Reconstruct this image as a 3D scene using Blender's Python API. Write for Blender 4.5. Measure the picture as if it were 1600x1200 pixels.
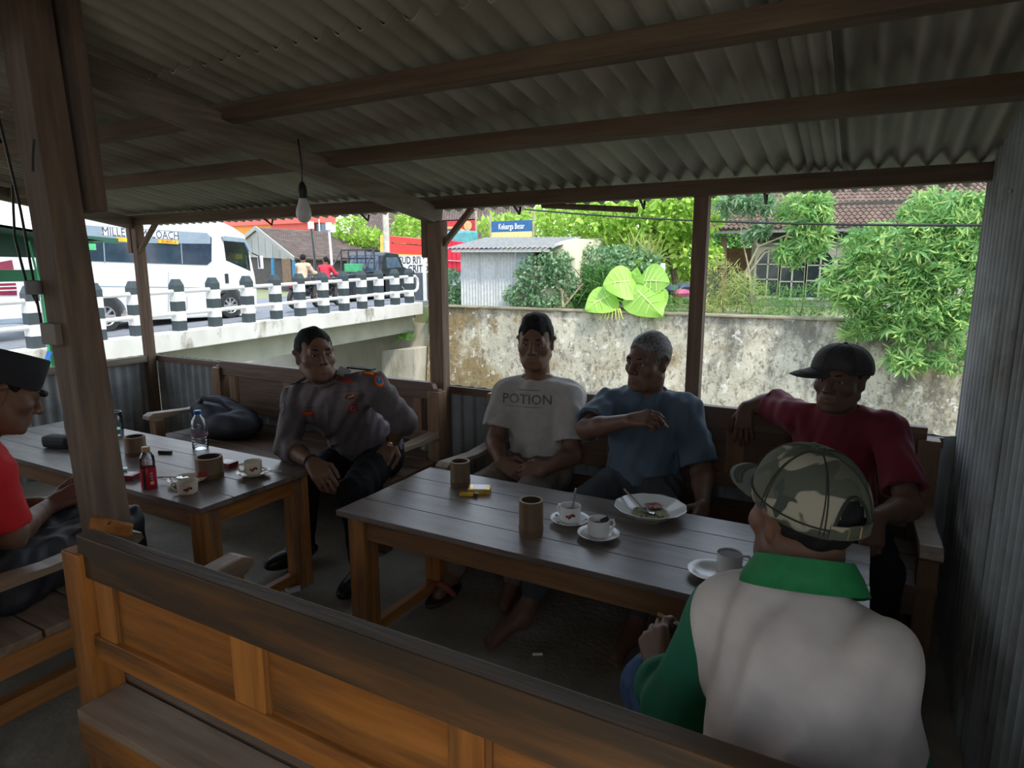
import bpy, bmesh, math, random
import numpy as np
from mathutils import Vector, Matrix, Euler
from mathutils.bvhtree import BVHTree

random.seed(7)
R = math.radians
scene = bpy.context.scene
for o in list(bpy.data.objects):
    bpy.data.objects.remove(o, do_unlink=True)
COL = scene.collection

# ------------------------------------------------------------------ camera
cam_data = bpy.data.cameras.new('camera')
cam_data.sensor_width = 36.0
cam_data.lens = 1010.0 / 1600.0 * 36.0
cam_data.clip_start = 0.05
cam_data.clip_end = 500
cam_obj = bpy.data.objects.new('camera', cam_data)
cam_obj.location = (0, 0, 1.4)
cam_obj.rotation_euler = (R(90 - 10.27), 0, R(28.8))
COL.objects.link(cam_obj)
scene.camera = cam_obj

# ------------------------------------------------------------------ world: bright hazy sky
world = bpy.data.worlds.new('hazy_sky')
scene.world = world
world.use_nodes = True
wn = world.node_tree
wn.nodes.clear()
wo = wn.nodes.new('ShaderNodeOutputWorld')
bg = wn.nodes.new('ShaderNodeBackground')
tc = wn.nodes.new('ShaderNodeTexCoord')
sp = wn.nodes.new('ShaderNodeSeparateXYZ')
rp = wn.nodes.new('ShaderNodeValToRGB')
rp.color_ramp.elements[0].position = 0.0
rp.color_ramp.elements[0].color = (0.93, 0.96, 1.0, 1)
rp.color_ramp.elements[1].position = 0.7
rp.color_ramp.elements[1].color = (0.62, 0.78, 1.0, 1)
wn.links.new(tc.outputs['Generated'], sp.inputs[0])
wn.links.new(sp.outputs['Z'], rp.inputs[0])
wn.links.new(rp.outputs[0], bg.inputs[0])
bg.inputs[1].default_value = 1.45
wn.links.new(bg.outputs[0], wo.inputs[0])

# ------------------------------------------------------------------ sun through haze
sun_data = bpy.data.lights.new('sun', 'SUN')
sun_data.energy = 2.6
sun_data.angle = R(6)
sun_data.color = (1.0, 0.93, 0.82)
sun_obj = bpy.data.objects.new('sun', sun_data)
sun_dir = Vector((0.62, -0.38, 0.95)).normalized()      # towards the sun
sun_obj.rotation_euler = sun_dir.to_track_quat('Z', 'Y').to_euler()
sun_obj.location = (10, -6, 20)
COL.objects.link(sun_obj)

# ------------------------------------------------------------------ colour management
vs = scene.view_settings
vs.view_transform = 'Standard'
vs.look = 'None'
vs.gamma = 1.0
vs.use_curve_mapping = False
vs.exposure = 0.72

# ================================================================== helpers
MATS = {}

def nodes_of(m):
    return m.node_tree.nodes, m.node_tree.links

def mat(name, c1, c2=None, rough=0.7, scale=6.0, stretch=(1, 1, 1), bump=0.0, metallic=0.0,
        spec=0.4, rand=0.12, detail=5.0, lo=0.35, hi=0.65, trans=0.0, alpha=None, emit=None, c3=None,
        scale3=1.3, lo3=0.5, hi3=0.7, sheen=0.0, bscale=None, backlit=0.0):
    """procedural surface: two noise-mixed colours, an optional third colour in patches, fine bump"""
    if name in MATS:
        return MATS[name]
    m = bpy.data.materials.new(name)
    m.use_nodes = True
    n, l = nodes_of(m)
    b = n['Principled BSDF']
    b.inputs['Roughness'].default_value = rough
    b.inputs['Metallic'].default_value = metallic
    b.inputs['Specular IOR Level'].default_value = spec
    if trans:
        b.inputs['Transmission Weight'].default_value = trans
        b.inputs['IOR'].default_value = 1.35
    if sheen:
        b.inputs['Sheen Weight'].default_value = sheen
    t = n.new('ShaderNodeTexCoord')
    mp = n.new('ShaderNodeMapping')
    mp.inputs['Scale'].default_value = stretch
    l.new(t.outputs['Object'], mp.inputs['Vector'])
    oi = n.new('ShaderNodeObjectInfo')
    add = n.new('ShaderNodeVectorMath'); add.operation = 'ADD'
    sc = n.new('ShaderNodeVectorMath'); sc.operation = 'SCALE'
    l.new(oi.outputs['Random'], sc.inputs['Scale'])
    sc.inputs[0].default_value = (7.3, 11.1, 5.7)
    l.new(mp.outputs[0], add.inputs[0]); l.new(sc.outputs[0], add.inputs[1])
    nz = n.new('ShaderNodeTexNoise')
    nz.inputs['Scale'].default_value = scale
    nz.inputs['Detail'].default_value = detail
    l.new(add.outputs[0], nz.inputs['Vector'])
    cr = n.new('ShaderNodeValToRGB')
    c2 = c2 or tuple(x * 0.75 for x in c1)
    cr.color_ramp.elements[0].position = lo
    cr.color_ramp.elements[1].position = hi
    cr.color_ramp.elements[0].color = (*c1, 1)
    cr.color_ramp.elements[1].color = (*c2, 1)
    l.new(nz.outputs[0], cr.inputs[0])
    col = cr.outputs[0]
    if c3:
        nz3 = n.new('ShaderNodeTexNoise')
        nz3.inputs['Scale'].default_value = scale3
        nz3.inputs['Detail'].default_value = 6
        nz3.inputs['Roughness'].default_value = 0.65
        l.new(add.outputs[0], nz3.inputs['Vector'])
        cr3 = n.new('ShaderNodeValToRGB')
        cr3.color_ramp.elements[0].position = lo3
        cr3.color_ramp.elements[1].position = hi3
        l.new(nz3.outputs[0], cr3.inputs[0])
        mx3 = n.new('ShaderNodeMix'); mx3.data_type = 'RGBA'
        l.new(cr3.outputs[0], mx3.inputs[0])
        l.new(col, mx3.inputs[6]); mx3.inputs[7].default_value = (*c3, 1)
        col = mx3.outputs[2]
    if rand:
        hs = n.new('ShaderNodeHueSaturation')
        mr = n.new('ShaderNodeMapRange')
        mr.inputs[3].default_value = 1 - rand; mr.inputs[4].default_value = 1 + rand
        l.new(oi.outputs['Random'], mr.inputs[0]); l.new(mr.outputs[0], hs.inputs['Value'])
        l.new(col, hs.inputs['Color']); col = hs.outputs[0]
    l.new(col, b.inputs['Base Color'])
    if bump:
        nb = nz
        if bscale:
            nb = n.new('ShaderNodeTexNoise'); nb.inputs['Scale'].default_value = bscale; nb.inputs['Detail'].default_value = 4
            l.new(add.outputs[0], nb.inputs['Vector'])
        bp = n.new('ShaderNodeBump'); bp.inputs['Strength'].default_value = bump
        bp.inputs['Distance'].default_value = 0.01
        l.new(nb.outputs[0], bp.inputs['Height']); l.new(bp.outputs[0], b.inputs['Normal'])
    if emit:
        b.inputs['Emission Color'].default_value = (*emit[0], 1)
        b.inputs['Emission Strength'].default_value = emit[1]
    if backlit:
        tr = n.new('ShaderNodeBsdfTranslucent'); l.new(col, tr.inputs[0])
        ms = n.new('ShaderNodeMixShader'); ms.inputs[0].default_value = backlit
        l.new(b.outputs[0], ms.inputs[1]); l.new(tr.outputs[0], ms.inputs[2])
        l.new(ms.outputs[0], n['Material Output'].inputs[0])
    MATS[name] = m
    return m

def wood(name, c1, c2, axis='x', rough=0.6, bump=0.25, c3=None, spec=0.35, rand=0.14, lo3=0.5, hi3=0.72, scale3=0.7, g=1.0):
    st = {'x': (1.2, 14 * g, 14 * g), 'y': (14 * g, 1.2, 14 * g), 'z': (14 * g, 14 * g, 1.2)}[axis]
    return mat(name, c1, c2, rough=rough, scale=3.2, stretch=st, bump=bump, detail=6, spec=spec, c3=c3,
               rand=rand, lo=0.3, hi=0.7, lo3=lo3, hi3=hi3, scale3=scale3)

def glass(name, color=(1, 1, 1), rough=0.05):
    if name in MATS: return MATS[name]
    m = bpy.data.materials.new(name); m.use_nodes = True
    n, l = nodes_of(m)
    n.clear()
    out = n.new('ShaderNodeOutputMaterial')
    g = n.new('ShaderNodeBsdfGlossy'); g.inputs['Roughness'].default_value = rough
    t = n.new('ShaderNodeBsdfTransparent'); t.inputs[0].default_value = (*color, 1)
    f = n.new('ShaderNodeFresnel'); f.inputs[0].default_value = 1.45
    mm = n.new('ShaderNodeMath'); mm.operation = 'MULTIPLY_ADD'; mm.inputs[1].default_value = 1.3; mm.inputs[2].default_value = 0.06
    nz = n.new('ShaderNodeTexNoise'); nz.inputs['Scale'].default_value = 9
    bp = n.new('ShaderNodeBump'); bp.inputs['Strength'].default_value = 0.15; bp.inputs['Distance'].default_value = 0.01
    l.new(nz.outputs[0], bp.inputs['Height']); l.new(bp.outputs[0], g.inputs['Normal'])
    l.new(f.outputs[0], mm.inputs[0])
    x = n.new('ShaderNodeMixShader')
    l.new(mm.outputs[0], x.inputs[0]); l.new(t.outputs[0], x.inputs[1]); l.new(g.outputs[0], x.inputs[2])
    l.new(x.outputs[0], out.inputs[0])
    MATS[name] = m
    return m

class MB:
    def __init__(s): s.v = []; s.f = []
    def add(s, vs_, fs):
        o = len(s.v); s.v += [tuple(p) for p in vs_]; s.f += [tuple(i + o for i in q) for q in fs]; return s
    def box(s, c, d, rot=None):
        hx, hy, hz = d[0] / 2, d[1] / 2, d[2] / 2
        vs_ = [Vector((x, y, z)) for x in (-hx, hx) for y in (-hy, hy) for z in (-hz, hz)]
        if rot is not None: vs_ = [rot @ p for p in vs_]
        c = Vector(c)
        return s.add([p + c for p in vs_], [(0, 1, 3, 2), (4, 6, 7, 5), (0, 4, 5, 1), (2, 3, 7, 6), (0, 2, 6, 4), (1, 5, 7, 3)])
    def bb(s, x0, x1, y0, y1, z0, z1):
        return s.box(((x0 + x1) / 2, (y0 + y1) / 2, (z0 + z1) / 2), (abs(x1 - x0), abs(y1 - y0), abs(z1 - z0)))
    def beam(s, a, b, w, h, up=(0, 0, 1)):
        a, b = Vector(a), Vector(b); d = (b - a); L = d.length; d.normalize()
        x = d.cross(Vector(up))
        if x.length < 1e-4: x = d.cross(Vector((0, 1, 0)))
        x.normalize(); z = x.cross(d)
        m = Matrix((x, d, z)).transposed()
        return s.box((a + b) / 2, (w, L, h), m)
    def tube(s, pts, r, n=8, cap=True):
        pts = [Vector(p) for p in pts]
        rr = r if isinstance(r, (list, tuple)) else [r] * len(pts)
        vs_ = []; fs = []; prev = None
        for i, p in enumerate(pts):
            d = (pts[min(i + 1, len(pts) - 1)] - pts[max(i - 1, 0)])
            if d.length < 1e-9: d = Vector((0, 0, 1))
            d.normalize()
            if prev is None:
                x = d.orthogonal().normalized()
            else:
                x = prev - d * prev.dot(d)
                x = x.normalized() if x.length > 1e-6 else d.orthogonal().normalized()
            prev = x; y = d.cross(x)
            for k in range(n):
                a = 2 * math.pi * k / n
                vs_.append(p + (x * math.cos(a) + y * math.sin(a)) * rr[i])
        for i in range(len(pts) - 1):
            for k in range(n):
                k2 = (k + 1) % n
                fs.append((i * n + k, i * n + k2, (i + 1) * n + k2, (i + 1) * n + k))
        if cap:
            fs.append(tuple(range(n - 1, -1, -1)))
            fs.append(tuple((len(pts) - 1) * n + k for k in range(n)))
        return s.add(vs_, fs)
    def lathe(s, prof, c=(0, 0, 0), n=24, rot=None, sx=1, sy=1, wob=0.0, wn_=0):
        vs_ = []; fs = []
        for i, (r, z) in enumerate(prof):
            for k in range(n):
                a = 2 * math.pi * k / n
                q = r * (1 + (wob * math.cos(wn_ * a) if wn_ else 0))
                vs_.append(Vector((q * math.cos(a) * sx, q * math.sin(a) * sy, z)))
        for i in range(len(prof) - 1):
            for k in range(n):
                k2 = (k + 1) % n
                fs.append((i * n + k, i * n + k2, (i + 1) * n + k2, (i + 1) * n + k))
        if prof[0][0] > 1e-6: fs.append(tuple(range(n - 1, -1, -1)))
        if prof[-1][0] > 1e-6: fs.append(tuple((len(prof) - 1) * n + k for k in range(n)))
        if rot is not None: vs_ = [rot @ p for p in vs_]
        c = Vector(c)
        return s.add([p + c for p in vs_], fs)
    def prism(s, poly, o, u, v, w):
        """poly (a,b) in the plane spanned by u,v at o, extruded by vector w"""
        o, u, v, w = Vector(o), Vector(u), Vector(v), Vector(w); n = len(poly)
        A = [o + u * a + v * b for a, b in poly]
        return s.add(A + [p + w for p in A], [tuple(range(n - 1, -1, -1)), tuple(range(n, 2 * n))] +
                     [(i, (i + 1) % n, n + (i + 1) % n, n + i) for i in range(n)])
    def mesh(s, name, bevel=0.0, smooth=False, segs=2):
        me = bpy.data.meshes.new(name)
        me.from_pydata(s.v, [], s.f)
        bm = bmesh.new(); bm.from_mesh(me)
        bmesh.ops.remove_doubles(bm, verts=bm.verts, dist=1e-6)
        bmesh.ops.recalc_face_normals(bm, faces=bm.faces)
        if bevel:
            bmesh.ops.bevel(bm, geom=list(bm.edges), offset=bevel, segments=segs, affect='EDGES', profile=0.6)
        bm.to_mesh(me); bm.free()
        if smooth: set_smooth(me)
        return me
    def build(s, name, m, parent=None, bevel=0.0, smooth=False, label=None):
        return link(name, s.mesh(name, bevel, smooth), m, parent, label)

def set_smooth(me, angle=40):
    me.polygons.foreach_set('use_smooth', [True] * len(me.polygons))
    try:
        me.set_sharp_from_angle(angle=R(angle))
    except Exception:
        pass

def link(name, me, m, parent=None, label=None):
    o = bpy.data.objects.new(name, me)
    COL.objects.link(o)
    if m is not None:
        if len(me.materials) == 0: me.materials.append(m)
        else: me.materials[0] = m
    if parent is not None:
        o.parent = parent
        p = parent; t = Vector((0, 0, 0))
        mw = Matrix.Identity(4)
        chain = []
        while p is not None:
            chain.append(p); p = p.parent
        # every parent here is unrotated while it is being built; keep world coordinates
        tot = Matrix.Identity(4)
        for q in reversed(chain):
            tot = tot @ q.matrix_parent_inverse @ q.matrix_basis
        o.matrix_parent_inverse = tot.inverted()
    if label: o['label'] = label
    return o

def tag(o, label, cat, group=None, kind=None):
    o['label'] = label; o['category'] = cat
    if group: o['group'] = group
    if kind: o['kind'] = kind
    return o

def thing(name, label, cat, loc=(0, 0, 0), group=None):
    o = bpy.data.objects.new(name, None)
    o.empty_display_size = 0.1
    o.location = loc
    COL.objects.link(o)
    return tag(o, label, cat, group)

def struct(name, loc=(0, 0, 0)):
    o = bpy.data.objects.new(name, None); o.location = loc; o.empty_display_size = 0.1
    COL.objects.link(o); o['kind'] = 'structure'
    return o

def dup(root, loc, rotz=None, label=None, group=None):
    r = root.copy(); COL.objects.link(r); r.location = loc
    if rotz is not None: r.rotation_euler = (0, 0, rotz)
    if label: r['label'] = label
    if group: r['group'] = group
    for ch in list(root.children):
        c = ch.copy(); COL.objects.link(c); c.parent = r; c.matrix_parent_inverse = ch.matrix_parent_inverse.copy()
        for g in list(ch.children):
            d = g.copy(); COL.objects.link(d); d.parent = c; d.matrix_parent_inverse = g.matrix_parent_inverse.copy()
    return r

def text_mesh(txt, size, extrude=0.001, align='CENTER', shear=0.0, bold=0.0):
    cu = bpy.data.curves.new('lettering', 'FONT')
    cu.body = txt; cu.size = size; cu.extrude = extrude; cu.align_x = align; cu.align_y = 'CENTER'; cu.shear = shear
    cu.offset = bold; cu.resolution_u = 2
    ob = bpy.data.objects.new('lettering', cu)
    COL.objects.link(ob)
    dg = bpy.context.evaluated_depsgraph_get()
    me = bpy.data.meshes.new_from_object(ob.evaluated_get(dg))
    bpy.data.objects.remove(ob, do_unlink=True)
    return me

def text_at(name, txt, size, o, u, v, m, parent, extrude=0.002, sx=1.0, bold=0.0, shear=0.0):
    """flat lettering with its baseline along u and its height along v, centred at o"""
    me = text_mesh(txt, size, extrude, bold=bold, shear=shear)
    u, v = Vector(u).normalized(), Vector(v).normalized(); w = u.cross(v); o = Vector(o)
    for p in me.vertices:
        p.co = o + u * p.co.x * sx + v * p.co.y + w * p.co.z
    return link(name, me, m, parent)

def corr_mesh(name, width, length, pitch=0.08, amp=0.014, th=0.005, spw=8, nl=2):
    """corrugated sheet: waves along local x, length along local y, centred in x, y from 0"""
    n = max(4, int(round(width / pitch * spw)))
    b = MB(); vs_ = []; fs = []
    for s_ in (0, 1):
        for j in range(nl + 1):
            for i in range(n + 1):
                x = -width / 2 + width * i / n
                vs_.append((x, length * j / nl, amp * math.cos(2 * math.pi * x / pitch) + (th if s_ else 0)))
    N = (n + 1) * (nl + 1)
    for j in range(nl):
        for i in range(n):
            a = j * (n + 1) + i
            fs.append((a, a + n + 1, a + n + 2, a + 1))
            fs.append((N + a, N + a + 1, N + a + n + 2, N + a + n + 1))
    for i in range(n):
        fs.append((i, i + 1, N + i + 1, N + i))
        a = nl * (n + 1) + i
        fs.append((a, N + a, N + a + 1, a + 1))
    for j in range(nl):
        a = j * (n + 1); fs.append((a, N + a, N + a + n + 1, a + n + 1))
        a = j * (n + 1) + n; fs.append((a, a + n + 1, N + a + n + 1, N + a))
    me = bpy.data.meshes.new(name); me.from_pydata(vs_, [], fs)
    set_smooth(me, 60)
    return me

# ================================================================== materials
M_floor = mat('packed_cement_floor', (0.25, 0.215, 0.165), (0.34, 0.295, 0.23), rough=0.9, scale=5, bump=0.5, c3=(0.17, 0.145, 0.11), bscale=40, rand=0)
M_sheet = mat('grey_fibre_cement', (0.47, 0.44, 0.37), (0.36, 0.335, 0.275), rough=0.88, scale=3, stretch=(2.5, 0.6, 1), bump=0.15, c3=(0.20, 0.19, 0.14), scale3=1.6, lo3=0.5, hi3=0.78, rand=0.08, bscale=30)
M_wallsheet = mat('weathered_grey_sheet', (0.34, 0.36, 0.36), (0.24, 0.25, 0.25), rough=0.75, scale=3, stretch=(2, 2, 0.5), bump=0.1, c3=(0.16, 0.15, 0.13), rand=0.08)
M_darksheet = mat('dark_weathered_sheet', (0.16, 0.16, 0.16), (0.11, 0.10, 0.095), rough=0.65, scale=3, stretch=(2, 2, 0.4), bump=0.1, c3=(0.2, 0.16, 0.12), rand=0.08)
W_beam_x = wood('roof_timber_along', (0.19, 0.13, 0.08), (0.11, 0.075, 0.048), 'x', rough=0.8)
W_beam_y = wood('rafter_timber', (0.26, 0.22, 0.17), (0.15, 0.12, 0.09), 'y', rough=0.8)
W_post = wood('post_timber', (0.24, 0.155, 0.10), (0.13, 0.085, 0.06), 'z', rough=0.75)
W_bigpost = wood('big_post_timber', (0.19, 0.13, 0.09), (0.11, 0.078, 0.058), 'z', rough=0.8, c3=(0.085, 0.075, 0.07))
W_ben_x = wood('orange_teak_along', (0.46, 0.175, 0.034), (0.30, 0.105, 0.020), 'x', rough=0.5, c3=(0.10, 0.05, 0.022), lo3=0.43, hi3=0.66, scale3=1.0)
W_ben_z = wood('orange_teak_upright', (0.48, 0.185, 0.038), (0.32, 0.115, 0.022), 'z', rough=0.5, c3=(0.11, 0.055, 0.024), lo3=0.46, hi3=0.70, scale3=1.0)
W_ben_y = wood('orange_teak_across', (0.38, 0.165, 0.05), (0.24, 0.10, 0.03), 'y', rough=0.5, c3=(0.16, 0.10, 0.06), scale3=0.6)
W_grime = wood('grimy_dark_top_rail', (0.050, 0.038, 0.026), (0.10, 0.055, 0.025), 'x', rough=0.55, c3=(0.30, 0.13, 0.04), lo3=0.48, hi3=0.75, scale3=0.6)
W_seat = wood('worn_seat_planks', (0.30, 0.215, 0.15), (0.20, 0.13, 0.085), 'x', rough=0.55, c3=(0.14, 0.095, 0.07))
W_dark_x = wood('dark_bench_along', (0.16, 0.095, 0.06), (0.10, 0.06, 0.04), 'x', rough=0.5)
W_dark_z = wood('dark_bench_upright', (0.26, 0.145, 0.075), (0.16, 0.09, 0.05), 'z', rough=0.5)
W_arm = wood('worn_grey_armrest', (0.34, 0.25, 0.17), (0.22, 0.15, 0.10), 'y', rough=0.35, spec=0.6)
W_table = mat('weathered_table_top', (0.17, 0.135, 0.115), (0.09, 0.07, 0.06), rough=0.36, spec=0.7, scale=2.6, stretch=(1.6, 7, 7), bump=0.10, detail=8, c3=(0.24, 0.205, 0.18), lo3=0.45, hi3=0.7, scale3=1.8, rand=0.08)
W_apron_x = wood('table_apron_along', (0.27, 0.14, 0.06), (0.16, 0.085, 0.04), 'x', rough=0.6)  # long aprons kept darker brown, their shade is in the colour
W_apron_y = wood('table_apron_across', (0.46, 0.19, 0.05), (0.30, 0.12, 0.03), 'y', rough=0.55)  # brighter orange than the long aprons: side light put into the colour
W_tleg = wood('table_leg_wood', (0.42, 0.18, 0.05), (0.27, 0.11, 0.03), 'z', rough=0.55, c3=(0.13, 0.08, 0.05), scale3=0.8, lo3=0.5, hi3=0.65)

# ================================================================== the setting: ground and floor
b = MB(); b.bb(-5.0, 0.8, -1.9, 3.05, -0.12, 0.0)
b.build('floor', M_floor)['kind'] = 'structure'
M_earth = mat('dusty_earth', (0.30, 0.25, 0.18), (0.22, 0.19, 0.13), rough=0.95, scale=2, bump=0.4, rand=0)
b = MB(); b.bb(-11.6, 30, -40, 3.05, -4.2, -0.125)
b.build('ground', M_earth)['kind'] = 'structure'
M_road = mat('grey_asphalt', (0.16, 0.17, 0.19), (0.20, 0.21, 0.23), rough=0.85, scale=8, bump=0.3, rand=0)

def roof_z(y): return 1.772 + 0.168 * (2.92 - y)

# ================================================================== timber frame
def post(x, y, z0, z1, w=0.065, d=0.065, m=W_post, label=None, lean=(0, 0)):
    b_ = MB(); b_.beam((x, y, z0), (x + lean[0], y + lean[1], z1), w, d, up=(0, 1, 0))
    return b_.build('timber_post', m, None, bevel=0.003)

tag(post(-4.72, 2.92, 0, 1.70, 0.055, 0.065), 'slim timber corner post in front of the white minibus', 'post', 'shelter posts')
tag(post(-2.07, 2.93, 0, 1.64, 0.09, 0.065), 'timber post with a diagonal brace between the bridge and the shed', 'post', 'shelter posts')
tag(post(-0.675, 2.95, 0, 1.705, 0.062, 0.06), 'dark timber post behind the man in the blue shirt', 'post', 'shelter posts')
tag(post(0.405, 2.96, -0.0, 1.72, 0.05, 0.05), 'timber post at the corner with the tall corrugated wall', 'post', 'shelter posts')

# big near post, slightly leaning, with a batten, a nailed offcut and a brace board
bp_ = thing('timber_post', 'thick leaning dark timber post in the left foreground', 'post', (-1.87, 0.99, 0), 'shelter posts')
b = MB(); b.beam((-1.835, 0.985, 0), (-1.985, 0.985, 2.13), 0.105, 0.085, up=(0, 1, 0)); b.build('shaft', W_bigpost, bp_, bevel=0.004)
b = MB(); b.beam((-1.905, 1.06, 1.55), (-1.93, 1.06, 2.10), 0.09, 0.03, up=(0, 1, 0)); b.build('side_board', W_bigpost, bp_, bevel=0.003)
b = MB(); b.beam((-1.850, 0.930, 0.700), (-1.760, 0.985, 0.672), 0.020, 0.034); b.build('nailed_offcut', W_apron_y, bp_, bevel=0.003)
b = MB(); b.tube([(-1.80, 0.955, 0.70), (-1.795, 0.945, 0.70)], 0.004, 6); b.build('nail', mat('rusty_nail', (0.08, 0.05, 0.03), rough=0.6), bp_)
b = MB(); b.box((-1.945, 0.935, 1.22), (0.075, 0.018, 0.058)); b.build('switch_box', mat('tan_card', (0.24, 0.20, 0.16), (0.18, 0.15, 0.12)), bp_, bevel=0.003)
M_cable = mat('black_cable', (0.02, 0.02, 0.02), rough=0.5)
for k, pts in enumerate([[(-2.03, 0.92, 2.1), (-2.045, 0.91, 1.9), (-2.03, 0.92, 1.75), (-2.0, 0.925, 1.55), (-1.985, 0.925, 1.4), (-1.97, 0.925, 1.25)],
                         [(-2.06, 0.91, 2.1), (-2.09, 0.90, 1.92), (-2.055, 0.90, 1.78), (-2.03, 0.91, 1.72)],
                         [(-1.90, 0.93, 1.72), (-1.905, 0.925, 1.68), (-1.905, 0.92, 1.64)],
                         [(-2.08, 0.95, 1.62), (-2.06, 0.93, 1.48), (-2.02, 0.925, 1.36), (-1.975, 0.925, 1.30)]]):
    b = MB(); b.tube(pts, 0.0035 if k != 1 else 0.007, 6); b.build('cable', M_cable, bp_)
b = MB(); b.lathe([(0.0, -0.02), (0.02, -0.018), (0.02, 0.018), (0, 0.02)], (-1.985, 0.925, 1.345), 10); b.build('socket', mat('grey_plastic', (0.22, 0.22, 0.22)), bp_, smooth=True)

# eave beam, purlins, rafter, braces
b = MB(); b.bb(-4.95, 0.36, 2.885, 2.945, 1.70, 1.764); tag(b.build('eave_beam', W_beam_x, None, bevel=0.004), 'long timber eave beam on the posts along the canal side', 'beam')
def purlin(y, lab):
    z = roof_z(y) - 0.052
    b_ = MB(); b_.box((-2.25, y, z), (5.4, 0.05, 0.058), Matrix.Rotation(-0.165, 3, 'X'))
    tag(b_.build('purlin', W_beam_x, None, bevel=0.004), lab, 'beam', 'roof purlins')
purlin(2.15, 'dark roof purlin nearest the eave beam, above the light bulb')
purlin(1.64, 'brown roof purlin beside the wavy sheet lap overhead')
purlin(0.66, 'roof purlin above the thick leaning post')
purlin(0.30, 'roof purlin closest to the open front')

b = MB(); b.beam((-2.08, 2.955, 1.665), (-2.08, 0.75, 1.665 + 2.205 * 0.168), 0.06, 0.088); tag(b.build('rafter', W_beam_y, None, bevel=0.004), 'sloping timber rafter running up from the braced post', 'beam')
b = MB(); b.beam((-4.74, 2.96, 1.70), (-4.74, 0.75, 1.70 + 2.205 * 0.168), 0.05, 0.08); tag(b.build('rafter', W_beam_y, None, bevel=0.004), 'sloping timber rafter over the low left side wall', 'beam')
b = MB(); b.beam((0.41, 2.96, 1.70), (0.41, -0.1, 1.70 + 3.06 * 0.168), 0.05, 0.07); tag(b.build('rafter', W_beam_y, None, bevel=0.004), 'sloping timber rafter along the tall corrugated wall', 'beam')
b = MB(); b.beam((-1.85, 2.935, 1.70), (-2.05, 2.935, 1.50), 0.026, 0.03, up=(0, 1, 0)); tag(b.build('diagonal_brace', W_post, None, bevel=0.002), 'diagonal brace on the post beside the red truck', 'brace')
b = MB(); b.beam((-4.46, 2.93, 1.75), (-4.74, 2.90, 1.46), 0.026, 0.03, up=(0, 1, 0)); tag(b.build('diagonal_brace', W_post, None, bevel=0.002), 'diagonal brace crossing the corner post in front of the minibus', 'brace')
b = MB(); b.bb(-2.155, -2.12, 2.9, 2.95, 1.45, 1.66); tag(b.build('board_offcut', W_post, None, bevel=0.002), 'short dark board fixed to the left of the braced post', 'board')
b = MB(); b.bb(-4.80, -4.755, 2.885, 2.93, 1.50, 1.70); tag(b.build('board_offcut', W_post, None, bevel=0.002), 'short dark board fixed beside the corner post', 'board')
b = MB(); b.tube([(-1.4642,2.9800,1.7002), (-0.9405,2.8600,1.6486)], 0.0135, 8); tag(b.build('wooden_rod', W_post, None, smooth=True), 'dark round stick tucked under the eave beam', 'stick')

# ================================================================== roof of fibre-cement sheets
roof = struct('ceiling', (-2.2, 1.5, 1.9))
SH = corr_mesh("roof_sheet", 1.04, 1.83, 0.08, 0.0185, 0.006)
ang = math.atan(0.168)
for row, (ytop, lift) in enumerate(((1.46, 0.0), (-0.24, 0.009), (-1.94, 0.018))):  # last row is out of view, added to darken the interior
    for k in range(-5, 1):
        xc = -0.177 + 0.48 + k * 0.96
        if k == 0: xc -= 0.04
        o = link('roof_sheet', SH, M_sheet, roof)
        o.matrix_parent_inverse = roof.matrix_basis.inverted()
        zc = roof_z(ytop) + 0.0195 + lift + (0.0035 if k % 2 else 0)
        o.location = (xc, ytop + 0.015 * random.uniform(-1, 1), zc)
        o.rotation_euler = (-ang, 0, 0)
for x in (-0.95, -0.42, -1.6, -2.6, -3.4):
    b = MB(); b.tube([(x, 2.93, 1.70), (x, 2.99, 1.665), (x, 3.0, 1.70)], 0.006, 6); b.build('hook_bolt', M_cable, roof)

# ================================================================== walls of corrugated sheet
wl = struct('wall_back', (-2.2, 2.97, 0))
SW = corr_mesh('wall_sheet', 0.90, 0.745, 0.08, 0.012, 0.004)
for k in range(6):
    o = link('wall_sheet', SW, M_darksheet, wl)
    o.matrix_parent_inverse = wl.matrix_basis.inverted()
    o.location = (-4.30 + k * 0.84, 2.985 + 0.006 * (k % 2), 0.0)
    o.rotation_euler = (R(90), 0, 0)
b = MB(); b.bb(-4.7, 0.3, 2.955, 2.97, 0.70, 0.742); b.build('top_rail', W_dark_x, wl, bevel=0.002)
wl2 = struct('wall_left', (-4.76, 2, 0))
for k in range(4):
    o = link('wall_sheet', SW, M_wallsheet, wl2)
    o.matrix_parent_inverse = wl2.matrix_basis.inverted()
    o.location = (-4.77 + 0.006 * (k % 2), 2.52 - k * 0.84, 0.0)
    o.rotation_euler = (R(90), 0, R(90))
b = MB(); b.bb(-4.755, -4.70, -0.6, 2.89, 0.70, 0.745); b.build('top_rail', W_beam_y, wl2, bevel=0.003)
wr = struct('wall_right', (0.36, 2, 0))
for k in range(3):
    SR = corr_mesh('tall_wall_sheet', 0.90, 2.3, 0.076, 0.012, 0.004)
    yc = 2.56 - k * 0.836
    for v in SR.vertices:
        if v.co.y > 0: v.co.y *= (roof_z(yc - v.co.x) + 0.004) / 2.3
    o = link('wall_sheet', SR, M_wallsheet, wr)
    o.matrix_parent_inverse = wr.matrix_basis.inverted()
    o.location = (0.355 + 0.005 * (k % 2), yc, 0.0)
    o.rotation_euler = (R(90), 0, R(-90))
b = MB(); b.tube([(0.335, 2.45, 1.62), (0.343, 2.45, 1.62)], 0.005, 8); b.build('nail_head', mat('bright_zinc', (0.6, 0.6, 0.6), rough=0.3, metallic=1), wr)

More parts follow.
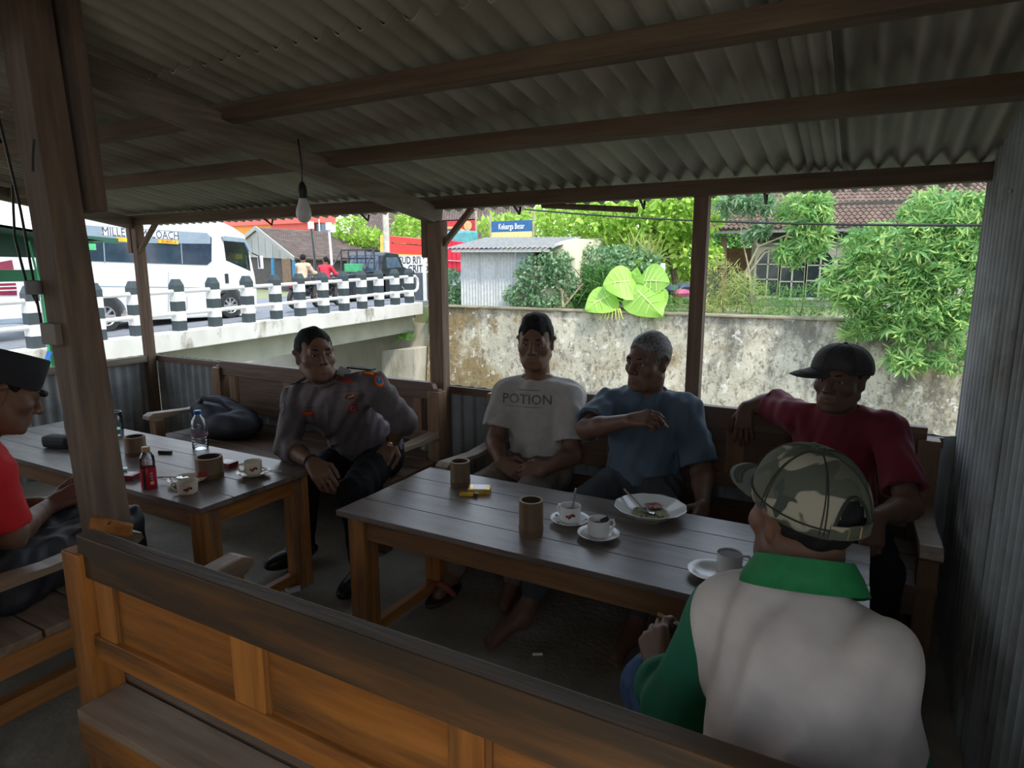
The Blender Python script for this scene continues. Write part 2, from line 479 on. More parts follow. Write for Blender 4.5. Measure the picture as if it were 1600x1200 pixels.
# unseen walls behind and beside the camera, added to limit the light inside
hb = struct('light_blocker_walls', (-2.2, -1.6, 0))
b = MB(); b.bb(-5.0, -0.2, -1.75, -1.60, -0.12, 2.5); b.build('house_wall', mat('rear_blocker_plaster', (0.30, 0.25, 0.19), (0.24, 0.20, 0.15), rough=0.9, rand=0), hb)  # unseen rear wall, added to hold back light from behind
b = MB(); b.bb(1.9, 2.05, -2.6, 3.0, -0.12, 2.15); b.build('side_blocker_wall', mat('side_blocker_plaster', (0.42, 0.30, 0.19), (0.36, 0.25, 0.15), rough=0.9, rand=0), hb)  # unseen side wall, added to narrow the light from the right

# ================================================================== furniture
def bench(label, x0, x1, yb, s, seat_z, top_z, arm_z, depth, stiles, mats, group='wooden settle benches', arms=(1, 1), rail_h=0.095, gap=0.085, arm_len=None, hidden_panels=False, top_over=0.0, curved=False):
    """settle with a panelled back standing at y = yb, facing s along y"""
    mx, mz, my, mtop, mseat, marm = mats
    th = 0.045
    e = thing('settle_bench', label, 'bench', ((x0 + x1) / 2, yb, 0), group)
    P = lambda y: yb + s * y
    pw = 0.075
    for x in (x0 + pw / 2, x1 - pw / 2):
        b_ = MB(); b_.bb(x - pw / 2, x + pw / 2, P(0), P(0.075), 0, top_z - 0.045); b_.build('back_leg', mz, e, bevel=0.004)
        b_ = MB(); b_.bb(x - 0.03, x + 0.03, P(depth - 0.07), P(depth - 0.01), 0, (arm_z - 0.03)); b_.build('front_leg', mz, e, bevel=0.004)
        b_ = MB(); b_.bb(x - 0.022, x + 0.022, P(0.07), P(depth - 0.06), 0.13, 0.19); b_.build('stretcher', my, e, bevel=0.003)
        b_ = MB(); b_.bb(x - 0.022, x + 0.022, P(0.07), P(depth - 0.06), seat_z - 0.10, seat_z - 0.026); b_.build('side_rail', my, e, bevel=0.003)
    # back
    b_ = MB()
    if curved:
        n = 24; L = x1 - x0 - 0.03
        pts = [(0.0, -rail_h), (L, -rail_h)]
        top = [(L, -0.035), (L - 0.03, -0.035), (L - 0.04, -0.01)] + [(L - 0.06, 0.0), (0.06, 0.0)] + [(0.04, -0.01), (0.03, -0.035), (0.0, -0.035)]
        b_.prism(pts + top, (x0 + 0.015, P(0.015), top_z), (1, 0, 0), (0, 0, 1), (0, s * 0.04, 0))
    else:
        b_.bb(x0 + 0.045 - top_over, x1 - 0.045 + top_over, P(0.012), P(0.055), top_z - rail_h, top_z)
    b_.build('top_rail', mtop, e, bevel=0.004)
    lo = seat_z + gap
    b_ = MB(); b_.bb(x0 + pw - 0.005, x1 - pw + 0.005, P(0.012), P(0.052), lo, lo + 0.062); b_.build('lower_rail', mx, e, bevel=0.004)
    for (a, c) in stiles:
        b_ = MB(); b_.bb(a, c, P(0.016), P(0.048), lo + 0.06, top_z - rail_h + 0.004); b_.build('stile', mz, e, bevel=0.003)
    edges = [c for st in stiles for c in st]
    for a, c in zip(edges[1:-1:2], edges[2::2]):
        b_ = MB(); b_.bb(a - 0.004, c + 0.004, P(0.026), P(0.040), lo + 0.055, top_z - rail_h + 0.008); b_.build('panel', mx, e)
        # slim moulding strip beside each stile
        b_ = MB(); b_.bb(a, a + 0.012, P(0.020), P(0.044), lo + 0.062, top_z - rail_h); b_.build('moulding', mz, e, bevel=0.002)
    # seat
    n = 4; w = (depth - 0.01) / n
    for k in range(n):
        b_ = MB(); b_.bb(x0 + (pw if k == 0 else 0.0) + 0.002, x1 - (pw if k == 0 else 0.0) - 0.002, P(-0.05 + k * (depth + 0.05) / n + 0.004), P(-0.05 + (k + 1) * (depth + 0.05) / n - 0.006), seat_z - 0.026, seat_z + 0.002 * (k % 2))
        b_.build('seat_plank', mseat, e, bevel=0.004)
    for y in (-0.045, depth - 0.045):
        b_ = MB(); b_.bb(x0 + pw if y < 0 else x0 + 0.06, x1 - pw if y < 0 else x1 - 0.06, P(y), P(y + 0.03), seat_z - 0.11, seat_z - 0.027); b_.build('seat_rail', mx, e, bevel=0.003)
    # arms
    for q, x in zip(arms, (x0 + 0.036, x1 - 0.036)):
        if not q: continue
        L = depth + 0.03
        pts = [(0.05, -0.035), (L - 0.10, -0.035), (L - 0.085, -0.05), (L - 0.03, -0.05), (L, -0.03), (L - 0.005, -0.01), (L - 0.035, 0.005), (L - 0.10, 0.0), (L * 0.5, -0.014), (0.05, 0.0)]
        b_ = MB(); b_.prism([(a, c) for a, c in pts], (x - 0.034, yb, arm_z), (0, s, 0), (0, 0, 1), (0.068, 0, 0)); b_.build('armrest', marm, e, bevel=0.003)
    return e

TEAK = (W_ben_x, W_ben_z, W_ben_y, W_grime, W_seat, W_arm)
DARK = (W_dark_x, W_dark_z, W_ben_y, W_dark_x, W_dark_x, W_arm)
bench('orange-brown teak bench with a grimy dark top rail in the foreground', -1.655, 0.30, 0.755, 1, 0.36, 0.775, 0.535, 0.46,
      [(-1.555, -1.49), (-1.075, -0.985), (-0.545, -0.475), (-0.02, 0.05), (0.20, 0.24)], TEAK, gap=0.10, rail_h=0.105, top_over=-0.005)
bench('teak bench at the left edge under the man in the red shirt', -3.75, -2.02, 0.62, 1, 0.36, 0.775, 0.555, 0.52,
      [(-3.60, -3.54), (-3.2, -3.12), (-2.7, -2.62), (-2.2, -2.14)], TEAK, gap=0.10)
bench('dark bench with a shaped top rail behind the uniformed man', -3.84, -1.985, 2.865, -1, 0.36, 0.782, 0.515, 0.55,
      [(-3.70, -3.64), (-3.2, -3.12), (-2.68, -2.60), (-2.18, -2.12)], DARK, curved=True)
bench('dark bench along the canal side seating three men', -1.70, 0.28, 2.895, -1, 0.36, 0.80, 0.505, 0.52,
      [(-1.55, -1.49), (-1.05, -0.97), (-0.50, -0.42), (0.06, 0.12)], DARK)

def table(label, x0, x1, y0, y1, z, mats, planks, leg=0.075):
    mtop, max_, may, mleg = mats
    e = thing('wooden_table', label, 'table', ((x0 + x1) / 2, (y0 + y1) / 2, 0), 'low wooden tables')
    yy = y0
    for k in range(planks):
        w = (y1 - y0) / planks
        b_ = MB(); b_.bb(x0 + 0.006 * random.random(), x1 - 0.006 * random.random(), y0 + k * w + 0.0012, y0 + (k + 1) * w - 0.0012, z - 0.02, z)
        b_.build('top_plank', mtop, e, bevel=0.0016)
    i = 0.035
    for x in (x0 + i, x1 - i - leg):
        for y in (y0 + 0.025, y1 - 0.025 - leg):
            b_ = MB(); b_.bb(x, x + leg, y, y + leg, 0, z - 0.021); b_.build('leg', mleg, e, bevel=0.004)
        b_ = MB(); b_.bb(x + 0.02, x + 0.055, y0 + 0.025 + leg, y1 - 0.025 - leg, 0.03, 0.075); b_.build('foot_stretcher', may, e, bevel=0.003)
        b_ = MB(); b_.bb(x + 0.018, x + 0.05, y0 + 0.025 + leg, y1 - 0.025 - leg, z - 0.105, z - 0.021); b_.build('end_apron', may, e, bevel=0.002)
    for y in (y0 + 0.035, y1 - 0.07):
        b_ = MB(); b_.bb(x0 + i + leg, x1 - i - leg, y, y + 0.032, z - 0.105, z - 0.021); b_.build('side_apron', max_, e, bevel=0.002)
    return e
TM = (W_table, W_apron_x, W_apron_y, W_tleg)
table('long weathered table carrying cups and a dinner plate in the middle', -1.62, 0.068, 1.625, 2.205, 0.54, TM, 4)
table('weathered table on the left carrying bottles and bamboo ashtrays', -3.95, -2.05, 1.40, 1.965, 0.54, TM, 4)
# the middle table's foot rail sits across its left legs

# light bulb hanging from the roof
lb = thing('light_bulb', 'white light bulb hanging from a short cable under the roof', 'light bulb', (-2.03, 1.95, 1.60))
b = MB(); b.lathe([(0.0, 1.575), (0.016, 1.578), (0.027, 1.592), (0.031, 1.612), (0.028, 1.632), (0.019, 1.655), (0.015, 1.672), (0.0, 1.674)], (-2.03, 1.95, 0), 20); b.build('glass_bulb', mat('frosted_bulb', (0.75, 0.75, 0.72), rough=0.35, rand=0), lb, smooth=True)
b = MB(); b.lathe([(0.0, 1.670), (0.017, 1.670), (0.018, 1.70), (0.014, 1.72), (0.006, 1.735), (0.0, 1.736)], (-2.03, 1.95, 0), 16); b.build('lamp_holder', M_cable, lb, smooth=True)
b = MB(); b.tube([(-2.03, 1.95, 1.73), (-2.028, 1.95, 1.80), (-2.035, 1.95, 1.87), (-2.05, 1.96, 1.90)], 0.003, 6); b.build('cable', M_cable, lb)

# ================================================================== beyond the shelter: canal, bridge, far bank
def leafmat(name, c1, c2, c3, trans=0.35):
    if name in MATS: return MATS[name]
    m = bpy.data.materials.new(name); m.use_nodes = True
    n, l = nodes_of(m); b_ = n['Principled BSDF']
    b_.inputs['Roughness'].default_value = 0.5; b_.inputs['Specular IOR Level'].default_value = 0.3
    g = n.new('ShaderNodeNewGeometry'); cr = n.new('ShaderNodeValToRGB')
    cr.color_ramp.elements[0].color = (*c1, 1); cr.color_ramp.elements[1].color = (*c3, 1)
    e = cr.color_ramp.elements.new(0.55); e.color = (*c2, 1)
    l.new(g.outputs['Random Per Island'], cr.inputs[0])
    l.new(cr.outputs[0], b_.inputs['Base Color'])
    tr = n.new('ShaderNodeBsdfTranslucent'); l.new(cr.outputs[0], tr.inputs[0])
    ms = n.new('ShaderNodeMixShader'); ms.inputs[0].default_value = trans
    l.new(b_.outputs[0], ms.inputs[1]); l.new(tr.outputs[0], ms.inputs[2])
    l.new(ms.outputs[0], n['Material Output'].inputs[0])
    MATS[name] = m
    return m
L_lime = leafmat('lime_leaves', (0.22, 0.42, 0.05), (0.36, 0.58, 0.08), (0.52, 0.70, 0.16))
L_mid = leafmat('mid_green_leaves', (0.09, 0.24, 0.05), (0.16, 0.36, 0.08), (0.28, 0.50, 0.13))
L_dull = leafmat('dull_green_leaves', (0.13, 0.26, 0.12), (0.22, 0.38, 0.20), (0.36, 0.52, 0.30))
L_dark = leafmat('dark_green_leaves', (0.04, 0.12, 0.03), (0.08, 0.22, 0.05), (0.16, 0.34, 0.08))
L_cass = leafmat('cassava_leaves', (0.15, 0.36, 0.12), (0.33, 0.58, 0.20), (0.62, 0.78, 0.28), 0.45)
L_yell = leafmat('yellow_green_leaves', (0.30, 0.38, 0.10), (0.42, 0.50, 0.16), (0.58, 0.60, 0.26))
M_bark = mat('brown_bark', (0.22, 0.17, 0.11), (0.14, 0.10, 0.07), rough=0.9, scale=10, bump=0.4)
M_stem = mat('pale_stem', (0.42, 0.36, 0.24), (0.32, 0.28, 0.18), rough=0.8)
RNG = np.random.default_rng(11)

def frames(n, up=0.3):
    d = RNG.normal(size=(n, 3)); d[:, 2] -= up; d /= np.linalg.norm(d, axis=1)[:, None]
    r = RNG.normal(size=(n, 3)); x = np.cross(d, r); x /= np.linalg.norm(x, axis=1)[:, None]
    return d, x, np.cross(d, x)

def leaves_mesh(name, P, size, kind='oval', var=0.4, droop=0.3):
    n = len(P); S = size * (1 + var * RNG.uniform(-1, 1, n))
    d, x, z = frames(n, droop)
    V = []; F = []
    if kind == 'oval':      # rhombic leaf folded on its midrib
        prof = [(0, 0, 0), (0.45, 0.28, 0.05), (1, 0, -0.12), (0.45, -0.28, 0.05)]
        V = np.concatenate([(P + S[:, None] * (d * a + x * b_ + z * c))[:, None] for a, b_, c in prof], axis=1).reshape(-1, 3)
        i = np.arange(n)[:, None] * 4
        F = np.concatenate([i + np.array([[0, 1, 2]]), i + np.array([[0, 2, 3]])])
    elif kind == 'blade':
        prof = [(0, -0.035, 0), (0, 0.035, 0), (0.6, 0.03, 0.03), (1, 0, -0.05), (0.6, -0.03, 0.03)]
        V = np.concatenate([(P + S[:, None] * (d * a + x * b_ + z * c))[:, None] for a, b_, c in prof], axis=1).reshape(-1, 3)
        i = np.arange(n)[:, None] * 5
        F = np.concatenate([i + np.array([[0, 1, 2]]), i + np.array([[0, 2, 4]]), i + np.array([[4, 2, 3]])])
    elif kind == 'palm':    # palmate leaf: seven narrow leaflets
        rows = [];
        for a in (-2.1, -1.35, -0.65, 0, 0.65, 1.35, 2.1):
            L = 1.0 - 0.14 * abs(a)
            c, s_ = math.cos(a), math.sin(a)
            for (u, w, h) in ((0, 0, 0), (0.5, 0.10, 0.02), (1, 0, -0.18), (0.5, -0.10, 0.02)):
                rows.append((L * (u * c - w * s_), L * (u * s_ + w * c), h))
        k = len(rows)
        V = np.concatenate([(P + S[:, None] * (d * a + x * b_ + z * c))[:, None] for a, b_, c in rows], axis=1).reshape(-1, 3)
        i = np.arange(n)[:, None] * k
        F = np.concatenate([np.concatenate([i + np.array([[j, j + 1, j + 2]]), i + np.array([[j, j + 2, j + 3]])]) for j in range(0, k, 4)])
    me = bpy.data.meshes.new(name)
    me.vertices.add(len(V)); me.vertices.foreach_set('co', V.astype(np.float32).ravel())
    F = F.astype(np.int32)
    me.loops.add(F.size); me.loops.foreach_set('vertex_index', F.ravel())
    me.polygons.add(len(F)); me.polygons.foreach_set('loop_start', np.arange(0, F.size, 3, dtype=np.int32))
    me.update(calc_edges=True); me.validate()
    return me

def blob(c, r, n, shell=0.55):
    d = RNG.normal(size=(n, 3)); d /= np.linalg.norm(d, axis=1)[:, None]
    q = (shell + (1 - shell) * RNG.uniform(0, 1, n) ** 0.6)[:, None]
    return np.array(c) + d * q * np.array(r)

def plant(name, label, cat, base, blobs, m, size, kind='oval', stems=(), mst=None, group=None, droop=0.3, sr=0.03):
    e = thing(name, label, cat, base, group)
    P = np.concatenate([blob(c, r, n) for c, r, n in blobs])
    f = link('foliage', leaves_mesh('foliage', P, size, kind, droop=droop), m, e); f['kind'] = 'stuff'
    for k, st in enumerate(stems):
        b_ = MB(); b_.tube([base if p is None else p for p in st], [sr * (1 - 0.6 * i / (len(st) - 1)) for i in range(len(st))], 7); b_.build('stem', mst or M_bark, e, smooth=True)
    return e

# canal bed and far bank
M_water = mat('still_canal_water', (0.10, 0.12, 0.08), (0.14, 0.15, 0.10), rough=0.12, spec=0.6, scale=1.2, bump=0.05, rand=0)
b = MB(); b.bb(-40, 30, 3.05, 17.9, -4.3, -3.9); b.build('canal_water', M_water)['kind'] = 'structure'
M_grass = mat('far_bank_soil', (0.26, 0.24, 0.14), (0.16, 0.22, 0.09), rough=0.95, scale=1.5, bump=0.4, rand=0)
b = MB(); b.bb(-60, 40, 17.62, 95, -4.2, 0.10); b.build('far_ground', M_grass)['kind'] = 'structure'
b = MB(); b.bb(-60, -11.6, -40, 3.05, -4.2, -0.2); b.build('near_ground', M_earth)['kind'] = 'structure'

def stained_wall():
    m = bpy.data.materials.new('stained_plaster'); m.use_nodes = True
    n, l = nodes_of(m); b_ = n['Principled BSDF']; b_.inputs['Roughness'].default_value = 0.92; b_.inputs['Specular IOR Level'].default_value = 0.2
    t = n.new('ShaderNodeTexCoord')
    def noise(scale, st, det=6, rough=0.6):
        mp = n.new('ShaderNodeMapping'); mp.inputs['Scale'].default_value = st; l.new(t.outputs['Object'], mp.inputs[0])
        z = n.new('ShaderNodeTexNoise'); z.inputs['Scale'].default_value = scale; z.inputs['Detail'].default_value = det; z.inputs['Roughness'].default_value = rough
        l.new(mp.outputs[0], z.inputs[0]); return z.outputs[0]
    def ramp(src, a, b2, inv=False):
        r = n.new('ShaderNodeValToRGB'); r.color_ramp.elements[0].position = a; r.color_ramp.elements[1].position = b2
        if inv: r.color_ramp.elements[0].color = (1, 1, 1, 1); r.color_ramp.elements[1].color = (0, 0, 0, 1)
        l.new(src, r.inputs[0]); return r.outputs[0]
    def mixc(f, a, c):
        x = n.new('ShaderNodeMix'); x.data_type = 'RGBA'; l.new(f, x.inputs[0])
        if isinstance(a, tuple): x.inputs[6].default_value = (*a, 1)
        else: l.new(a, x.inputs[6])
        if isinstance(c, tuple): x.inputs[7].default_value = (*c, 1)
        else: l.new(c, x.inputs[7])
        return x.outputs[2]
    def mul(a, c):
        x = n.new('ShaderNodeMath'); x.operation = 'MULTIPLY'; l.new(a, x.inputs[0])
        if isinstance(c, float): x.inputs[1].default_value = c
        else: l.new(c, x.inputs[1])
        return x.outputs[0]
    def mx(a, c, op='ADD'):
        x = n.new('ShaderNodeMath'); x.operation = op; x.use_clamp = True; l.new(a, x.inputs[0]); l.new(c, x.inputs[1]); return x.outputs[0]
    base = mixc(ramp(noise(0.9, (1, 1, 1)), 0.35, 0.65), (0.62, 0.57, 0.45), (0.40, 0.37, 0.29))
    sx = n.new('ShaderNodeSeparateXYZ'); l.new(t.outputs['Object'], sx.inputs[0])
    # brown weathering towards the bridge end and in patches, dark mould at the far end and under the coping
    px = n.new('ShaderNodeMapRange'); px.inputs[1].default_value = -13; px.inputs[2].default_value = -7.0; px.inputs[3].default_value = 0.19; px.inputs[4].default_value = 0.0; l.new(sx.outputs[0], px.inputs[0])
    br = ramp(mx(noise(0.6, (1, 1, 0.8), 8, 0.75), px.outputs[0]), 0.545, 0.64)
    c = mixc(mul(br, 0.85), base, (0.23, 0.155, 0.055))
    pm = n.new('ShaderNodeMapRange'); pm.inputs[1].default_value = -5; pm.inputs[2].default_value = 1.0; pm.inputs[3].default_value = 0.0; pm.inputs[4].default_value = 0.10; l.new(sx.outputs[0], pm.inputs[0])
    pz = n.new('ShaderNodeMapRange'); pz.inputs[1].default_value = -0.75; pz.inputs[2].default_value = 0.1; pz.inputs[3].default_value = 0.0; pz.inputs[4].default_value = 0.10; l.new(sx.outputs[2], pz.inputs[0])
    mo = ramp(mx(mx(noise(1.1, (1, 1, 0.55), 9, 0.75), pm.outputs[0]), pz.outputs[0]), 0.56, 0.68)
    c = mixc(mul(mo, 0.8), c, (0.10, 0.10, 0.085))
    spk = ramp(noise(8, (1, 1, 0.6), 6, 0.8), 0.52, 0.60)
    c = mixc(mul(spk, 0.72), c, (0.12, 0.105, 0.08))
    drip = ramp(noise(3.5, (1, 1, 0.10), 4, 0.6), 0.60, 0.70)
    c = mixc(mul(drip, 0.45), c, (0.14, 0.12, 0.08))
    flake = ramp(noise(4, (1, 1, 1), 8, 0.75), 0.58, 0.60)
    c = mixc(mul(flake, 0.6), c, (0.78, 0.76, 0.68))
    l.new(c, b_.inputs['Base Color'])
    bp2 = n.new('ShaderNodeBump'); bp2.inputs['Strength'].default_value = 0.5; bp2.inputs['Distance'].default_value = 0.05
    l.new(noise(4, (1, 1, 1)), bp2.inputs['Height']); l.new(bp2.outputs[0], b_.inputs['Normal'])
    return m
M_canal = stained_wall()
cw = struct('canal_wall', (-2, 17.5, 0))
b = MB(); b.prism([(-12.95, -4.2), (-12.55, 0.13), (14, 0.13), (14, -4.2)], (0, 17.30, 0), (1, 0, 0), (0, 0, 1), (0, 0.34, 0)); b.build('wall_face', M_canal, cw)
b = MB(); b.bb(-12.6, 14, 17.22, 17.66, 0.131, 0.19); b.build('coping', mat('mossy_coping', (0.34, 0.29, 0.20), (0.20, 0.18, 0.12), rough=0.9, scale=3, bump=0.3, c3=(0.12, 0.11, 0.09), rand=0), cw, bevel=0.015)
M_conc = mat('grey_concrete', (0.50, 0.48, 0.40), (0.38, 0.36, 0.29), rough=0.9, scale=2, bump=0.2, c3=(0.2, 0.19, 0.14), stretch=(1, 1, 0.4), rand=0)
ab = struct('bridge_abutment', (-16, 17.5, -2))
b = MB(); b.bb(-40, -12.9, 17.62, 17.9, -4.2, -0.45); b.build('abutment_wall', mat('pale_abutment', (0.58, 0.54, 0.43), (0.48, 0.45, 0.36), rough=0.9, scale=1.5, rand=0), ab)
b = MB(); b.prism([(-14.35, -4.2), (-14.2, -1.35), (-12.80, -1.20), (-12.95, -4.2)], (0, 16.75, 0), (1, 0, 0), (0, 0, 1), (0, 0.86, 0)); b.build('abutment_block', M_conc, ab, bevel=0.03)
b = MB(); b.bb(-20, -12.4, 2.6, 3.3, -4.2, -0.5); b.build('near_abutment', M_conc, ab)

# ---- bridge
def bz(y): return -0.06 + 0.026 * (y - 6)
br_ = struct('bridge', (-16, 10, 0))
b = MB(); b.add([(-20, 3, bz(3)), (-13.3, 3, bz(3)), (-13.3, 17.7, bz(17.7)), (-20, 17.7, bz(17.7)), (-20, 3, bz(3) - 0.3), (-13.3, 3, bz(3) - 0.3), (-13.3, 17.7, bz(17.7) - 0.3), (-20, 17.7, bz(17.7) - 0.3)],
                [(0, 1, 2, 3), (7, 6, 5, 4), (0, 4, 5, 1), (1, 5, 6, 2), (2, 6, 7, 3), (3, 7, 4, 0)]); b.build('roadway', M_road, br_)
M_fascia = mat('stained_white_concrete', (0.60, 0.59, 0.55), (0.48, 0.47, 0.43), rough=0.85, scale=1.5, stretch=(1, 1, 0.5), bump=0.15, c3=(0.20, 0.19, 0.15), scale3=1.2, lo3=0.54, hi3=0.66, rand=0)
M_under = mat('green_grey_concrete', (0.40, 0.40, 0.32), (0.30, 0.31, 0.24), rough=0.9, scale=1.5, rand=0)
b = MB(); b.add([(-13.3, 3, bz(3) + 0.03), (-12.85, 3, bz(3) + 0.03), (-12.85, 17.3, bz(17.3) + 0.03), (-13.3, 17.3, bz(17.3) + 0.03), (-13.3, 3, bz(3) - 0.36), (-12.85, 3, bz(3) - 0.36), (-12.85, 17.3, bz(17.3) - 0.36), (-13.3, 17.3, bz(17.3) - 0.36)],
                [(0, 1, 2, 3), (7, 6, 5, 4), (0, 4, 5, 1), (1, 5, 6, 2), (2, 6, 7, 3), (3, 7, 4, 0)]); b.build('edge_kerb', M_fascia, br_, bevel=0.02)
for x in (-13.45, -15.4, -17.4, -19.4):
    b = MB(); b.add([(x - 0.35, 3, bz(3) - 0.3), (x, 3, bz(3) - 0.3), (x, 17.6, bz(17.6) - 0.3), (x - 0.35, 17.6, bz(17.6) - 0.3), (x - 0.35, 3, bz(3) - 0.98), (x, 3, bz(3) - 0.98), (x, 17.6, bz(17.6) - 0.98), (x - 0.35, 17.6, bz(17.6) - 0.98)],
                    [(0, 1, 2, 3), (7, 6, 5, 4), (0, 4, 5, 1), (1, 5, 6, 2), (2, 6, 7, 3), (3, 7, 4, 0)]); b.build('girder', M_under, br_)
b = MB(); b.bb(-20, -13.2, 17.7, 90, 0.0, 0.26); b.build('road', M_road)['kind'] = 'structure'
b = MB(); b.bb(-20, -13.2, -40, 3.0, -0.3, -0.135); b.build('road', M_road)['kind'] = 'structure'

def band_mat():
    m = bpy.data.materials.new('black_and_white_post_paint'); m.use_nodes = True
    n, l = nodes_of(m); b_ = n['Principled BSDF']; b_.inputs['Roughness'].default_value = 0.6
    t = n.new('ShaderNodeTexCoord'); s_ = n.new('ShaderNodeSeparateXYZ'); l.new(t.outputs['Object'], s_.inputs[0])
    mr = n.new('ShaderNodeMapRange'); mr.inputs[1].default_value = 0; mr.inputs[2].default_value = 1.15; l.new(s_.outputs[2], mr.inputs[0])
    cr = n.new('ShaderNodeValToRGB'); cr.color_ramp.interpolation = 'CONSTANT'
    dk = (0.035, 0.05, 0.055, 1); wt = (0.66, 0.66, 0.64, 1)
    cr.color_ramp.elements[0].position = 0; cr.color_ramp.elements[0].color = dk
    cr.color_ramp.elements[1].position = 0.21; cr.color_ramp.elements[1].color = wt
    for p, c in ((0.39, dk), (0.57, wt), (0.75, dk)):
        e = cr.color_ramp.elements.new(p); e.color = c
    nz = n.new('ShaderNodeTexNoise'); nz.inputs['Scale'].default_value = 7; nz.inputs['Detail'].default_value = 5
    l.new(t.outputs['Object'], nz.inputs[0])
    mm = n.new('ShaderNodeMath'); mm.operation = 'MULTIPLY_ADD'; mm.inputs[1].default_value = 0.02; mm.inputs[2].default_value = -0.01
    l.new(nz.outputs[0], mm.inputs[0]); ad = n.new('ShaderNodeMath'); l.new(mr.outputs[0], ad.inputs[0]); l.new(mm.outputs[0], ad.inputs[1])
    l.new(ad.outputs[0], cr.inputs[0]); l.new(cr.outputs[0], b_.inputs['Base Color'])
    return m
M_band = band_mat()
M_wpaint = mat('white_rail_paint', (0.68, 0.68, 0.66), (0.60, 0.60, 0.58), rough=0.5, rand=0.02)
rl = thing('bridge_railing', 'black and white banded bridge railing with two white pipes', 'railing', (-13.05, 10, 0))
b = MB(); b.prism([(-0.11, -0.11), (0.11, -0.11), (0.11, 0.11), (-0.11, 0.11)], (0, 0, 0), (1, 0, 0), (0, 1, 0), (0, 0, 1.0))
b.add([(-0.11, -0.11, 1.0), (0.11, -0.11, 1.0), (0.11, 0.11, 1.0), (-0.11, 0.11, 1.0), (-0.065, -0.065, 1.13), (0.065, -0.065, 1.13), (0.065, 0.065, 1.13), (-0.065, 0.065, 1.13)],
      [(0, 1, 5, 4), (1, 2, 6, 5), (2, 3, 7, 6), (3, 0, 4, 7), (4, 5, 6, 7)])
PM = b.mesh('post', bevel=0.008)
YS = [3.7, 4.45, 5.2, 6.0, 6.55, 7.09, 7.87, 8.80, 9.68, 10.60, 11.44, 12.23, 13.07, 13.86, 14.61, 15.37, 16.13, 16.85]
for y in YS:
    o = link('post', PM, M_band, rl); o.matrix_parent_inverse = rl.matrix_basis.inverted(); o.location = (-13.05, y, bz(y))
for a, c in zip(YS[:-1], YS[1:]):
    for h in (0.40, 0.87):
        b = MB(); b.tube([(-13.02, a + 0.02, bz(a) + h), (-13.02, c - 0.02, bz(c) + h)], 0.046, 8); b.build('rail_pipe', M_wpaint, rl, smooth=True)
y = YS[-1]; z = bz(y)
b = MB(); b.tube([(-13.02, y, z + 0.87), (-13.02, y + 0.28, z + 0.88), (-13.02, y + 0.40, z + 0.80), (-13.02, y + 0.43, z + 0.64), (-13.02, y + 0.40, z + 0.48), (-13.02, y + 0.28, z + 0.40), (-13.02, y, z + 0.40)], 0.046, 8); b.build('rail_end_bend', M_wpaint, rl, smooth=True)

# ---- white minibus
BX = -14.6
M_buswhite = mat('bus_white_paint', (0.66, 0.67, 0.67), (0.62, 0.63, 0.63), rough=0.25, spec=0.5, rand=0)
M_busglass = mat('bus_tinted_glass', (0.022, 0.035, 0.06), (0.03, 0.05, 0.08), rough=0.08, spec=0.6, rand=0)
M_busgrey = mat('bus_grey_panel', (0.26, 0.32, 0.38), (0.22, 0.28, 0.34), rough=0.3, rand=0)
M_black = mat('black_rubber', (0.02, 0.02, 0.022), (0.03, 0.03, 0.03), rough=0.7, rand=0)
M_chrome = mat('alloy_wheel', (0.62, 0.63, 0.65), (0.5, 0.5, 0.52), rough=0.3, metallic=0.8, rand=0)
def YZ(p): return (p[1], p[2])
def boolean_cut(o, cutters):
    for cme in cutters:
        co = bpy.data.objects.new('cut', cme); COL.objects.link(co)
        md = o.modifiers.new('cut', 'BOOLEAN'); md.operation = 'DIFFERENCE'; md.object = co; md.solver = 'EXACT'
        dg = bpy.context.evaluated_depsgraph_get()
        me = bpy.data.meshes.new_from_object(o.evaluated_get(dg))
        o.modifiers.clear(); o.data = me
        bpy.data.objects.remove(co, do_unlink=True)
def wheel(e, x, y, z, r, name='wheel', s=1, spokes=8):
    rt = Matrix.Rotation(R(90), 3, 'Y')
    b_ = MB(); b_.lathe([(r * 0.62, -0.10), (r * 0.94, -0.10), (r, -0.06), (r, 0.06), (r * 0.94, 0.10), (r * 0.62, 0.10), (r * 0.62, -0.10)], (x, y, z), 28, rt)
    w = b_.build(name, M_black, e, smooth=True)
    b_ = MB(); b_.lathe([(r * 0.62, 0.03 * s), (0.0, 0.02 * s)], (x, y, z), 24, rt); b_.f = [q for q in b_.f if len(q) < 20]; b_.build('wheel_dish', mat('dark_wheel_dish', (0.10, 0.10, 0.11), rand=0), w)
    b_ = MB(); b_.lathe([(r * 0.56, 0.085 * s), (r * 0.60, 0.098 * s), (r * 0.66, 0.098 * s), (r * 0.66, 0.08 * s), (r * 0.56, 0.085 * s)], (x, y, z), 24, rt); b_.f = [q for q in b_.f if len(q) == 4]
    for k in range(spokes):
        a = 2 * math.pi * k / spokes
        b_.beam((x + 0.06 * s, y, z), (x + 0.075 * s, y + r * 0.6 * math.cos(a), z + r * 0.6 * math.sin(a)), 0.05, 0.03, up=(1, 0, 0))
    b_.lathe([(0, 0.09 * s), (r * 0.16, 0.085 * s), (r * 0.18, 0.05 * s)], (x, y, z), 12, rt)
    b_.build('rim', M_chrome, w, smooth=False)
    return w
bus = thing('minibus', 'white minibus with dark windows crossing the bridge', 'minibus', (BX - 1, 9.5, bz(9.5)))
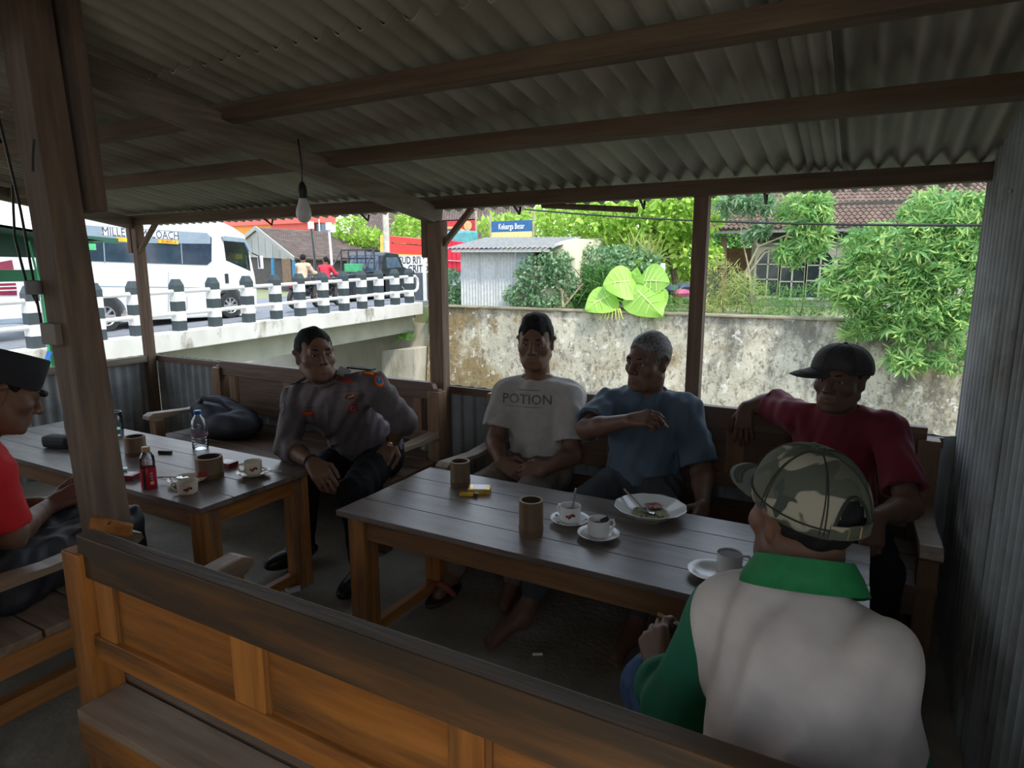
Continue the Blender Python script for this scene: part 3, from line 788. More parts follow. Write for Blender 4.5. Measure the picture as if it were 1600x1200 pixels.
prof = [YZ((-14.6000,7.1261,1.2341)), YZ((-14.6000,7.1308,1.6790)), YZ((-14.6000,7.3181,2.2789)), YZ((-14.6000,7.4772,2.4149)), YZ((-14.6000,9.4611,2.6590)), YZ((-14.6000,10.4318,2.6536)), YZ((-14.6000,11.2257,2.5500)), YZ((-14.6000,11.5937,2.4110)), YZ((-14.6000,11.9340,2.2311)), YZ((-14.6000,12.0566,1.7697)), YZ((-14.6000,12.1687,1.1448)), YZ((-14.6000,12.1981,0.7501)), YZ((-14.6000,12.1853,0.3532)), YZ((-14.6000,12.1014,0.1151)), YZ((-14.6000,11.7689,0.1193)), YZ((-14.6000,9.2059,0.1809)), YZ((-14.6000,8.6052,0.1802)), YZ((-14.6000,7.1464,0.1688))]
b = MB(); b.prism(prof, (BX, 0, 0), (0, 1, 0), (0, 0, 1), (-1.95, 0, 0))
body = b.build('body', M_buswhite, bus, bevel=0.05)
fw = (-14.6000,11.3476,0.3300); rw = (-14.6000,8.1481,0.2557); fz = bz(11.2) + 0.33
cut = []
for (yy, rr) in ((fw[1], 0.44), (rw[1], 0.46)):
    c = MB(); c.lathe([(rr, -0.5), (rr, 0.5)], (BX, yy, bz(yy) + 0.36), 28, Matrix.Rotation(R(90), 3, 'Y')); cut.append(c.mesh('cut'))
dw = [YZ((-14.6000,11.2555,2.0594)), YZ((-14.6000,11.8776,2.0477)), YZ((-14.6000,12.0140,1.7522)), YZ((-14.6000,12.0348,1.2819)), YZ((-14.6000,11.2858,1.5619))]
c = MB(); c.prism(dw, (BX + 0.2, 0, 0), (0, 1, 0), (0, 0, 1), (-1.3, 0, 0)); cut.append(c.mesh('cut'))
boolean_cut(body, cut)
body.data.materials.clear(); body.data.materials.append(M_buswhite)
wheel(bus, BX - 0.12, fw[1], bz(fw[1]) + 0.33, 0.33)
wheel(bus, BX - 0.12, rw[1], bz(rw[1]) + 0.34, 0.35)
for yy in (fw[1], rw[1]): wheel(bus, BX - 1.8, yy, bz(yy) + 0.33, 0.33, s=-1)
def side(name, pts, m, th=0.012, e=bus, X=BX, bev=0.0):
    b_ = MB(); b_.prism(pts, (X + 0.004, 0, 0), (0, 1, 0), (0, 0, 1), (th, 0, 0)); return b_.build(name, m, e, bevel=bev)
def shrink(pts, f):
    cx = sum(p[0] for p in pts) / len(pts); cy = sum(p[1] for p in pts) / len(pts)
    return [(cx + (p[0] - cx) * f, cy + (p[1] - cy) * f) for p in pts]
win = side('window_band', [YZ((-14.6000,7.3361,2.2295)), YZ((-14.6000,10.7742,2.2139)), YZ((-14.6000,10.9101,2.1259)), YZ((-14.6000,10.8553,1.5425)), YZ((-14.6000,10.7195,1.4472)), YZ((-14.6000,7.2805,1.5412))], M_busglass)
side('grey_header', [YZ((-14.6000,7.3405,2.2675)), YZ((-14.6000,10.7757,2.2295)), YZ((-14.6000,10.8752,2.1402)), YZ((-14.6000,10.8589,1.9675)), YZ((-14.6000,7.2979,1.8987))], M_busgrey, 0.02)
pl = side('name_plate', [YZ((-14.6000,8.2841,2.2404)), YZ((-14.6000,9.9698,2.2087)), YZ((-14.6000,10.0148,2.1661)), YZ((-14.6000,9.9699,2.0452)), YZ((-14.6000,8.2784,2.0655)), YZ((-14.6000,8.2305,2.1172))], mat('white_sticker', (0.9, 0.9, 0.9), rough=0.4, rand=0), 0.026)
def side_text(nm, txt, p0, p1, size, m, e, X, sx=1.0, bold=0.0):
    p0, p1 = Vector(p0), Vector(p1); u = (p1 - p0).normalized()
    text_at(nm, txt, size, (X, (p0.y + p1.y) / 2, (p0.z + p1.z) / 2), (0, u.y, u.z), (0, -u.z, u.y), m, e, sx=sx, bold=bold)
M_ink = mat('dark_blue_ink', (0.05, 0.07, 0.12), rough=0.5, rand=0)
side_text('lettering', 'MILLENIUM COACH', (-14.6000,8.2873,2.1466), (-14.6000,9.9609,2.1193), 0.25, M_ink, pl, BX + 0.034, sx=0.80)
ys_ = mat('yellow_sticker', (0.80, 0.50, 0.03), rough=0.4, rand=0); rs_ = mat('red_ink', (0.55, 0.10, 0.03), rough=0.5, rand=0)
for a, c in (((-14.6000,8.5163,1.9931), (-14.6000,8.7548,1.9878)), ((-14.6000,9.4845,1.9843), (-14.6000,9.9789,1.9710))):
    b = MB(); b.beam((BX + 0.03, a[1], a[2]), (BX + 0.03, c[1], c[2]), 0.02, 0.085); st_ = b.build('sticker', ys_, bus)
side_text('lettering', 'EURO 4', (-14.6000,9.5157,1.9854), (-14.6000,9.9624,1.9704), 0.09, rs_, st_, BX + 0.042, sx=1.2)
for xx in (162, 284):
    a, c = {162: ((-14.6000,8.2485,1.9161), (-14.6000,8.2293,1.4954)), 284: ((-14.6000,10.0589,1.9435), (-14.6000,10.0459,1.4758))}[xx]
    b = MB(); b.beam((BX + 0.02, a[1], a[2]), (BX + 0.02, c[1], c[2]), 0.012, 0.02, up=(0, 1, 0)); b.build('window_divider', M_busgrey, bus)
wv = side('door_visor', [YZ((-14.6000,11.1890,2.1525)), YZ((-14.6000,11.2848,2.1722)), YZ((-14.6000,11.8849,2.1304)), YZ((-14.6000,12.0609,1.8200)), YZ((-14.6000,11.9775,1.8016)), YZ((-14.6000,11.8560,2.0305)), YZ((-14.6000,11.2178,2.0581))], M_busgrey, 0.06)
b = MB(); b.prism(dw, (BX - 0.02, 0, 0), (0, 1, 0), (0, 0, 1), (0.008, 0, 0)); b.build('door_pane', glass('clear_window', (0.75, 0.8, 0.85)), bus)
b = MB(); b.prism(shrink(dw, 1.02), (BX - 1.08, 0, 0), (0, 1, 0), (0, 0, 1), (0.008, 0, 0)); b.build('cab_shade_sheet', mat('cab_shade', (0.05, 0.045, 0.045), rand=0), bus)  # dark sheet standing in for the shade inside the cab
a = (-14.6000,11.2634,1.1074)
b = MB(); b.bb(BX, BX + 0.02, a[1] - 0.05, a[1] + 0.05, a[2] - 0.12, a[2] + 0.12); b.build('door_handle', M_black, bus, bevel=0.006)
b = MB(); b.tube([(-14.5000,12.0150,1.7679), (-14.4000,12.1518,1.6857), (-14.4000,12.1678,1.3831)], 0.02, 6); mi = b.build('mirror_arm', M_black, bus)
b = MB(); p = Vector((-14.4000,12.2003,1.5181)); b.box(p, (0.16, 0.06, 0.34)); b.build('mirror', M_buswhite, mi, bevel=0.015)
for a, c in (((-14.6000,9.6820,1.2808), (-14.6000,9.5883,0.3514)), ((-14.6000,10.1040,0.6937), (-14.6000,10.0738,0.3848))):
    b = MB(); b.beam((BX + 0.004, a[1], a[2]), (BX + 0.004, c[1], c[2]), 0.006, 0.012, up=(0, 1, 0)); b.build('panel_seam', M_busgrey, bus)
b = MB(); a = (-14.6000,7.8688,0.9973); c = (-14.6000,11.0704,0.8675); b.beam((BX + 0.004, a[1], a[2]), (BX + 0.004, c[1], c[2]), 0.006, 0.015); b.build('side_crease', M_busgrey, bus)

# ---- white van behind the big post
VX = -14.7
van = thing('van', 'white van with dark red tail lamps at the far left edge', 'van', (VX - 1, 4, bz(4)))
vp = [YZ((-14.7000,6.6026,0.2976)), YZ((-14.7000,6.6773,0.7368)), YZ((-14.7000,6.7144,1.2380)), YZ((-14.7000,6.6669,1.5853)), YZ((-14.7000,6.5473,1.6815)), YZ((-14.7000,5.7532,1.7123)), YZ((-14.7000,5.4253,1.3659)), YZ((-14.7000,5.1991,1.0297)), YZ((-14.7000,5.0605,0.2993))]
b = MB(); b.prism(vp, (VX, 0, 0), (0, 1, 0), (0, 0, 1), (-1.6, 0, 0)); b.build('body', M_buswhite, van, bevel=0.05)
M_tail = mat('dark_red_lamp', (0.22, 0.02, 0.04), (0.16, 0.015, 0.05), rough=0.2, rand=0)
def vside(nm, pts, m, th): b_ = MB(); b_.prism(pts, (VX + 0.003, 0, 0), (0, 1, 0), (0, 0, 1), (th, 0, 0)); return b_.build(nm, m, van, bevel=0.006)
vside('upper_tail_lamp', [YZ((-14.7000,6.2891,1.4844)), YZ((-14.7000,6.5297,1.5347)), YZ((-14.7000,6.5402,1.3508)), YZ((-14.7000,6.2730,1.3517))], M_tail, 0.02)
vside('lower_tail_lamp', [YZ((-14.7000,6.2407,1.0857)), YZ((-14.7000,6.5419,1.0915)), YZ((-14.7000,6.5356,0.8555)), YZ((-14.7000,6.2142,0.8675))], M_tail, 0.02)
for yy in (448, 454):
    a, c = {448: ((-14.7000,6.2333,1.0252), (-14.7000,6.5455,1.0294)), 454: ((-14.7000,6.2245,0.9524), (-14.7000,6.5366,0.9551))}[yy]
    b = MB(); b.beam((VX + 0.026, a[1], a[2]), (VX + 0.026, c[1], c[2]), 0.006, 0.02); b.build('lamp_bar', M_wpaint, van)
b = MB(); a = (-14.7000,6.0895,0.3607); c = (-14.7000,6.6325,0.3591); b.beam((VX + 0.01, a[1], a[2]), (VX + 0.01, c[1], c[2]), 0.03, 0.09); b.build('bumper_strip', M_busgrey, van)
for yy in (2.1, 4.9): wheel(van, VX - 0.12, yy, bz(yy) + 0.30, 0.30)

# ---- black pickup with a rack
PX = -15.4
pk = thing('pickup_truck', 'black pickup truck with a tubular rack on its bed', 'pickup truck', (PX - 0.9, 17, 0.25))
M_pk = mat('black_car_paint', (0.018, 0.022, 0.03), (0.03, 0.035, 0.045), rough=0.25, spec=0.5, rand=0)
M_pkg = mat('pickup_glass', (0.06, 0.09, 0.14), (0.10, 0.14, 0.20), rough=0.06, spec=0.6, rand=0)
bed = [YZ((-15.4000,16.3692,1.1491)), YZ((-15.4000,18.5252,1.1728)), YZ((-15.4000,18.5536,0.3705)), YZ((-15.4000,16.2864,0.3512))]
b = MB(); b.prism(bed, (PX, 0, 0), (0, 1, 0), (0, 0, 1), (-1.7, 0, 0)); b.build('bed', M_pk, pk, bevel=0.03)
cab = [YZ((-15.4000,18.2669,0.3130)), YZ((-15.4000,18.3166,1.2197)), YZ((-15.4000,18.4536,1.8057)), YZ((-15.4000,18.6363,1.9215)), YZ((-15.4000,19.2892,1.8878)), YZ((-15.4000,19.6053,1.4000)), YZ((-15.4000,20.2642,1.2308)), YZ((-15.4000,20.4089,0.8398)), YZ((-15.4000,20.3857,0.3007))]
b = MB(); b.prism(cab, (PX, 0, 0), (0, 1, 0), (0, 0, 1), (-1.7, 0, 0)); b.build('cab', M_pk, pk, bevel=0.03)
b = MB(); b.prism([YZ((-15.4000,18.5911,1.7400)), YZ((-15.4000,19.2079,1.7478)), YZ((-15.4000,19.4519,1.3765)), YZ((-15.4000,18.6060,1.3545))], (PX + 0.004, 0, 0), (0, 1, 0), (0, 0, 1), (0.012, 0, 0)); b.build('side_window', M_pkg, pk)
a = Vector((-15.4000,18.3179,1.2423)); c = Vector((-15.4000,18.4524,1.7832))
b = MB(); b.add([(PX - 0.12, a.y - 0.02, a.z), (PX - 1.58, a.y - 0.02, a.z), (PX - 1.48, c.y - 0.03, c.z), (PX - 0.22, c.y - 0.03, c.z), (PX - 0.12, a.y - 0.0, a.z), (PX - 1.58, a.y - 0.0, a.z), (PX - 1.48, c.y, c.z), (PX - 0.22, c.y, c.z)],
                 [(0, 1, 2, 3), (4, 7, 6, 5), (0, 4, 5, 1), (1, 5, 6, 2), (2, 6, 7, 3), (3, 7, 4, 0)]); b.build('rear_window', M_pkg, pk)
ry = a.y - 0.25; rz0 = a.z - 0.05; rz1 = c.z + 0.22
rk = []
for x in (PX - 0.1, PX - 0.5, PX - 0.9, PX - 1.3, PX - 1.65):
    b = MB(); b.tube([(x, ry, rz0), (x, ry, rz1)], 0.03, 6); b.build('rack_bar', M_pk, pk)
for zz in (rz1, (rz0 + rz1) / 2 + 0.1):
    b = MB(); b.tube([(PX - 0.1, ry, zz), (PX - 1.65, ry, zz)], 0.03, 6); b.build('rack_rail', M_pk, pk)
for x in (PX - 0.1, PX - 1.65):
    b = MB(); b.tube([(x, ry, rz1), (x, ry - 0.55, rz0 + 0.1)], 0.028, 6); b.build('rack_stay', M_pk, pk)
b = MB(); b.tube([(PX - 0.05, ry, rz0 + 0.06), (PX - 0.05, ry - 1.3, rz0 - 0.04)], 0.022, 6); b.build('side_bar', M_pk, pk)
b = MB(); b.box((PX - 0.9, ry - 0.2, rz0 + 0.17), (0.6, 0.3, 0.3)); b.build('green_crate', mat('green_plastic', (0.08, 0.42, 0.18), rand=0), pk, bevel=0.02)
wheel(pk, PX - 0.08, Vector((-15.4000,17.1206,0.2502)).y, bz(16.5) + 0.32, 0.33, spokes=5)
wheel(pk, PX - 0.08, Vector((-15.4000,19.5930,0.3309)).y, bz(17.7) + 0.33, 0.33, spokes=5)

# ---- small car behind the bus nose
cr_ = thing('car', 'small red and blue car far behind the nose of the minibus', 'car', (-64.4826,54.7741,0.2600))
c0 = Vector((-42.0211,35.6608,0.2600)) + Vector((0, 0, -0.16))
b = MB(); b.box(c0 + Vector((0, 0, 0.65)), (1.7, 3.6, 0.75)); b.build('lower_body', mat('orange_red_paint', (0.55, 0.09, 0.04), rand=0), cr_, bevel=0.15)
b = MB(); b.box(c0 + Vector((0, 0.3, 1.25)), (1.45, 2.0, 0.6)); b.build('cabin_glass', M_pkg, cr_, bevel=0.15)
b = MB(); b.box(c0 + Vector((0, 0.3, 1.58)), (1.3, 1.7, 0.08)); b.build('roof', mat('orange_red_paint', (0.55, 0.09, 0.04), rand=0), cr_, bevel=0.02)
for sx_ in (-0.75, 0.75):
    for sy_ in (-1.1, 1.1): wheel(cr_, c0.x + sx_, c0.y + sy_, c0.z + 0.3, 0.3)

# ---- roofs with clay tiles
def tile_field(name, A, D, E, B_, nu, nv, m, parent, h=0.05):
    """rows of curved clay tiles: ridge A-D, eave B-E"""
    A, D, E, B_ = (Vector(p) for p in (A, D, E, B_))
    N = (D - A).cross(B_ - A).normalized()
    if N.z < 0: N = -N
    su = 6; vs_ = []; fs = []
    arch = [0.0, 0.55, 0.9, 1.0, 0.65, 0.2, 0.0]
    for j in range(nv):
        v0, v1 = j / nv, (j + 1.08) / nv
        base = len(vs_)
        for w, lift in ((v0, 0.0), (v1, h * 0.55), (v1, -h * 0.6)):
            for i in range(nu * su + 1):
                u = (i + (0.5 * su if j % 2 else 0) * 0) / (nu * su)
                P = A.lerp(D, u).lerp(B_.lerp(E, u), w)
                jit = random.uniform(-0.004, 0.006) if lift > 0 else 0
                vs_.append(P + N * (arch[i % su] * h + lift + jit))
        n1 = nu * su + 1
        for i in range(nu * su):
            fs.append((base + i, base + i + 1, base + n1 + i + 1, base + n1 + i))
            fs.append((base + n1 + i, base + n1 + i + 1, base + 2 * n1 + i + 1, base + 2 * n1 + i))
    k0 = len(vs_); vs_ += [p - N * h * 0.5 for p in (A, D, E, B_)]; fs.append((k0, k0 + 1, k0 + 2, k0 + 3))
    me = bpy.data.meshes.new(name); me.from_pydata(vs_, [], fs)
    o = link(name, me, m, parent); o['kind'] = 'stuff'
    return o
M_tile = mat('brown_clay_tiles', (0.17, 0.115, 0.09), (0.11, 0.078, 0.062), rough=0.85, scale=4, c3=(0.22, 0.155, 0.125), scale3=2.5, rand=0, bump=0.2)
M_tile2 = mat('dull_grey_brown_tiles', (0.17, 0.13, 0.11), (0.12, 0.092, 0.08), rough=0.85, scale=3, c3=(0.21, 0.17, 0.145), scale3=2, rand=0, bump=0.2)
M_oldwood = wood('silvered_boards', (0.42, 0.42, 0.40), (0.30, 0.30, 0.29), 'z', rough=0.85)

# old wooden house beyond the bridge
oh = thing('wooden_house', 'old house with a silvery board gable and brown tiled roof', 'house', (-69.7317,65.8032,0.2600))
A = (-30.7605,26.0000,3.5405); D = (-27.4330,33.0000,3.3227); E_ = (-24.3014,31.5000,1.6634); B_ = (-26.1575,24.4000,1.7901); C_ = (-36.3730,28.0000,2.0833)
tile_field('roof_tiles', A, D, E_, B_, 64, 18, M_tile2, oh, 0.07)
Av, Bv, Cv, Ev = Vector(A), Vector(B_), Vector(C_), Vector(E_)
tile_field('roof_tiles', A, Vector(D), Cv + (Vector(D) - Av), C_, 64, 18, M_tile2, oh, 0.07)
gn = 11
for k in range(gn):
    t0, t1 = k / gn, (k + 1) / gn
    p0, p1 = Cv.lerp(Bv, t0 + 0.004), Cv.lerp(Bv, t1 - 0.004)
    ap = (Av - Cv).dot((Bv - Cv).normalized()) / (Bv - Cv).length
    def hh(t): return (t / ap if t < ap else (1 - t) / (1 - ap)) * 0.93
    q0, q1 = p0.copy(), p1.copy()
    off = Av - Cv.lerp(Bv, ap)
    q0 = p0 + off * hh(t0 + 0.004); q1 = p1 + off * hh(t1 - 0.004)
    w = Vector((0.05, 0.06, 0))
    b = MB(); b.add([p0, p1, q1, q0, p0 + w, p1 + w, q1 + w, q0 + w], [(0, 1, 2, 3), (7, 6, 5, 4), (0, 4, 5, 1), (1, 5, 6, 2), (2, 6, 7, 3), (3, 7, 4, 0)])
    b.build('gable_board', M_oldwood, oh)
for P_, Q_ in ((Av, Bv), (Av, Cv)):
    b = MB(); b.beam(P_ + Vector((0, -0.12, 0.02)), Q_ + Vector((0, -0.12, 0.02)), 0.08, 0.22); b.build('barge_board', M_oldwood, oh)
wall0 = Cv.lerp(Bv, 0.05) + Vector((0.15, 0.2, 0)); wall1 = Cv.lerp(Bv, 0.97) + Vector((0.15, 0.2, 0)); we = Ev + Vector((-0.7, 0.7, 0))
M_dkwall = mat('dark_plank_wall', (0.10, 0.09, 0.085), (0.07, 0.06, 0.06), rough=0.85, rand=0)
b = MB(); b.beam((wall0.x, wall0.y, wall0.z / 2), (wall1.x, wall1.y, wall0.z / 2), 0.12, wall0.z - 0.18); b.build('gable_wall', M_dkwall, oh)
b = MB(); b.beam((wall1.x, wall1.y, wall0.z / 2), (we.x, we.y, wall0.z / 2), 0.12, wall0.z - 0.18); b.build('long_wall', M_dkwall, oh)
for px, mm in ((0, None),):
    M_blue = mat('blue_paint', (0.05, 0.22, 0.42), rand=0)
    for a, c in (((-27.6224,24.2000,1.8291), (-27.6867,24.2000,0.6352)), ((-26.0884,24.2000,1.6909), (-26.1350,24.2000,0.5864))):
        b = MB(); b.beam(a, c, 0.14, 0.1, up=(0, 1, 0)); b.build('door_frame', M_blue, oh)
    b = MB(); b.beam((-26.9318,24.2500,1.1700), (-26.9847,24.2500,0.5755), 0.0, 0.0) if False else b.box((-26.7521,24.3000,1.1703), (0.6, 0.06, 1.3)); b.build('door_panel', mat('brown_door', (0.20, 0.13, 0.09), rand=0), oh, bevel=0.02)

# red and orange long building behind
rb = thing('long_building', 'long orange and red facade behind the old wooden house', 'building', (-49.8534,44.0000,2.4166))
x0, x1, xm = Vector((-56.4209,44.0000,4.6475)), Vector((-43.7729,44.0000,4.3465)), Vector((-50.1770,44.0000,4.4989))
top = Vector((-49.5577,44.0000,5.5974)).z
b = MB(); b.bb(x0.x - 4, xm.x, 44, 46, 0.1, top - 0.3); b.build('orange_wall', mat('orange_paint', (0.80, 0.33, 0.06), (0.74, 0.29, 0.05), rand=0, rough=0.6), rb)
b = MB(); b.bb(xm.x, x1.x - 0.9, 44, 46, 0.1, top - 0.3); b.build('red_wall', mat('coral_red_paint', (0.72, 0.13, 0.10), (0.66, 0.11, 0.09), rand=0, rough=0.6), rb)
b = MB(); b.bb(x0.x - 4, x1.x, 43.6, 46, top - 0.3, top + 0.55); b.build('red_parapet', mat('coral_red_paint', (0.72, 0.13, 0.10), rand=0), rb, bevel=0.03)
b = MB(); b.bb(x1.x - 0.9, x1.x - 0.1, 44.2, 45, 0.1, top - 0.3); b.build('window_pane', M_pkg, rb)
b = MB(); b.tube([(x1.x, 43.8, 0.1), (x1.x, 43.8, top)], 0.06, 8); b.build('corner_pipe', M_wpaint, rb)

# lamps on poles
def lamp_pole(label, bx, top, base, m, head):
    base = (base[0], base[1], 0.1); e = thing('lamp_post', label, 'lamp post', base, 'square lamps on poles')
    b_ = MB(); b_.tube([base, top], [0.055, 0.045], 8); b_.build('pole', m, e, smooth=True)
    b_ = MB(); b_.box(Vector(top) + Vector((0, 0, 0.1)), (0.20, 0.17, 0.30)); b_.build('lamp_head', mat('white_lamp_box', (0.85, 0.87, 0.88), rough=0.35, rand=0), e, bevel=0.03)
lamp_pole('square white lamp on a thin black pole beside the riders', 0, (-20.4527,20.0000,2.9842), (-20.2398,20.0000,0.4792), M_pk, 0)
lamp_pole('square white lamp on a white pole beside the black pickup', 0, (-18.9756,19.5000,2.8684), (-18.8490,19.5000,0.6688), M_wpaint, 0)

# ---- far side of the road: red truck, painted wall, gate pillar, banners, pole
tr = thing('red_truck', 'red cargo truck body with yellow edges behind the braced post', 'truck', (-17.8137,24.0000,1.0301))
M_red = mat('truck_red', (0.72, 0.05, 0.04), (0.62, 0.04, 0.04), rough=0.4, rand=0.05)
M_red2 = mat('truck_red_deep', (0.70, 0.02, 0.05), (0.58, 0.015, 0.04), rough=0.4, rand=0.05)
M_yel = mat('truck_yellow', (0.80, 0.55, 0.12), rough=0.5, rand=0)
a0, a1 = Vector((-19.9122,24.0000,2.8263)), Vector((-19.9499,24.0000,1.9854)); a2, a3 = Vector((-16.7270,24.0000,2.5077)), Vector((-16.7420,24.0000,1.8727))
def quadslab(p, q, r_, s_, th, nm, m, e):
    w = Vector((0, th, 0)); b_ = MB()
    b_.add([p, q, r_, s_, p + w, q + w, r_ + w, s_ + w], [(0, 1, 2, 3), (7, 6, 5, 4), (0, 4, 5, 1), (1, 5, 6, 2), (2, 6, 7, 3), (3, 7, 4, 0)])
    return b_.build(nm, m, e)
def lr(t, s_): return a0.lerp(a2, t).lerp(a1.lerp(a3, t), s_)
quadslab(lr(0, 0.0), lr(1, 0.0), lr(1, 0.34), lr(0, 0.34), 1.8, 'upper_board', M_red, tr)
quadslab(lr(0, 0.40), lr(1, 0.40), lr(1, 1), lr(0, 1), 1.8, 'lower_board', M_red, tr)
b = MB(); b.beam(lr(0, 1.03) + Vector((0, -0.04, 0)), lr(1, 1.03) + Vector((0, -0.04, 0)), 0.08, 0.09); b.build('yellow_sill', M_yel, tr)
b = MB(); b.beam(lr(0, -0.03) + Vector((-0.1, -0.05, 0)), lr(0, 1.05) + Vector((-0.1, -0.05, 0)), 0.16, 0.1, up=(0, 1, 0)); b.build('yellow_corner', M_yel, tr)
r0, r1, r2, r3 = Vector((-16.5801,23.6000,2.6000)), Vector((-15.4920,23.6000,2.4185)), Vector((-15.4467,23.6000,1.2380)), Vector((-16.6135,23.6000,1.2348))
n = 5
for k in range(n):
    p, q = r0.lerp(r1, k / n + 0.01), r0.lerp(r1, (k + 1) / n - 0.01); s_, r_ = r3.lerp(r2, k / n + 0.01), r3.lerp(r2, (k + 1) / n - 0.01)
    quadslab(p, q, r_, s_, 1.5, 'tail_panel', M_red2, tr)
quadslab(r0.lerp(r3, 0.02) + Vector((0, 0.05, 0)), r1.lerp(r2, 0.02) + Vector((0, 0.05, 0)), r1.lerp(r2, 0.99) + Vector((0, 0.05, 0)), r0.lerp(r3, 0.99) + Vector((0, 0.05, 0)), 1.4, 'inner_panel', M_red2, tr)
b = MB(); b.beam(r0.lerp(r3, 0.66) + Vector((0, -0.03, 0)), r1.lerp(r2, 0.66) + Vector((0, -0.03, 0)), 0.05, 0.04); b.build('tail_bar', mat('pink_metal', (0.75, 0.35, 0.38), rand=0), tr)
b = MB(); p = Vector((-15.9787,24.5000,2.6484)); b.box(p, (1.2, 0.8, 0.6)); b.build('teal_cover', mat('teal_tarp', (0.12, 0.42, 0.45), rand=0), tr, bevel=0.1)
for px in (0, 1):
    c = Vector(((-18.8549,24.4000,0.7255), (-16.5256,24.4000,0.7504))[px])
    wheel(tr, c.x, c.y, 0.6, 0.45, spokes=5)
b = MB(); p = Vector((-16.1825,23.9000,0.9856)); b.box(p, (1.6, 0.2, 0.75)); b.build('grey_underframe', mat('pale_grey_metal', (0.45, 0.5, 0.52), rand=0), tr)

pw_ = thing('painted_wall', 'low white wall with black hand-painted writing beside the pickup', 'wall', (-16.4505,21.5000,0.8074))
w0, w1 = Vector((-17.5705,21.5000,1.8436)), Vector((-15.5563,21.5000,1.8279)); zb = 0.12
b = MB(); b.bb(w0.x, w1.x, 21.5, 21.7, zb, w0.z); b.build('wall_body', mat('chalky_white', (0.82, 0.82, 0.80), (0.74, 0.74, 0.72), rand=0, rough=0.85), pw_, bevel=0.01)
M_brush = mat('black_brush_paint', (0.03, 0.03, 0.03), rand=0)
text_at('lettering', "E SUD RI'I CP", 0.42, (Vector((-16.4540,21.5000,1.6561)).x, 21.492, Vector((-16.4540,21.5000,1.6561)).z), (1, 0, 0), (0, 0, 1), M_brush, pw_, sx=0.75, bold=0.004)
text_at('lettering', "La CRITO", 0.40, (Vector((-16.3681,21.5000,1.3231)).x, 21.492, Vector((-16.3681,21.5000,1.3231)).z), (1, 0, 0), (0, 0, 1), M_brush, pw_, sx=0.85, bold=0.004)
gp = thing('gate_pillar', 'dark grey gate pillar with a white post at the end of the bridge', 'pillar', (-13.6488,18.2000,0.1128))
p0, p1 = Vector((-13.8602,18.2000,1.2044)), Vector((-13.4834,18.2000,0.1613))
b = MB(); b.bb(p0.x, p1.x, 18.2, 18.7, 0.1, p0.z); b.build('pillar_body', mat('charcoal_paint', (0.07, 0.085, 0.10), (0.09, 0.10, 0.12), rand=0), gp, bevel=0.02)
b = MB(); b.bb(p1.x + 0.02, p1.x + 0.12, 18.15, 18.25, 0.1, p0.z + 0.45); b.build('white_post', M_wpaint, gp, bevel=0.01)

def banner(label, x0_, x1_, y, z0_, z1_, strips):
    e = thing('banner', label, 'banner', (x0_, y, z0_), 'banners on bamboo poles')
    for nm, zA, zB, m in strips:
        b_ = MB(); b_.bb(x0_, x1_, y, y + 0.015, z0_ + (z1_ - z0_) * zA, z0_ + (z1_ - z0_) * zB); b_.build(nm, m, e)
    for x in (x0_ - 0.06, x1_ + 0.06):
        b_ = MB(); b_.tube([(x, y + 0.03, 0.1), (x, y + 0.03, z1_ + 0.35)], 0.05, 7); b_.build('bamboo_pole', M_stem, e, smooth=True)
    return e
q0, q1 = Vector((-14.7637,25.0000,3.3511)), Vector((-12.7833,25.0000,2.4687))
M_navy = mat('banner_blue', (0.03, 0.14, 0.34), rand=0, rough=0.5); M_by = mat('banner_yellow', (0.80, 0.72, 0.30), (0.72, 0.62, 0.22), rand=0, scale=12, rough=0.5)
bn = banner('blue and yellow banner with white gothic lettering above the shed', q0.x, q1.x, 25, q1.z - 0.35, q0.z, [('blue_field', 0.62, 1.0, M_navy), ('yellow_field', 0.35, 0.62, M_by), ('lower_blue_field', 0.0, 0.35, M_navy)])
M_wink = mat('white_ink', (0.88, 0.88, 0.88), rand=0)
zc = q1.z - 0.35; H = q0.z - zc
text_at('lettering', 'Keluarga Besar', 0.34, ((q0.x + q1.x) / 2, 24.99, zc + H * 0.80), (1, 0, 0), (0, 0, 1), M_wink, bn, sx=0.62, bold=0.004)
text_at('lettering', 'DAJIN BUTUNG', 0.26, ((q0.x + q1.x) / 2, 24.99, zc + H * 0.22), (1, 0, 0), (0, 0, 1), M_wink, bn, sx=0.7, bold=0.004)
q0, q1 = Vector((-18.7665,26.0000,3.5694)), Vector((-16.2544,26.0000,2.5368))
M_maroon = mat('banner_maroon', (0.50, 0.05, 0.06), (0.42, 0.04, 0.05), rand=0); M_char = mat('banner_charcoal', (0.09, 0.10, 0.13), rand=0); M_bo = mat('banner_orange', (0.85, 0.5, 0.22), rand=0)
bn2 = banner('maroon and black banner with an orange arc beside the diagonal brace', q0.x, q1.x, 26, q1.z - 0.3, q0.z, [('maroon_field', 0.0, 1.0, M_maroon), ('orange_edge', 0.965, 1.0, M_bo)])
zc = q1.z - 0.3; H = q0.z - zc; W = q1.x - q0.x
arc = [(W * t, H * (0.70 - 1.15 * (t - 0.45) ** 2)) for t in [i / 12 for i in range(13)]]
b = MB(); b.prism([(0, 0)] + [(W, 0)] + arc[::-1], (q0.x, 25.985, zc), (1, 0, 0), (0, 0, 1), (0, 0.012, 0)); b.build('black_field', M_char, bn2)
b = MB(); b.prism(arc + [(a, c + 0.10) for a, c in arc[::-1]], (q0.x, 25.98, zc), (1, 0, 0), (0, 0, 1), (0, 0.012, 0)); b.build('orange_arc', M_bo, bn2)
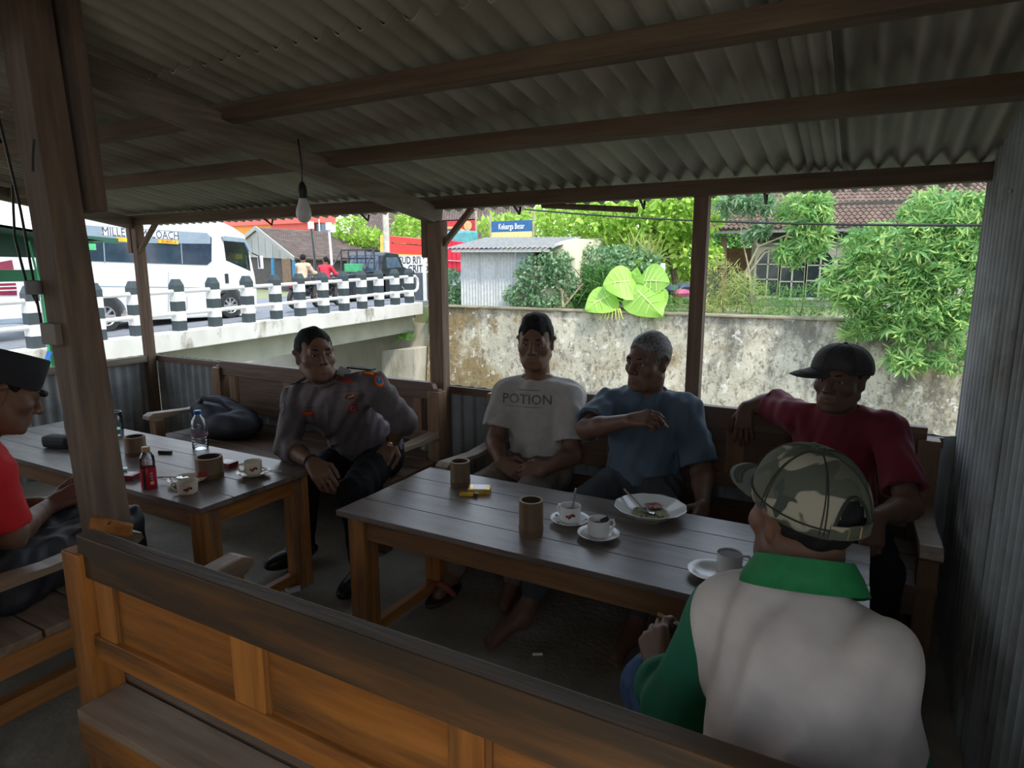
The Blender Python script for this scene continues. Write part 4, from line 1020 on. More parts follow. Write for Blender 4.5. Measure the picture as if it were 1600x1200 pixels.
for k, zz in enumerate((0.42, 0.28)):
    b = MB(); 
    for j in range(7 if k else 5): b.bb(q0.x + W * (0.5 + 0.055 * j), q0.x + W * (0.5 + 0.055 * j + 0.04), 25.975, 25.98, zc + H * zz, zc + H * (zz + 0.055))
    b.build('small_print', M_wink, bn2)
b = MB(); b.lathe([(0, 0), (0.22, 0.0), (0.22, 0.01), (0, 0.01)], (q1.x - 0.35, 25.97, zc + H * 0.78), 14, Matrix.Rotation(R(90), 3, 'X')); b.build('round_emblem', M_bo, bn2)
b = MB(); p = Vector((-18.1627,22.0000,3.1795)); b.tube([(p.x, 22, 0.1), (p.x, 22, 6)], 0.13, 8); tag(b.build('utility_pole', mat('pale_concrete_pole', (0.55, 0.53, 0.45), rand=0), None, smooth=True), 'pale concrete utility pole rising above the red truck', 'pole')
for k, (p, q) in enumerate((((-10.9729,22.5000,3.4542), (-10.8114,22.5000,0.8482)),)):
    b = MB(); b.tube([p, q], 0.05, 7); tag(b.build('bamboo_pole', M_stem, None, smooth=True), 'bare bamboo pole standing behind the shed roof', 'pole')

# far tiled roof and brick-coloured houses behind trees (left of the shed)
fh = thing('tiled_house', 'reddish tiled roof rising behind the banners and trees', 'house', (-20.4495,34.0000,2.0441))
tile_field('roof_tiles', (-37.5142,42.0000,5.9086), (-21.5426,42.0000,5.8021), (-19.2453,38.0000,2.9808), (-35.3336,38.0000,3.3638), 70, 22, M_tile2, fh, 0.08)
b = MB(); p, q = Vector((-35.6059,39.0000,3.4031)), Vector((-20.0846,39.0000,3.0284)); b.bb(p.x, q.x, 39, 41, 0.1, p.z - 0.1); b.build('house_wall', M_dkwall, fh)

# ---- shed on the far bank
sh = thing('shed', 'small whitewashed shed with a corrugated front behind the canal wall', 'shed', (-9.8956,18.0000,0.1860))
SY = 18.0
s0, s1, s2 = Vector((-11.7753,18.0000,0.1324)), Vector((-9.7805,18.0000,0.1892)), Vector((-7.7476,18.0000,0.2471)); st0 = Vector((-11.7457,18.0000,1.9317)).z
M_zinc = mat('white_zinc_sheet', (0.56, 0.58, 0.58), (0.46, 0.48, 0.48), rough=0.6, scale=3, stretch=(3, 3, 0.5), c3=(0.48, 0.48, 0.46), rand=0.04)
ns = 3; wS = (s1.x - s0.x) / ns
SM = corr_mesh('zinc_sheet', wS + 0.03, st0 - 0.1, 0.115, 0.02, 0.004, 6)
for k in range(ns):
    o = link('zinc_sheet', SM, M_zinc, sh); o.matrix_parent_inverse = sh.matrix_basis.inverted(); o.location = (s0.x + wS * (k + 0.5), SY + 0.008 * (k % 2), 0.1); o.rotation_euler = (R(90), 0, 0)
b = MB(); b.bb(s1.x + 0.02, s1.x + 0.62, SY, SY + 0.05, st0 - 0.62, st0); b.build('blue_grey_panel', mat('blue_grey_board', (0.45, 0.55, 0.60), rand=0), sh)
b = MB(); b.bb(s1.x + 0.62, s1.x + 1.05, SY + 0.06, SY + 0.1, st0 - 0.5, st0); b.build('opening_shade_sheet', mat('gap_shade', (0.02, 0.02, 0.02), rand=0), sh)  # near-black panel standing in for the shade inside an opening
pn = 6
for k in range(pn):
    xx = s1.x + 0.02 + k * 0.17
    b = MB(); b.bb(xx, xx + 0.16, SY, SY + 0.04, 0.1, st0 - 0.64); b.build('plank', mat('pale_planks', (0.50, 0.46, 0.38), (0.40, 0.36, 0.30), rand=0.15), sh)
M_cream = mat('cream_plaster', (0.80, 0.74, 0.58), (0.74, 0.68, 0.52), rough=0.85, rand=0)
b = MB(); b.prism([(s1.x + 1.06, 0.1), (s2.x, 0.1), (s2.x, st0 + 0.30), (s2.x - 0.5, st0 + 0.22), (s1.x + 1.06, st0 - 0.02)], (0, SY, 0), (1, 0, 0), (0, 0, 1), (0, 0.1, 0)); b.build('cream_wall', M_cream, sh)
b = MB(); b.bb(s2.x - 0.08, s2.x, SY + 0.1, SY + 2.6, 0.1, st0 + 0.3); b.build('side_wall', M_cream, sh)
b = MB(); b.bb(s0.x, s0.x + 0.08, SY + 0.05, SY + 2.6, 0.1, st0); b.build('side_wall', M_zinc, sh)
b = MB(); b.bb(s0.x, s2.x, SY + 2.5, SY + 2.6, 0.1, st0 + 0.4); b.build('rear_wall', M_cream, sh)
rfA, rfB, rfC, rfD = Vector((-12.0969,17.6000,1.9878)), Vector((-8.2180,17.6000,1.9545)), Vector((-7.9582,19.2000,2.3232)), Vector((-12.2108,20.4000,2.4394))
mesh_r = MB(); n = 46; vs_ = []; fs = []
for k in range(n + 1):
    t = k / n
    for a, c in ((rfA, rfB), (rfD, rfC)):
        p = a.lerp(c, t) + Vector((0, 0, 0.02 * math.cos(k * math.pi))); vs_.append(p)
for k in range(n): fs.append((2 * k, 2 * k + 2, 2 * k + 3, 2 * k + 1))
mesh_r.add(vs_, fs); mesh_r.add([v + Vector((0, 0, -0.02)) for v in vs_], [tuple(reversed(f)) for f in fs])
mesh_r.build('corrugated_roof', mat('grey_roof_sheet', (0.24, 0.245, 0.24), (0.19, 0.195, 0.19), rough=0.85, spec=0.1, rand=0), sh)
b = MB(); b.beam(rfA + Vector((0.2, 0.05, -0.08)), rfB + Vector((-0.2, 0.05, -0.08)), 0.06, 0.09); b.build('eave_board', M_oldwood, sh)
for k in range(3):
    b = MB(); b.beam(rfB.lerp(rfC, 0.5 + 0.2 * k) + Vector((0.0, 0.1, -0.05)), rfB.lerp(rfC, 0.5 + 0.2 * k) + Vector((-0.5, 0.3, -0.35)), 0.06, 0.06); b.build('roof_strut', M_oldwood, sh)

# ---- tiled house on the right
ho = thing('tiled_house', 'house with a brown tiled roof and arched windows across the canal', 'house', (-1.4327,23.2000,0.3220))
E0, E1 = Vector((-6.3385,22.3000,2.6013)), Vector((3.4568,22.3000,2.5349)); R0, R1 = Vector((-5.5195,26.0000,4.8497)), Vector((4.7767,26.0000,4.3637))
tile_field('roof_tiles', R0, R1, E1, E0, 62, 17, M_tile, ho, 0.07)
EB = Vector((E0.x, 29.5, E0.z)); tile_field('roof_tiles', R0, R0 + Vector((0.05, 0.3, 0)), E0, EB, 20, 17, M_tile, ho, 0.07)
b = MB(); b.beam(E0 + Vector((0, 0.05, -0.06)), E1 + Vector((0, 0.05, -0.06)), 0.08, 0.1); b.build('eave_fascia', M_oldwood, ho)
HY = 23.4
h0, h1 = Vector((-3.6780,23.4000,1.7619)), Vector((4.3001,23.4000,1.6995)); hz = Vector((-2.1580,23.4000,2.2000)).z
M_hdark = mat('shaded_house_boards', (0.085, 0.085, 0.075), (0.06, 0.06, 0.055), rough=0.85, rand=0)  # shade under the eave is put into this dark colour
M_hwall = mat('pale_house_wall', (0.55, 0.54, 0.47), (0.45, 0.44, 0.38), rough=0.85, rand=0)
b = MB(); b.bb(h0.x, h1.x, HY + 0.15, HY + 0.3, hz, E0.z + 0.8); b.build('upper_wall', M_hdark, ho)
b = MB(); b.bb(h0.x, h1.x, HY + 0.25, HY + 0.4, 0.1, hz); b.build('lower_wall', M_hwall, ho)
b = MB(); b.bb(h0.x, h0.x + 0.15, HY + 0.3, HY + 5, 0.1, E0.z + 0.6); b.build('side_wall', M_hwall, ho)
M_frame = mat('weathered_pale_frame', (0.74, 0.70, 0.60), (0.64, 0.60, 0.50), rough=0.8, rand=0.05)
M_pane = mat('dark_window_pane', (0.035, 0.05, 0.06), (0.05, 0.07, 0.08), rough=0.08, spec=0.6, rand=0.2)
for (xa, xb, ya, yb_) in (((-3.4714,23.4000,2.0555), (-2.7497,23.4000,2.0452), (-3.3679,23.4000,0.4379), 0), ((-2.7031,23.4000,1.9411), (-1.9662,23.4000,1.9323), (-2.5958,23.4000,0.3905), 0), ((-1.8771,23.4000,2.0125), (-1.1305,23.4000,2.0022), (-1.7571,23.4000,0.4092), 0), ((-1.0024,23.4000,2.0004), (-0.3199,23.4000,1.9910), (-0.8754,23.4000,0.4289), 0)):
    x0_, x1_, zt, zb = xa[0], xb[0], xa[2], ya[2]
    f_ = MB(); f_.bb(x0_ - 0.07, x0_, HY + 0.12, HY + 0.25, zb, zt); f_.bb(x1_, x1_ + 0.07, HY + 0.12, HY + 0.25, zb, zt); f_.bb(x0_, x1_, HY + 0.12, HY + 0.25, zb - 0.08, zb)
    n = 10; arch = [(x0_ + (x1_ - x0_) * i / n, zt - 0.42 + 0.34 * math.sin(math.pi * min(max((i / n - 0.06) / 0.88, 0), 1)) ** 0.55) for i in range(n + 1)]
    for i in range(n):
        f_.prism([arch[i], arch[i + 1], (arch[i + 1][0], zt), (arch[i][0], zt)], (0, HY + 0.12, 0), (1, 0, 0), (0, 0, 1), (0, 0.13, 0))
    wf = f_.build('window', M_frame, ho)
    m_ = MB(); xm_ = (x0_ + x1_) / 2; m_.bb(xm_ - 0.025, xm_ + 0.025, HY + 0.14, HY + 0.2, zb, zt - 0.1)
    for t in (0.34, 0.65): m_.bb(x0_, x1_, HY + 0.14, HY + 0.2, zb + (zt - zb) * t - 0.02, zb + (zt - zb) * t + 0.02)
    m_.build('glazing_bars', M_frame, wf)
    for i in range(2):
        for j in range(3):
            p_ = MB(); za, zc2 = zb + (zt - zb) * (0, 0.34, 0.65)[j], zb + (zt - zb) * (0.34, 0.65, 1.0)[j]
            p_.bb(x0_ + (x1_ - x0_) * i / 2, x0_ + (x1_ - x0_) * (i + 1) / 2, HY + 0.2, HY + 0.215, za, zc2); p_.build('pane', M_pane, wf)
b = MB(); b.beam((-4.4210,22.6000,2.4216), (-4.2996,22.6000,0.2782), 0.16, 0.16, up=(0, 1, 0)); b.build('verandah_post', W_post, ho)
M_brk = mat('red_brick', (0.42, 0.22, 0.15), (0.34, 0.17, 0.12), rand=0.1)
v0, v1 = Vector((-5.5388,24.5000,2.0676)), Vector((-3.6007,24.5000,1.2218))
bw = (v1.x - v0.x) / 8
for j in range(7):
    for i in range(9):
        xx = v0.x + (i - (0.5 if j % 2 else 0)) * bw
        xa, xb = max(xx, v0.x), min(xx + bw - 0.02, v1.x)
        if xb - xa < 0.06: continue
        b = MB(); b.bb(xa, xb, 24.5, 24.65, v1.z + j * (v0.z - v1.z) / 7, v1.z + (j + 1) * (v0.z - v1.z) / 7 - 0.015); b.build('brick', M_brk, ho)
b = MB(); b.bb(v0.x, v1.x, 24.53, 24.68, 0.1, v0.z - 0.02); b.build('mortar_wall', mat('grey_mortar', (0.45, 0.42, 0.38), rand=0), ho)

# ---- overhead wires
for lab, p, q, sag, r_ in (('thick black overhead cable crossing above the tiled house', (-8.6630,16.5000,2.9828), (1.7733,13.0000,2.0493), 0.12, 0.022), ('thin overhead wire in front of the house windows', (-2.3359,19.0000,2.4952), (2.2393,17.0000,1.9915), 0.15, 0.010), ('thin overhead wire slanting past the mango tree', (-8.1112,21.0000,2.7746), (-2.0167,20.0000,2.1917), 0.1, 0.010)):
    p, q = Vector(p), Vector(q); pts = [p.lerp(q, i / 12) - Vector((0, 0, sag * 4 * (i / 12) * (1 - i / 12))) for i in range(13)]
    b = MB(); b.tube(pts, r_, 5); tag(b.build('overhead_wire', M_cable, None), lab, 'wire', 'overhead wires')

# ---- plants on the far bank
def dsc(px_pts): return px_pts
plant('mango_tree', 'bright green leafy tree with a bent dark trunk between shed and house', 'tree', (-5.2787,20.5000,0.1879),
      [((-6.2080,20.5000,2.8284), (1.5, 1.2, 0.9), 1500), ((-5.3315,20.8000,1.8369), (1.3, 1.0, 0.6), 700), ((-7.5485,21.0000,2.7992), (1.6, 1.2, 0.9), 1300), ((-5.1170,20.5000,3.0784), (1.1, 1.0, 0.9), 900), ((-9.4765,22.0000,3.0254), (1.5, 1.2, 0.8), 1000)], L_lime, 0.23,
      stems=[[None, (-5.3649,20.5000,0.7462), (-5.4927,20.5000,1.3407), (-5.7943,20.6000,2.0358), (-6.3382,20.6000,2.7399)], [(-5.4927,20.5000,1.3407), (-5.3403,20.6000,1.8333), (-5.0410,20.6000,2.2186)], [(-5.6272,20.5000,1.6373), (-5.9647,20.5000,1.8972), (-6.6273,20.6000,2.0481)]], sr=0.13)
plant('leafy_tree', 'dense mid-green tree mass behind the shed and banners', 'tree', (-12.1886,27.0000,-0.3455),
      [((-12.2403,27.0000,2.9992), (2.8, 1.5, 1.3), 1800), ((-9.0824,25.0000,1.8270), (2.4, 1.3, 1.2), 1500), ((-16.3086,29.0000,3.4499), (1.9, 1.3, 0.6), 500), ((-7.4347,24.0000,1.0925), (2.2, 1.2, 1.2), 1200)], L_lime, 0.28, stems=[[None, (-12.0571,27.0000,1.3152), (-11.9250,27.0000,2.7141)]], sr=0.14)
plant('shrub', 'dull green spreading shrub in front of the cream shed wall', 'shrub', (-7.9897,17.7000,0.2178),
      [((-8.9183,17.7500,1.2475), (0.75, 0.25, 0.55), 700), ((-8.2824,17.7500,1.5310), (0.55, 0.25, 0.40), 450), ((-9.4875,17.7500,0.5250), (0.6, 0.2, 0.35), 400), ((-8.0466,17.8000,0.9689), (0.45, 0.2, 0.5), 350), ((-8.5843,17.7000,0.3925), (0.5, 0.2, 0.2), 250)], L_dull, 0.13,
      stems=[[None, (-8.0841,17.8000,0.6852), (-8.6832,17.8000,1.1148), (-9.2282,17.8000,1.3423)], [(-7.8295,17.8000,0.4067), (-8.2127,17.8000,0.8725), (-8.4310,17.8000,1.4376)], [None, (-7.5285,17.8000,0.7883), (-7.0972,18.2000,1.3442)]], mst=M_stem, sr=0.04)
plant('shrub', 'dull green feathery shrub between the shed and the big lobed leaves', 'shrub', (-7.1206,18.6000,0.1952),
      [((-7.3360,18.8000,1.5341), (1.0, 0.5, 0.6), 1000), ((-6.3892,19.0000,1.4378), (1.0, 0.5, 0.6), 900), ((-7.5306,18.8000,0.9550), (0.7, 0.4, 0.6), 600), ((-5.8787,19.0000,0.9687), (0.8, 0.5, 0.6), 500)], L_dull, 0.14, stems=[[None, (-7.1792,18.7000,0.9606), (-6.9311,18.8000,1.7219)]], sr=0.04)
plant('shrub', 'dark green strappy shrub behind the big pale leaves', 'shrub', (-6.9900,18.0000,0.1937),
      [((-7.0075,18.0000,0.8835), (0.6, 0.3, 0.6), 500), ((-6.5058,18.0000,0.5779), (0.6, 0.3, 0.4), 400), ((-7.6055,18.0000,0.4032), (0.35, 0.2, 0.3), 220)], L_dark, 0.38, 'blade', droop=-0.2)
plant('shrub', 'spiky pale yellow-green plant below the mango tree crown', 'shrub', (-6.0407,19.5000,1.1502),
      [((-6.1625,19.5000,1.7259), (0.55, 0.3, 0.2), 90)], L_yell, 0.75, 'blade', droop=-0.9)
plant('shrub', 'weedy green undergrowth along the top of the canal wall', 'shrub', (-4.7417,17.7500,0.2407),
      [((-4.7865,17.9000,0.3366), (0.9, 0.15, 0.20), 350), ((-8.2231,17.7500,0.2465), (0.5, 0.1, 0.15), 180), ((-5.2419,18.2000,0.5428), (0.8, 0.2, 0.4), 400)], L_mid, 0.16, 'blade', droop=-0.7)
plant('shrub', 'green bushy hedge between the braced post and the shed', 'shrub', (-12.4784,18.4000,0.0917),
      [((-12.4671,18.4000,0.6529), (0.42, 0.4, 0.75), 700), ((-12.2904,18.4000,0.3771), (0.3, 0.3, 0.4), 300)], L_dull, 0.12, 'oval', stems=[[None, (-12.4423,18.4000,0.5889)]], sr=0.03)
plant('shrub', 'feathery yellow-green shrub right of the dark post', 'shrub', (-3.4047,17.9000,0.2060),
      [((-3.6284,18.0000,0.8765), (0.75, 0.3, 0.8), 1100), ((-2.9580,18.0000,0.6522), (0.7, 0.3, 0.55), 800), ((-3.8321,17.9000,0.3638), (0.5, 0.2, 0.25), 300)], L_yell, 0.17, 'blade', droop=-0.5, stems=[[None, (-3.5431,18.0000,0.8438)], [(-3.0940,18.0000,0.2103), (-2.9702,18.0000,0.8526)]], sr=0.02)
plant('shrub', 'low fresh green bushes below the arched windows', 'shrub', (-1.5248,18.0000,0.1649),
      [((-2.4718,18.0000,0.5301), (0.8, 0.3, 0.5), 700), ((-1.2551,18.0000,0.5281), (0.9, 0.3, 0.5), 900), ((-1.8300,17.9000,0.3558), (1.0, 0.2, 0.25), 500)], L_mid, 0.15, 'blade', droop=-0.5, stems=[[None, (-1.4787,18.0000,0.5546)]], sr=0.02)
plant('cassava', 'slender cassava plant with lime leaves in front of the tiled roof', 'shrub', (-1.6401,18.4000,0.2011),
      [((-1.6778,18.4000,2.7911), (0.62, 0.4, 0.62), 110), ((-1.3573,18.4000,2.4652), (0.35, 0.3, 0.7), 80), ((-1.6736,18.3000,1.8339), (0.6, 0.3, 0.3), 55)], L_cass, 0.34, 'palm', mst=M_stem,
      stems=[[(-2.9997,18.4000,0.2410), (-2.9800,18.4000,1.2651), (-2.6987,18.4000,1.9315), (-1.9396,18.4000,2.2427), (-1.5617,18.4000,2.6292)], [(-2.6987,18.4000,1.9315), (-3.0570,18.4000,2.5172), (-3.1359,18.4000,3.0126)], [(-3.0465,18.4000,1.0105), (-2.5287,18.4000,1.7643), (-1.6945,18.4000,1.9970)]], sr=0.035)
plant('cassava', 'cassava crown hanging over the left of the tiled roof', 'shrub', (-2.7330,18.3000,0.1700),
      [((-3.3332,18.4000,3.0542), (0.55, 0.3, 0.24), 50), ((-2.7714,18.4000,3.0612), (0.4, 0.3, 0.28), 40), ((-2.7199,18.4000,2.2613), (0.3, 0.2, 0.2), 18)], L_dull, 0.32, 'palm', mst=M_stem, stems=[[None, (-2.8879,18.3000,1.3498), (-3.1558,18.4000,2.2716), (-3.1633,18.4000,2.9319)]], sr=0.03)
plant('cassava', 'large cassava bush spilling over the canal wall on the right', 'shrub', (1.0822,17.6000,0.1970),
      [((0.9487,17.2000,2.6008), (0.5, 0.4, 0.5), 90), ((0.6639,17.0000,1.7062), (1.5, 0.5, 0.75), 430), ((0.2327,16.9000,1.0035), (1.3, 0.5, 0.75), 380), ((1.3042,16.8000,1.0880), (1.0, 0.5, 1.1), 430), ((1.4558,17.0000,2.0344), (0.8, 0.5, 0.9), 250), ((1.1379,16.6000,0.2699), (0.85, 0.4, 0.6), 150), ((0.2462,16.9000,0.1414), (0.55, 0.3, 0.3), 60), ((0.8626,16.6000,-0.5865), (0.45, 0.3, 0.25), 60), ((1.6804,16.6000,-0.5311), (0.4, 0.3, 0.35), 50), ((-0.1912,17.0000,-0.0326), (0.35, 0.15, 0.2), 22), ((1.8514,17.0000,2.5506), (0.4, 0.3, 0.4), 60)], L_cass, 0.27, 'palm', mst=M_stem,
      stems=[[None, (0.7759,17.3000,0.6417), (0.3441,17.2000,1.2138), (-0.0634,17.0000,1.5000)], [None, (1.0694,17.2000,1.3581), (0.9620,17.2000,2.4641)], [None, (1.0600,16.8000,-0.0288), (0.7741,16.7000,-0.2470), (0.7661,16.6000,-0.5930)], [(0.7984,17.2000,0.3589), (0.3678,17.0000,0.2116), (-0.1289,16.9000,0.0229)], [None, (1.5341,16.7000,-0.1354), (1.6734,16.6000,-0.4624)], [(0.5850,17.2000,0.6415), (0.2891,17.0000,0.3830), (0.0495,17.0000,0.1992), (0.0517,17.0000,-0.1248)]], sr=0.03)
plant('leafy_tree', 'green tree behind the verandah of the tiled house', 'tree', (-5.9262,31.0000,-0.1395),
      [((-6.9028,31.0000,1.8954), (2.6, 1.2, 1.6), 1300), ((-5.0729,31.0000,2.0220), (2.2, 1.2, 1.6), 1100), ((-7.5032,32.0000,3.4098), (2.0, 1.2, 1.2), 700)], L_mid, 0.34, stems=[[None, (-6.0408,31.0000,1.8886)]], sr=0.15)
plant('roadside_tree', 'lime green tree behind the lamp posts and old house', 'tree', (-26.5022,30.0000,0.9121),
      [((-27.4549,30.0000,3.5380), (1.0, 1.0, 1.0), 500), ((-27.1576,30.0000,2.6010), (0.8, 0.6, 0.6), 300), ((-25.6596,30.0000,3.0543), (0.9, 0.6, 0.5), 260), ((-21.5429,28.0000,3.2891), (1.2, 0.8, 1.0), 600), ((-26.3705,28.0000,1.2928), (0.7, 0.5, 0.8), 250)], L_lime, 0.28, stems=[[None, (-26.1780,30.0000,2.4021), (-25.4161,30.0000,3.1220)]], sr=0.12)
plant('shrub', 'small tuft of grass on the concrete bridge abutment', 'shrub', (-13.3917,17.0000,-1.0442),
      [((-13.4657,17.1000,-0.9297), (0.35, 0.2, 0.1), 160)], L_mid, 0.24, 'blade', droop=-1.2)

# big elephant-ear leaves leaning over the wall
L_taro = mat('elephant_ear_leaf', (0.33, 0.62, 0.08), (0.42, 0.70, 0.14), rough=0.4, scale=2, rand=0.1, backlit=0.45)
ta = thing('elephant_ear_plant', 'elephant ear plant with huge lime leaves over the canal wall', 'plant', (-5.8783,17.6000,0.2495))
def big_leaf(tip, notch, width, nrm, lift=0.12):
    tip, notch = Vector(tip), Vector(notch); d = tip - notch; L = d.length; d.normalize()
    n = Vector(nrm); n = (n - d * n.dot(d)).normalized(); s_ = d.cross(n)
    out = [(-0.20, 0.0), (-0.26, 0.22), (-0.16, 0.40), (0.05, 0.50), (0.30, 0.48), (0.55, 0.38), (0.78, 0.22), (0.92, 0.10), (1.0, 0.0)]
    rings = []
    b_ = MB(); vs_ = []; fs = []
    rows = 9; cols = 9
    for i in range(rows):
        t, w = out[i]
        for k in range(cols):
            q = (k / (cols - 1)) * 2 - 1
            x = t * L * 1.0 if i else (t + 0.20 * (1 - abs(q) ** 0.5) * 1) * L
            ww = w * width * q if i else 0.12 * width * q
            sag = lift * (0.5 - (q * q) * 0.55) * L - 0.18 * L * (max(t, 0) ** 2) + 0.012 * L * math.cos(q * 20)
            vs_.append(notch + d * x + s_ * ww + n * (sag - 0.03))
    for i in range(rows - 1):
        for k in range(cols - 1):
            fs.append((i * cols + k, i * cols + k + 1, (i + 1) * cols + k + 1, (i + 1) * cols + k))
    b_.add(vs_, fs)
    o = b_.build('leaf', L_taro, ta, smooth=True)
    v_ = MB(); v_.tube([notch - d * 0.02 + n * 0.045 * L, notch + d * L * 0.5 + n * 0.02 * L, notch + d * L * 0.96 - n * 0.125 * L], [0.02, 0.014, 0.006], 6); v_.build('midrib', mat('pale_leaf_vein', (0.62, 0.78, 0.30), rand=0), o, smooth=True)
    for q in (-1, 1):
        for t0, t1, w1 in ((0.05, -0.05, 0.40), (0.18, 0.22, 0.42), (0.36, 0.48, 0.36), (0.56, 0.70, 0.24)):
            zf = lambda t, w: lift * (0.5 - (w / 0.5) ** 2 * 0.5) * L - 0.18 * L * t * t - 0.012
            v_ = MB(); v_.tube([notch + d * L * t0 + n * zf(t0, 0), notch + d * L * (t0 + t1) / 2 + s_ * q * width * w1 * 0.5 + n * zf((t0 + t1) / 2, w1 * 0.5), notch + d * L * t1 + s_ * q * width * w1 + n * zf(t1, w1)], [0.010, 0.008, 0.004], 5); v_.build('side_vein', mat('pale_leaf_vein', (0.62, 0.78, 0.30), rand=0), o, smooth=True)
    return notch
hub = Vector((-5.8764,17.6000,0.1958))
for tip, notch, w, nr, yy in (((-6.4508,17.0000,0.9666), (-5.9069,17.5000,0.9975), 1.2, (0, -1, 0.55), 0), ((-6.9633,16.9000,0.2908), (-6.4583,17.4000,0.5660), 1.0, (0.1, -1, 0.7), 0), ((-4.8229,16.8000,0.2253), (-5.5896,17.4000,0.7247), 1.2, (0, -1, 0.45), 0), ((-4.8001,17.2000,1.0487), (-5.5181,17.6000,0.9997), 1.15, (0, -1, 0.5), 0), ((-5.7902,17.5000,1.3478), (-5.7305,17.7000,0.9248), 0.8, (-0.6, -0.8, 0.2), 0), ((-4.8686,17.3000,0.3653), (-5.2502,17.6000,0.6194), 0.8, (0.3, -1, 0.5), 0)):
    nt = big_leaf(tip, notch, w, nr)
    b = MB(); b.tube([hub, hub.lerp(nt, 0.5) + Vector((0, 0.05, 0.08)), nt], [0.035, 0.028, 0.02], 7); b.build('leaf_stalk', mat('pale_green_stalk', (0.35, 0.52, 0.22), rand=0), ta, smooth=True)
for k in range(7):
    a = -0.9 + k * 0.3
    b = MB(); p = Vector((-6.2592,17.3500,0.2160)); b.tube([p, p + Vector((0.25 * math.sin(a), -0.12, 0.04)), p + Vector((0.42 * math.sin(a), -0.2, -0.22 - 0.05 * math.cos(a)))], [0.03, 0.028, 0.006], 5); b.build('small_leaf', mat('yellow_blade', (0.60, 0.66, 0.16), rand=0.1), ta, smooth=True)

# heap of washing beside the tree
wh = thing('laundry_heap', 'heap of pink and dark cloth under the mango tree', 'laundry', (-4.7962,18.6000,0.4457))
for p, s_, m in (((-4.9570,18.6000,0.7510), 0.30, mat('dark_navy_cloth', (0.05, 0.07, 0.12), rand=0)), ((-4.7077,18.5000,0.6684), 0.26, mat('pink_cloth', (0.60, 0.12, 0.25), rand=0)), ((-4.6941,18.7000,0.8428), 0.24, mat('dark_navy_cloth', (0.05, 0.07, 0.12), rand=0))):
    b = MB(); b.lathe([(0, -s_ * 0.5), (s_ * 0.8, -s_ * 0.4), (s_, 0), (s_ * 0.7, s_ * 0.35), (0, s_ * 0.5)], p, 12, wob=0.15, wn_=4); b.build('cloth', m, wh, smooth=True)
b = MB(); p = Vector((-5.1860,18.2000,1.4000)); b.bb(p.x - 0.06, p.x + 0.06, 18.2, 18.3, 0.1, p.z + 0.1); tag(b.build('white_stake', M_wpaint, None, bevel=0.01), 'short white stake between the big leaves and the tree', 'stake')

# ---- green tarpaulin stall outside the left wall
gs = thing('tarpaulin_stall', 'dark green tarpaulin canopy of a stall outside the left wall', 'stall', (-6.4, 2.2, -0.12))
M_tarp = mat('dark_green_tarp', (0.03, 0.11, 0.07), (0.02, 0.08, 0.055), rough=0.5, rand=0)
M_tarp2 = mat('bright_green_board', (0.02, 0.22, 0.09), rough=0.5, rand=0)
b = MB(); b.add([(-8.6, 0.4, 1.95), (-5.2, 0.4, 1.93), (-5.9, 3.35, 1.62), (-8.6, 3.35, 1.66)], [(0, 1, 2, 3)]); b.add([(-8.6, 0.4, 1.93), (-5.2, 0.4, 1.91), (-5.9, 3.35, 1.60), (-8.6, 3.35, 1.64)], [(3, 2, 1, 0)]); b.build('canopy', M_tarp, gs)
p, q = Vector((-6.5000,2.6437,1.6435)), Vector((-6.5000,3.1072,1.6506))
b = MB(); b.beam((-6.5, 1.4, 1.62), (-6.5, 3.15, 1.60), 0.01, 0.24); b.build('valance', M_tarp, gs)
b = MB(); b.beam((-6.48, 1.4, 1.325), (-6.48, 3.06, 1.325), 0.02, 0.10); b.build('counter_board', M_tarp2, gs, bevel=0.004)
b = MB(); b.beam((-6.3000,3.3879,1.6570), (-6.3000,3.6970,1.6389), 0.02, 0.05); b.build('canopy_tip', M_tarp, gs)
b = MB(); b.box((-6.3000,3.4360,1.5902), (0.02, 0.10, 0.075)); b.build('green_tag', mat('light_green_plastic', (0.10, 0.55, 0.22), rand=0), gs)
for y in (1.5, 3.12):
    b = MB(); b.tube([(-6.52, y, -0.13), (-6.52, y, 1.68)], 0.035, 8); b.build('pole', M_tarp2, gs, smooth=True)
b = MB(); b.tube([(-8.4, 1.5, -0.13), (-8.4, 1.5, 1.8)], 0.035, 8); b.build('pole', M_tarp2, gs, smooth=True)
b = MB(); b.tube([(-6.42, 3.0, 1.62), (-6.4000,3.0428,1.1612), (-6.4000,3.0342,0.4649)], 0.009, 6); b.build('cord', mat('green_cord', (0.10, 0.60, 0.25), rand=0), gs)
b = MB(); b.tube([(-6.3800,3.0362,0.6574), (-6.3800,2.9725,0.5099)], 0.021, 8); b.build('blue_rod', mat('blue_plastic', (0.04, 0.18, 0.60), rand=0), gs, smooth=True)

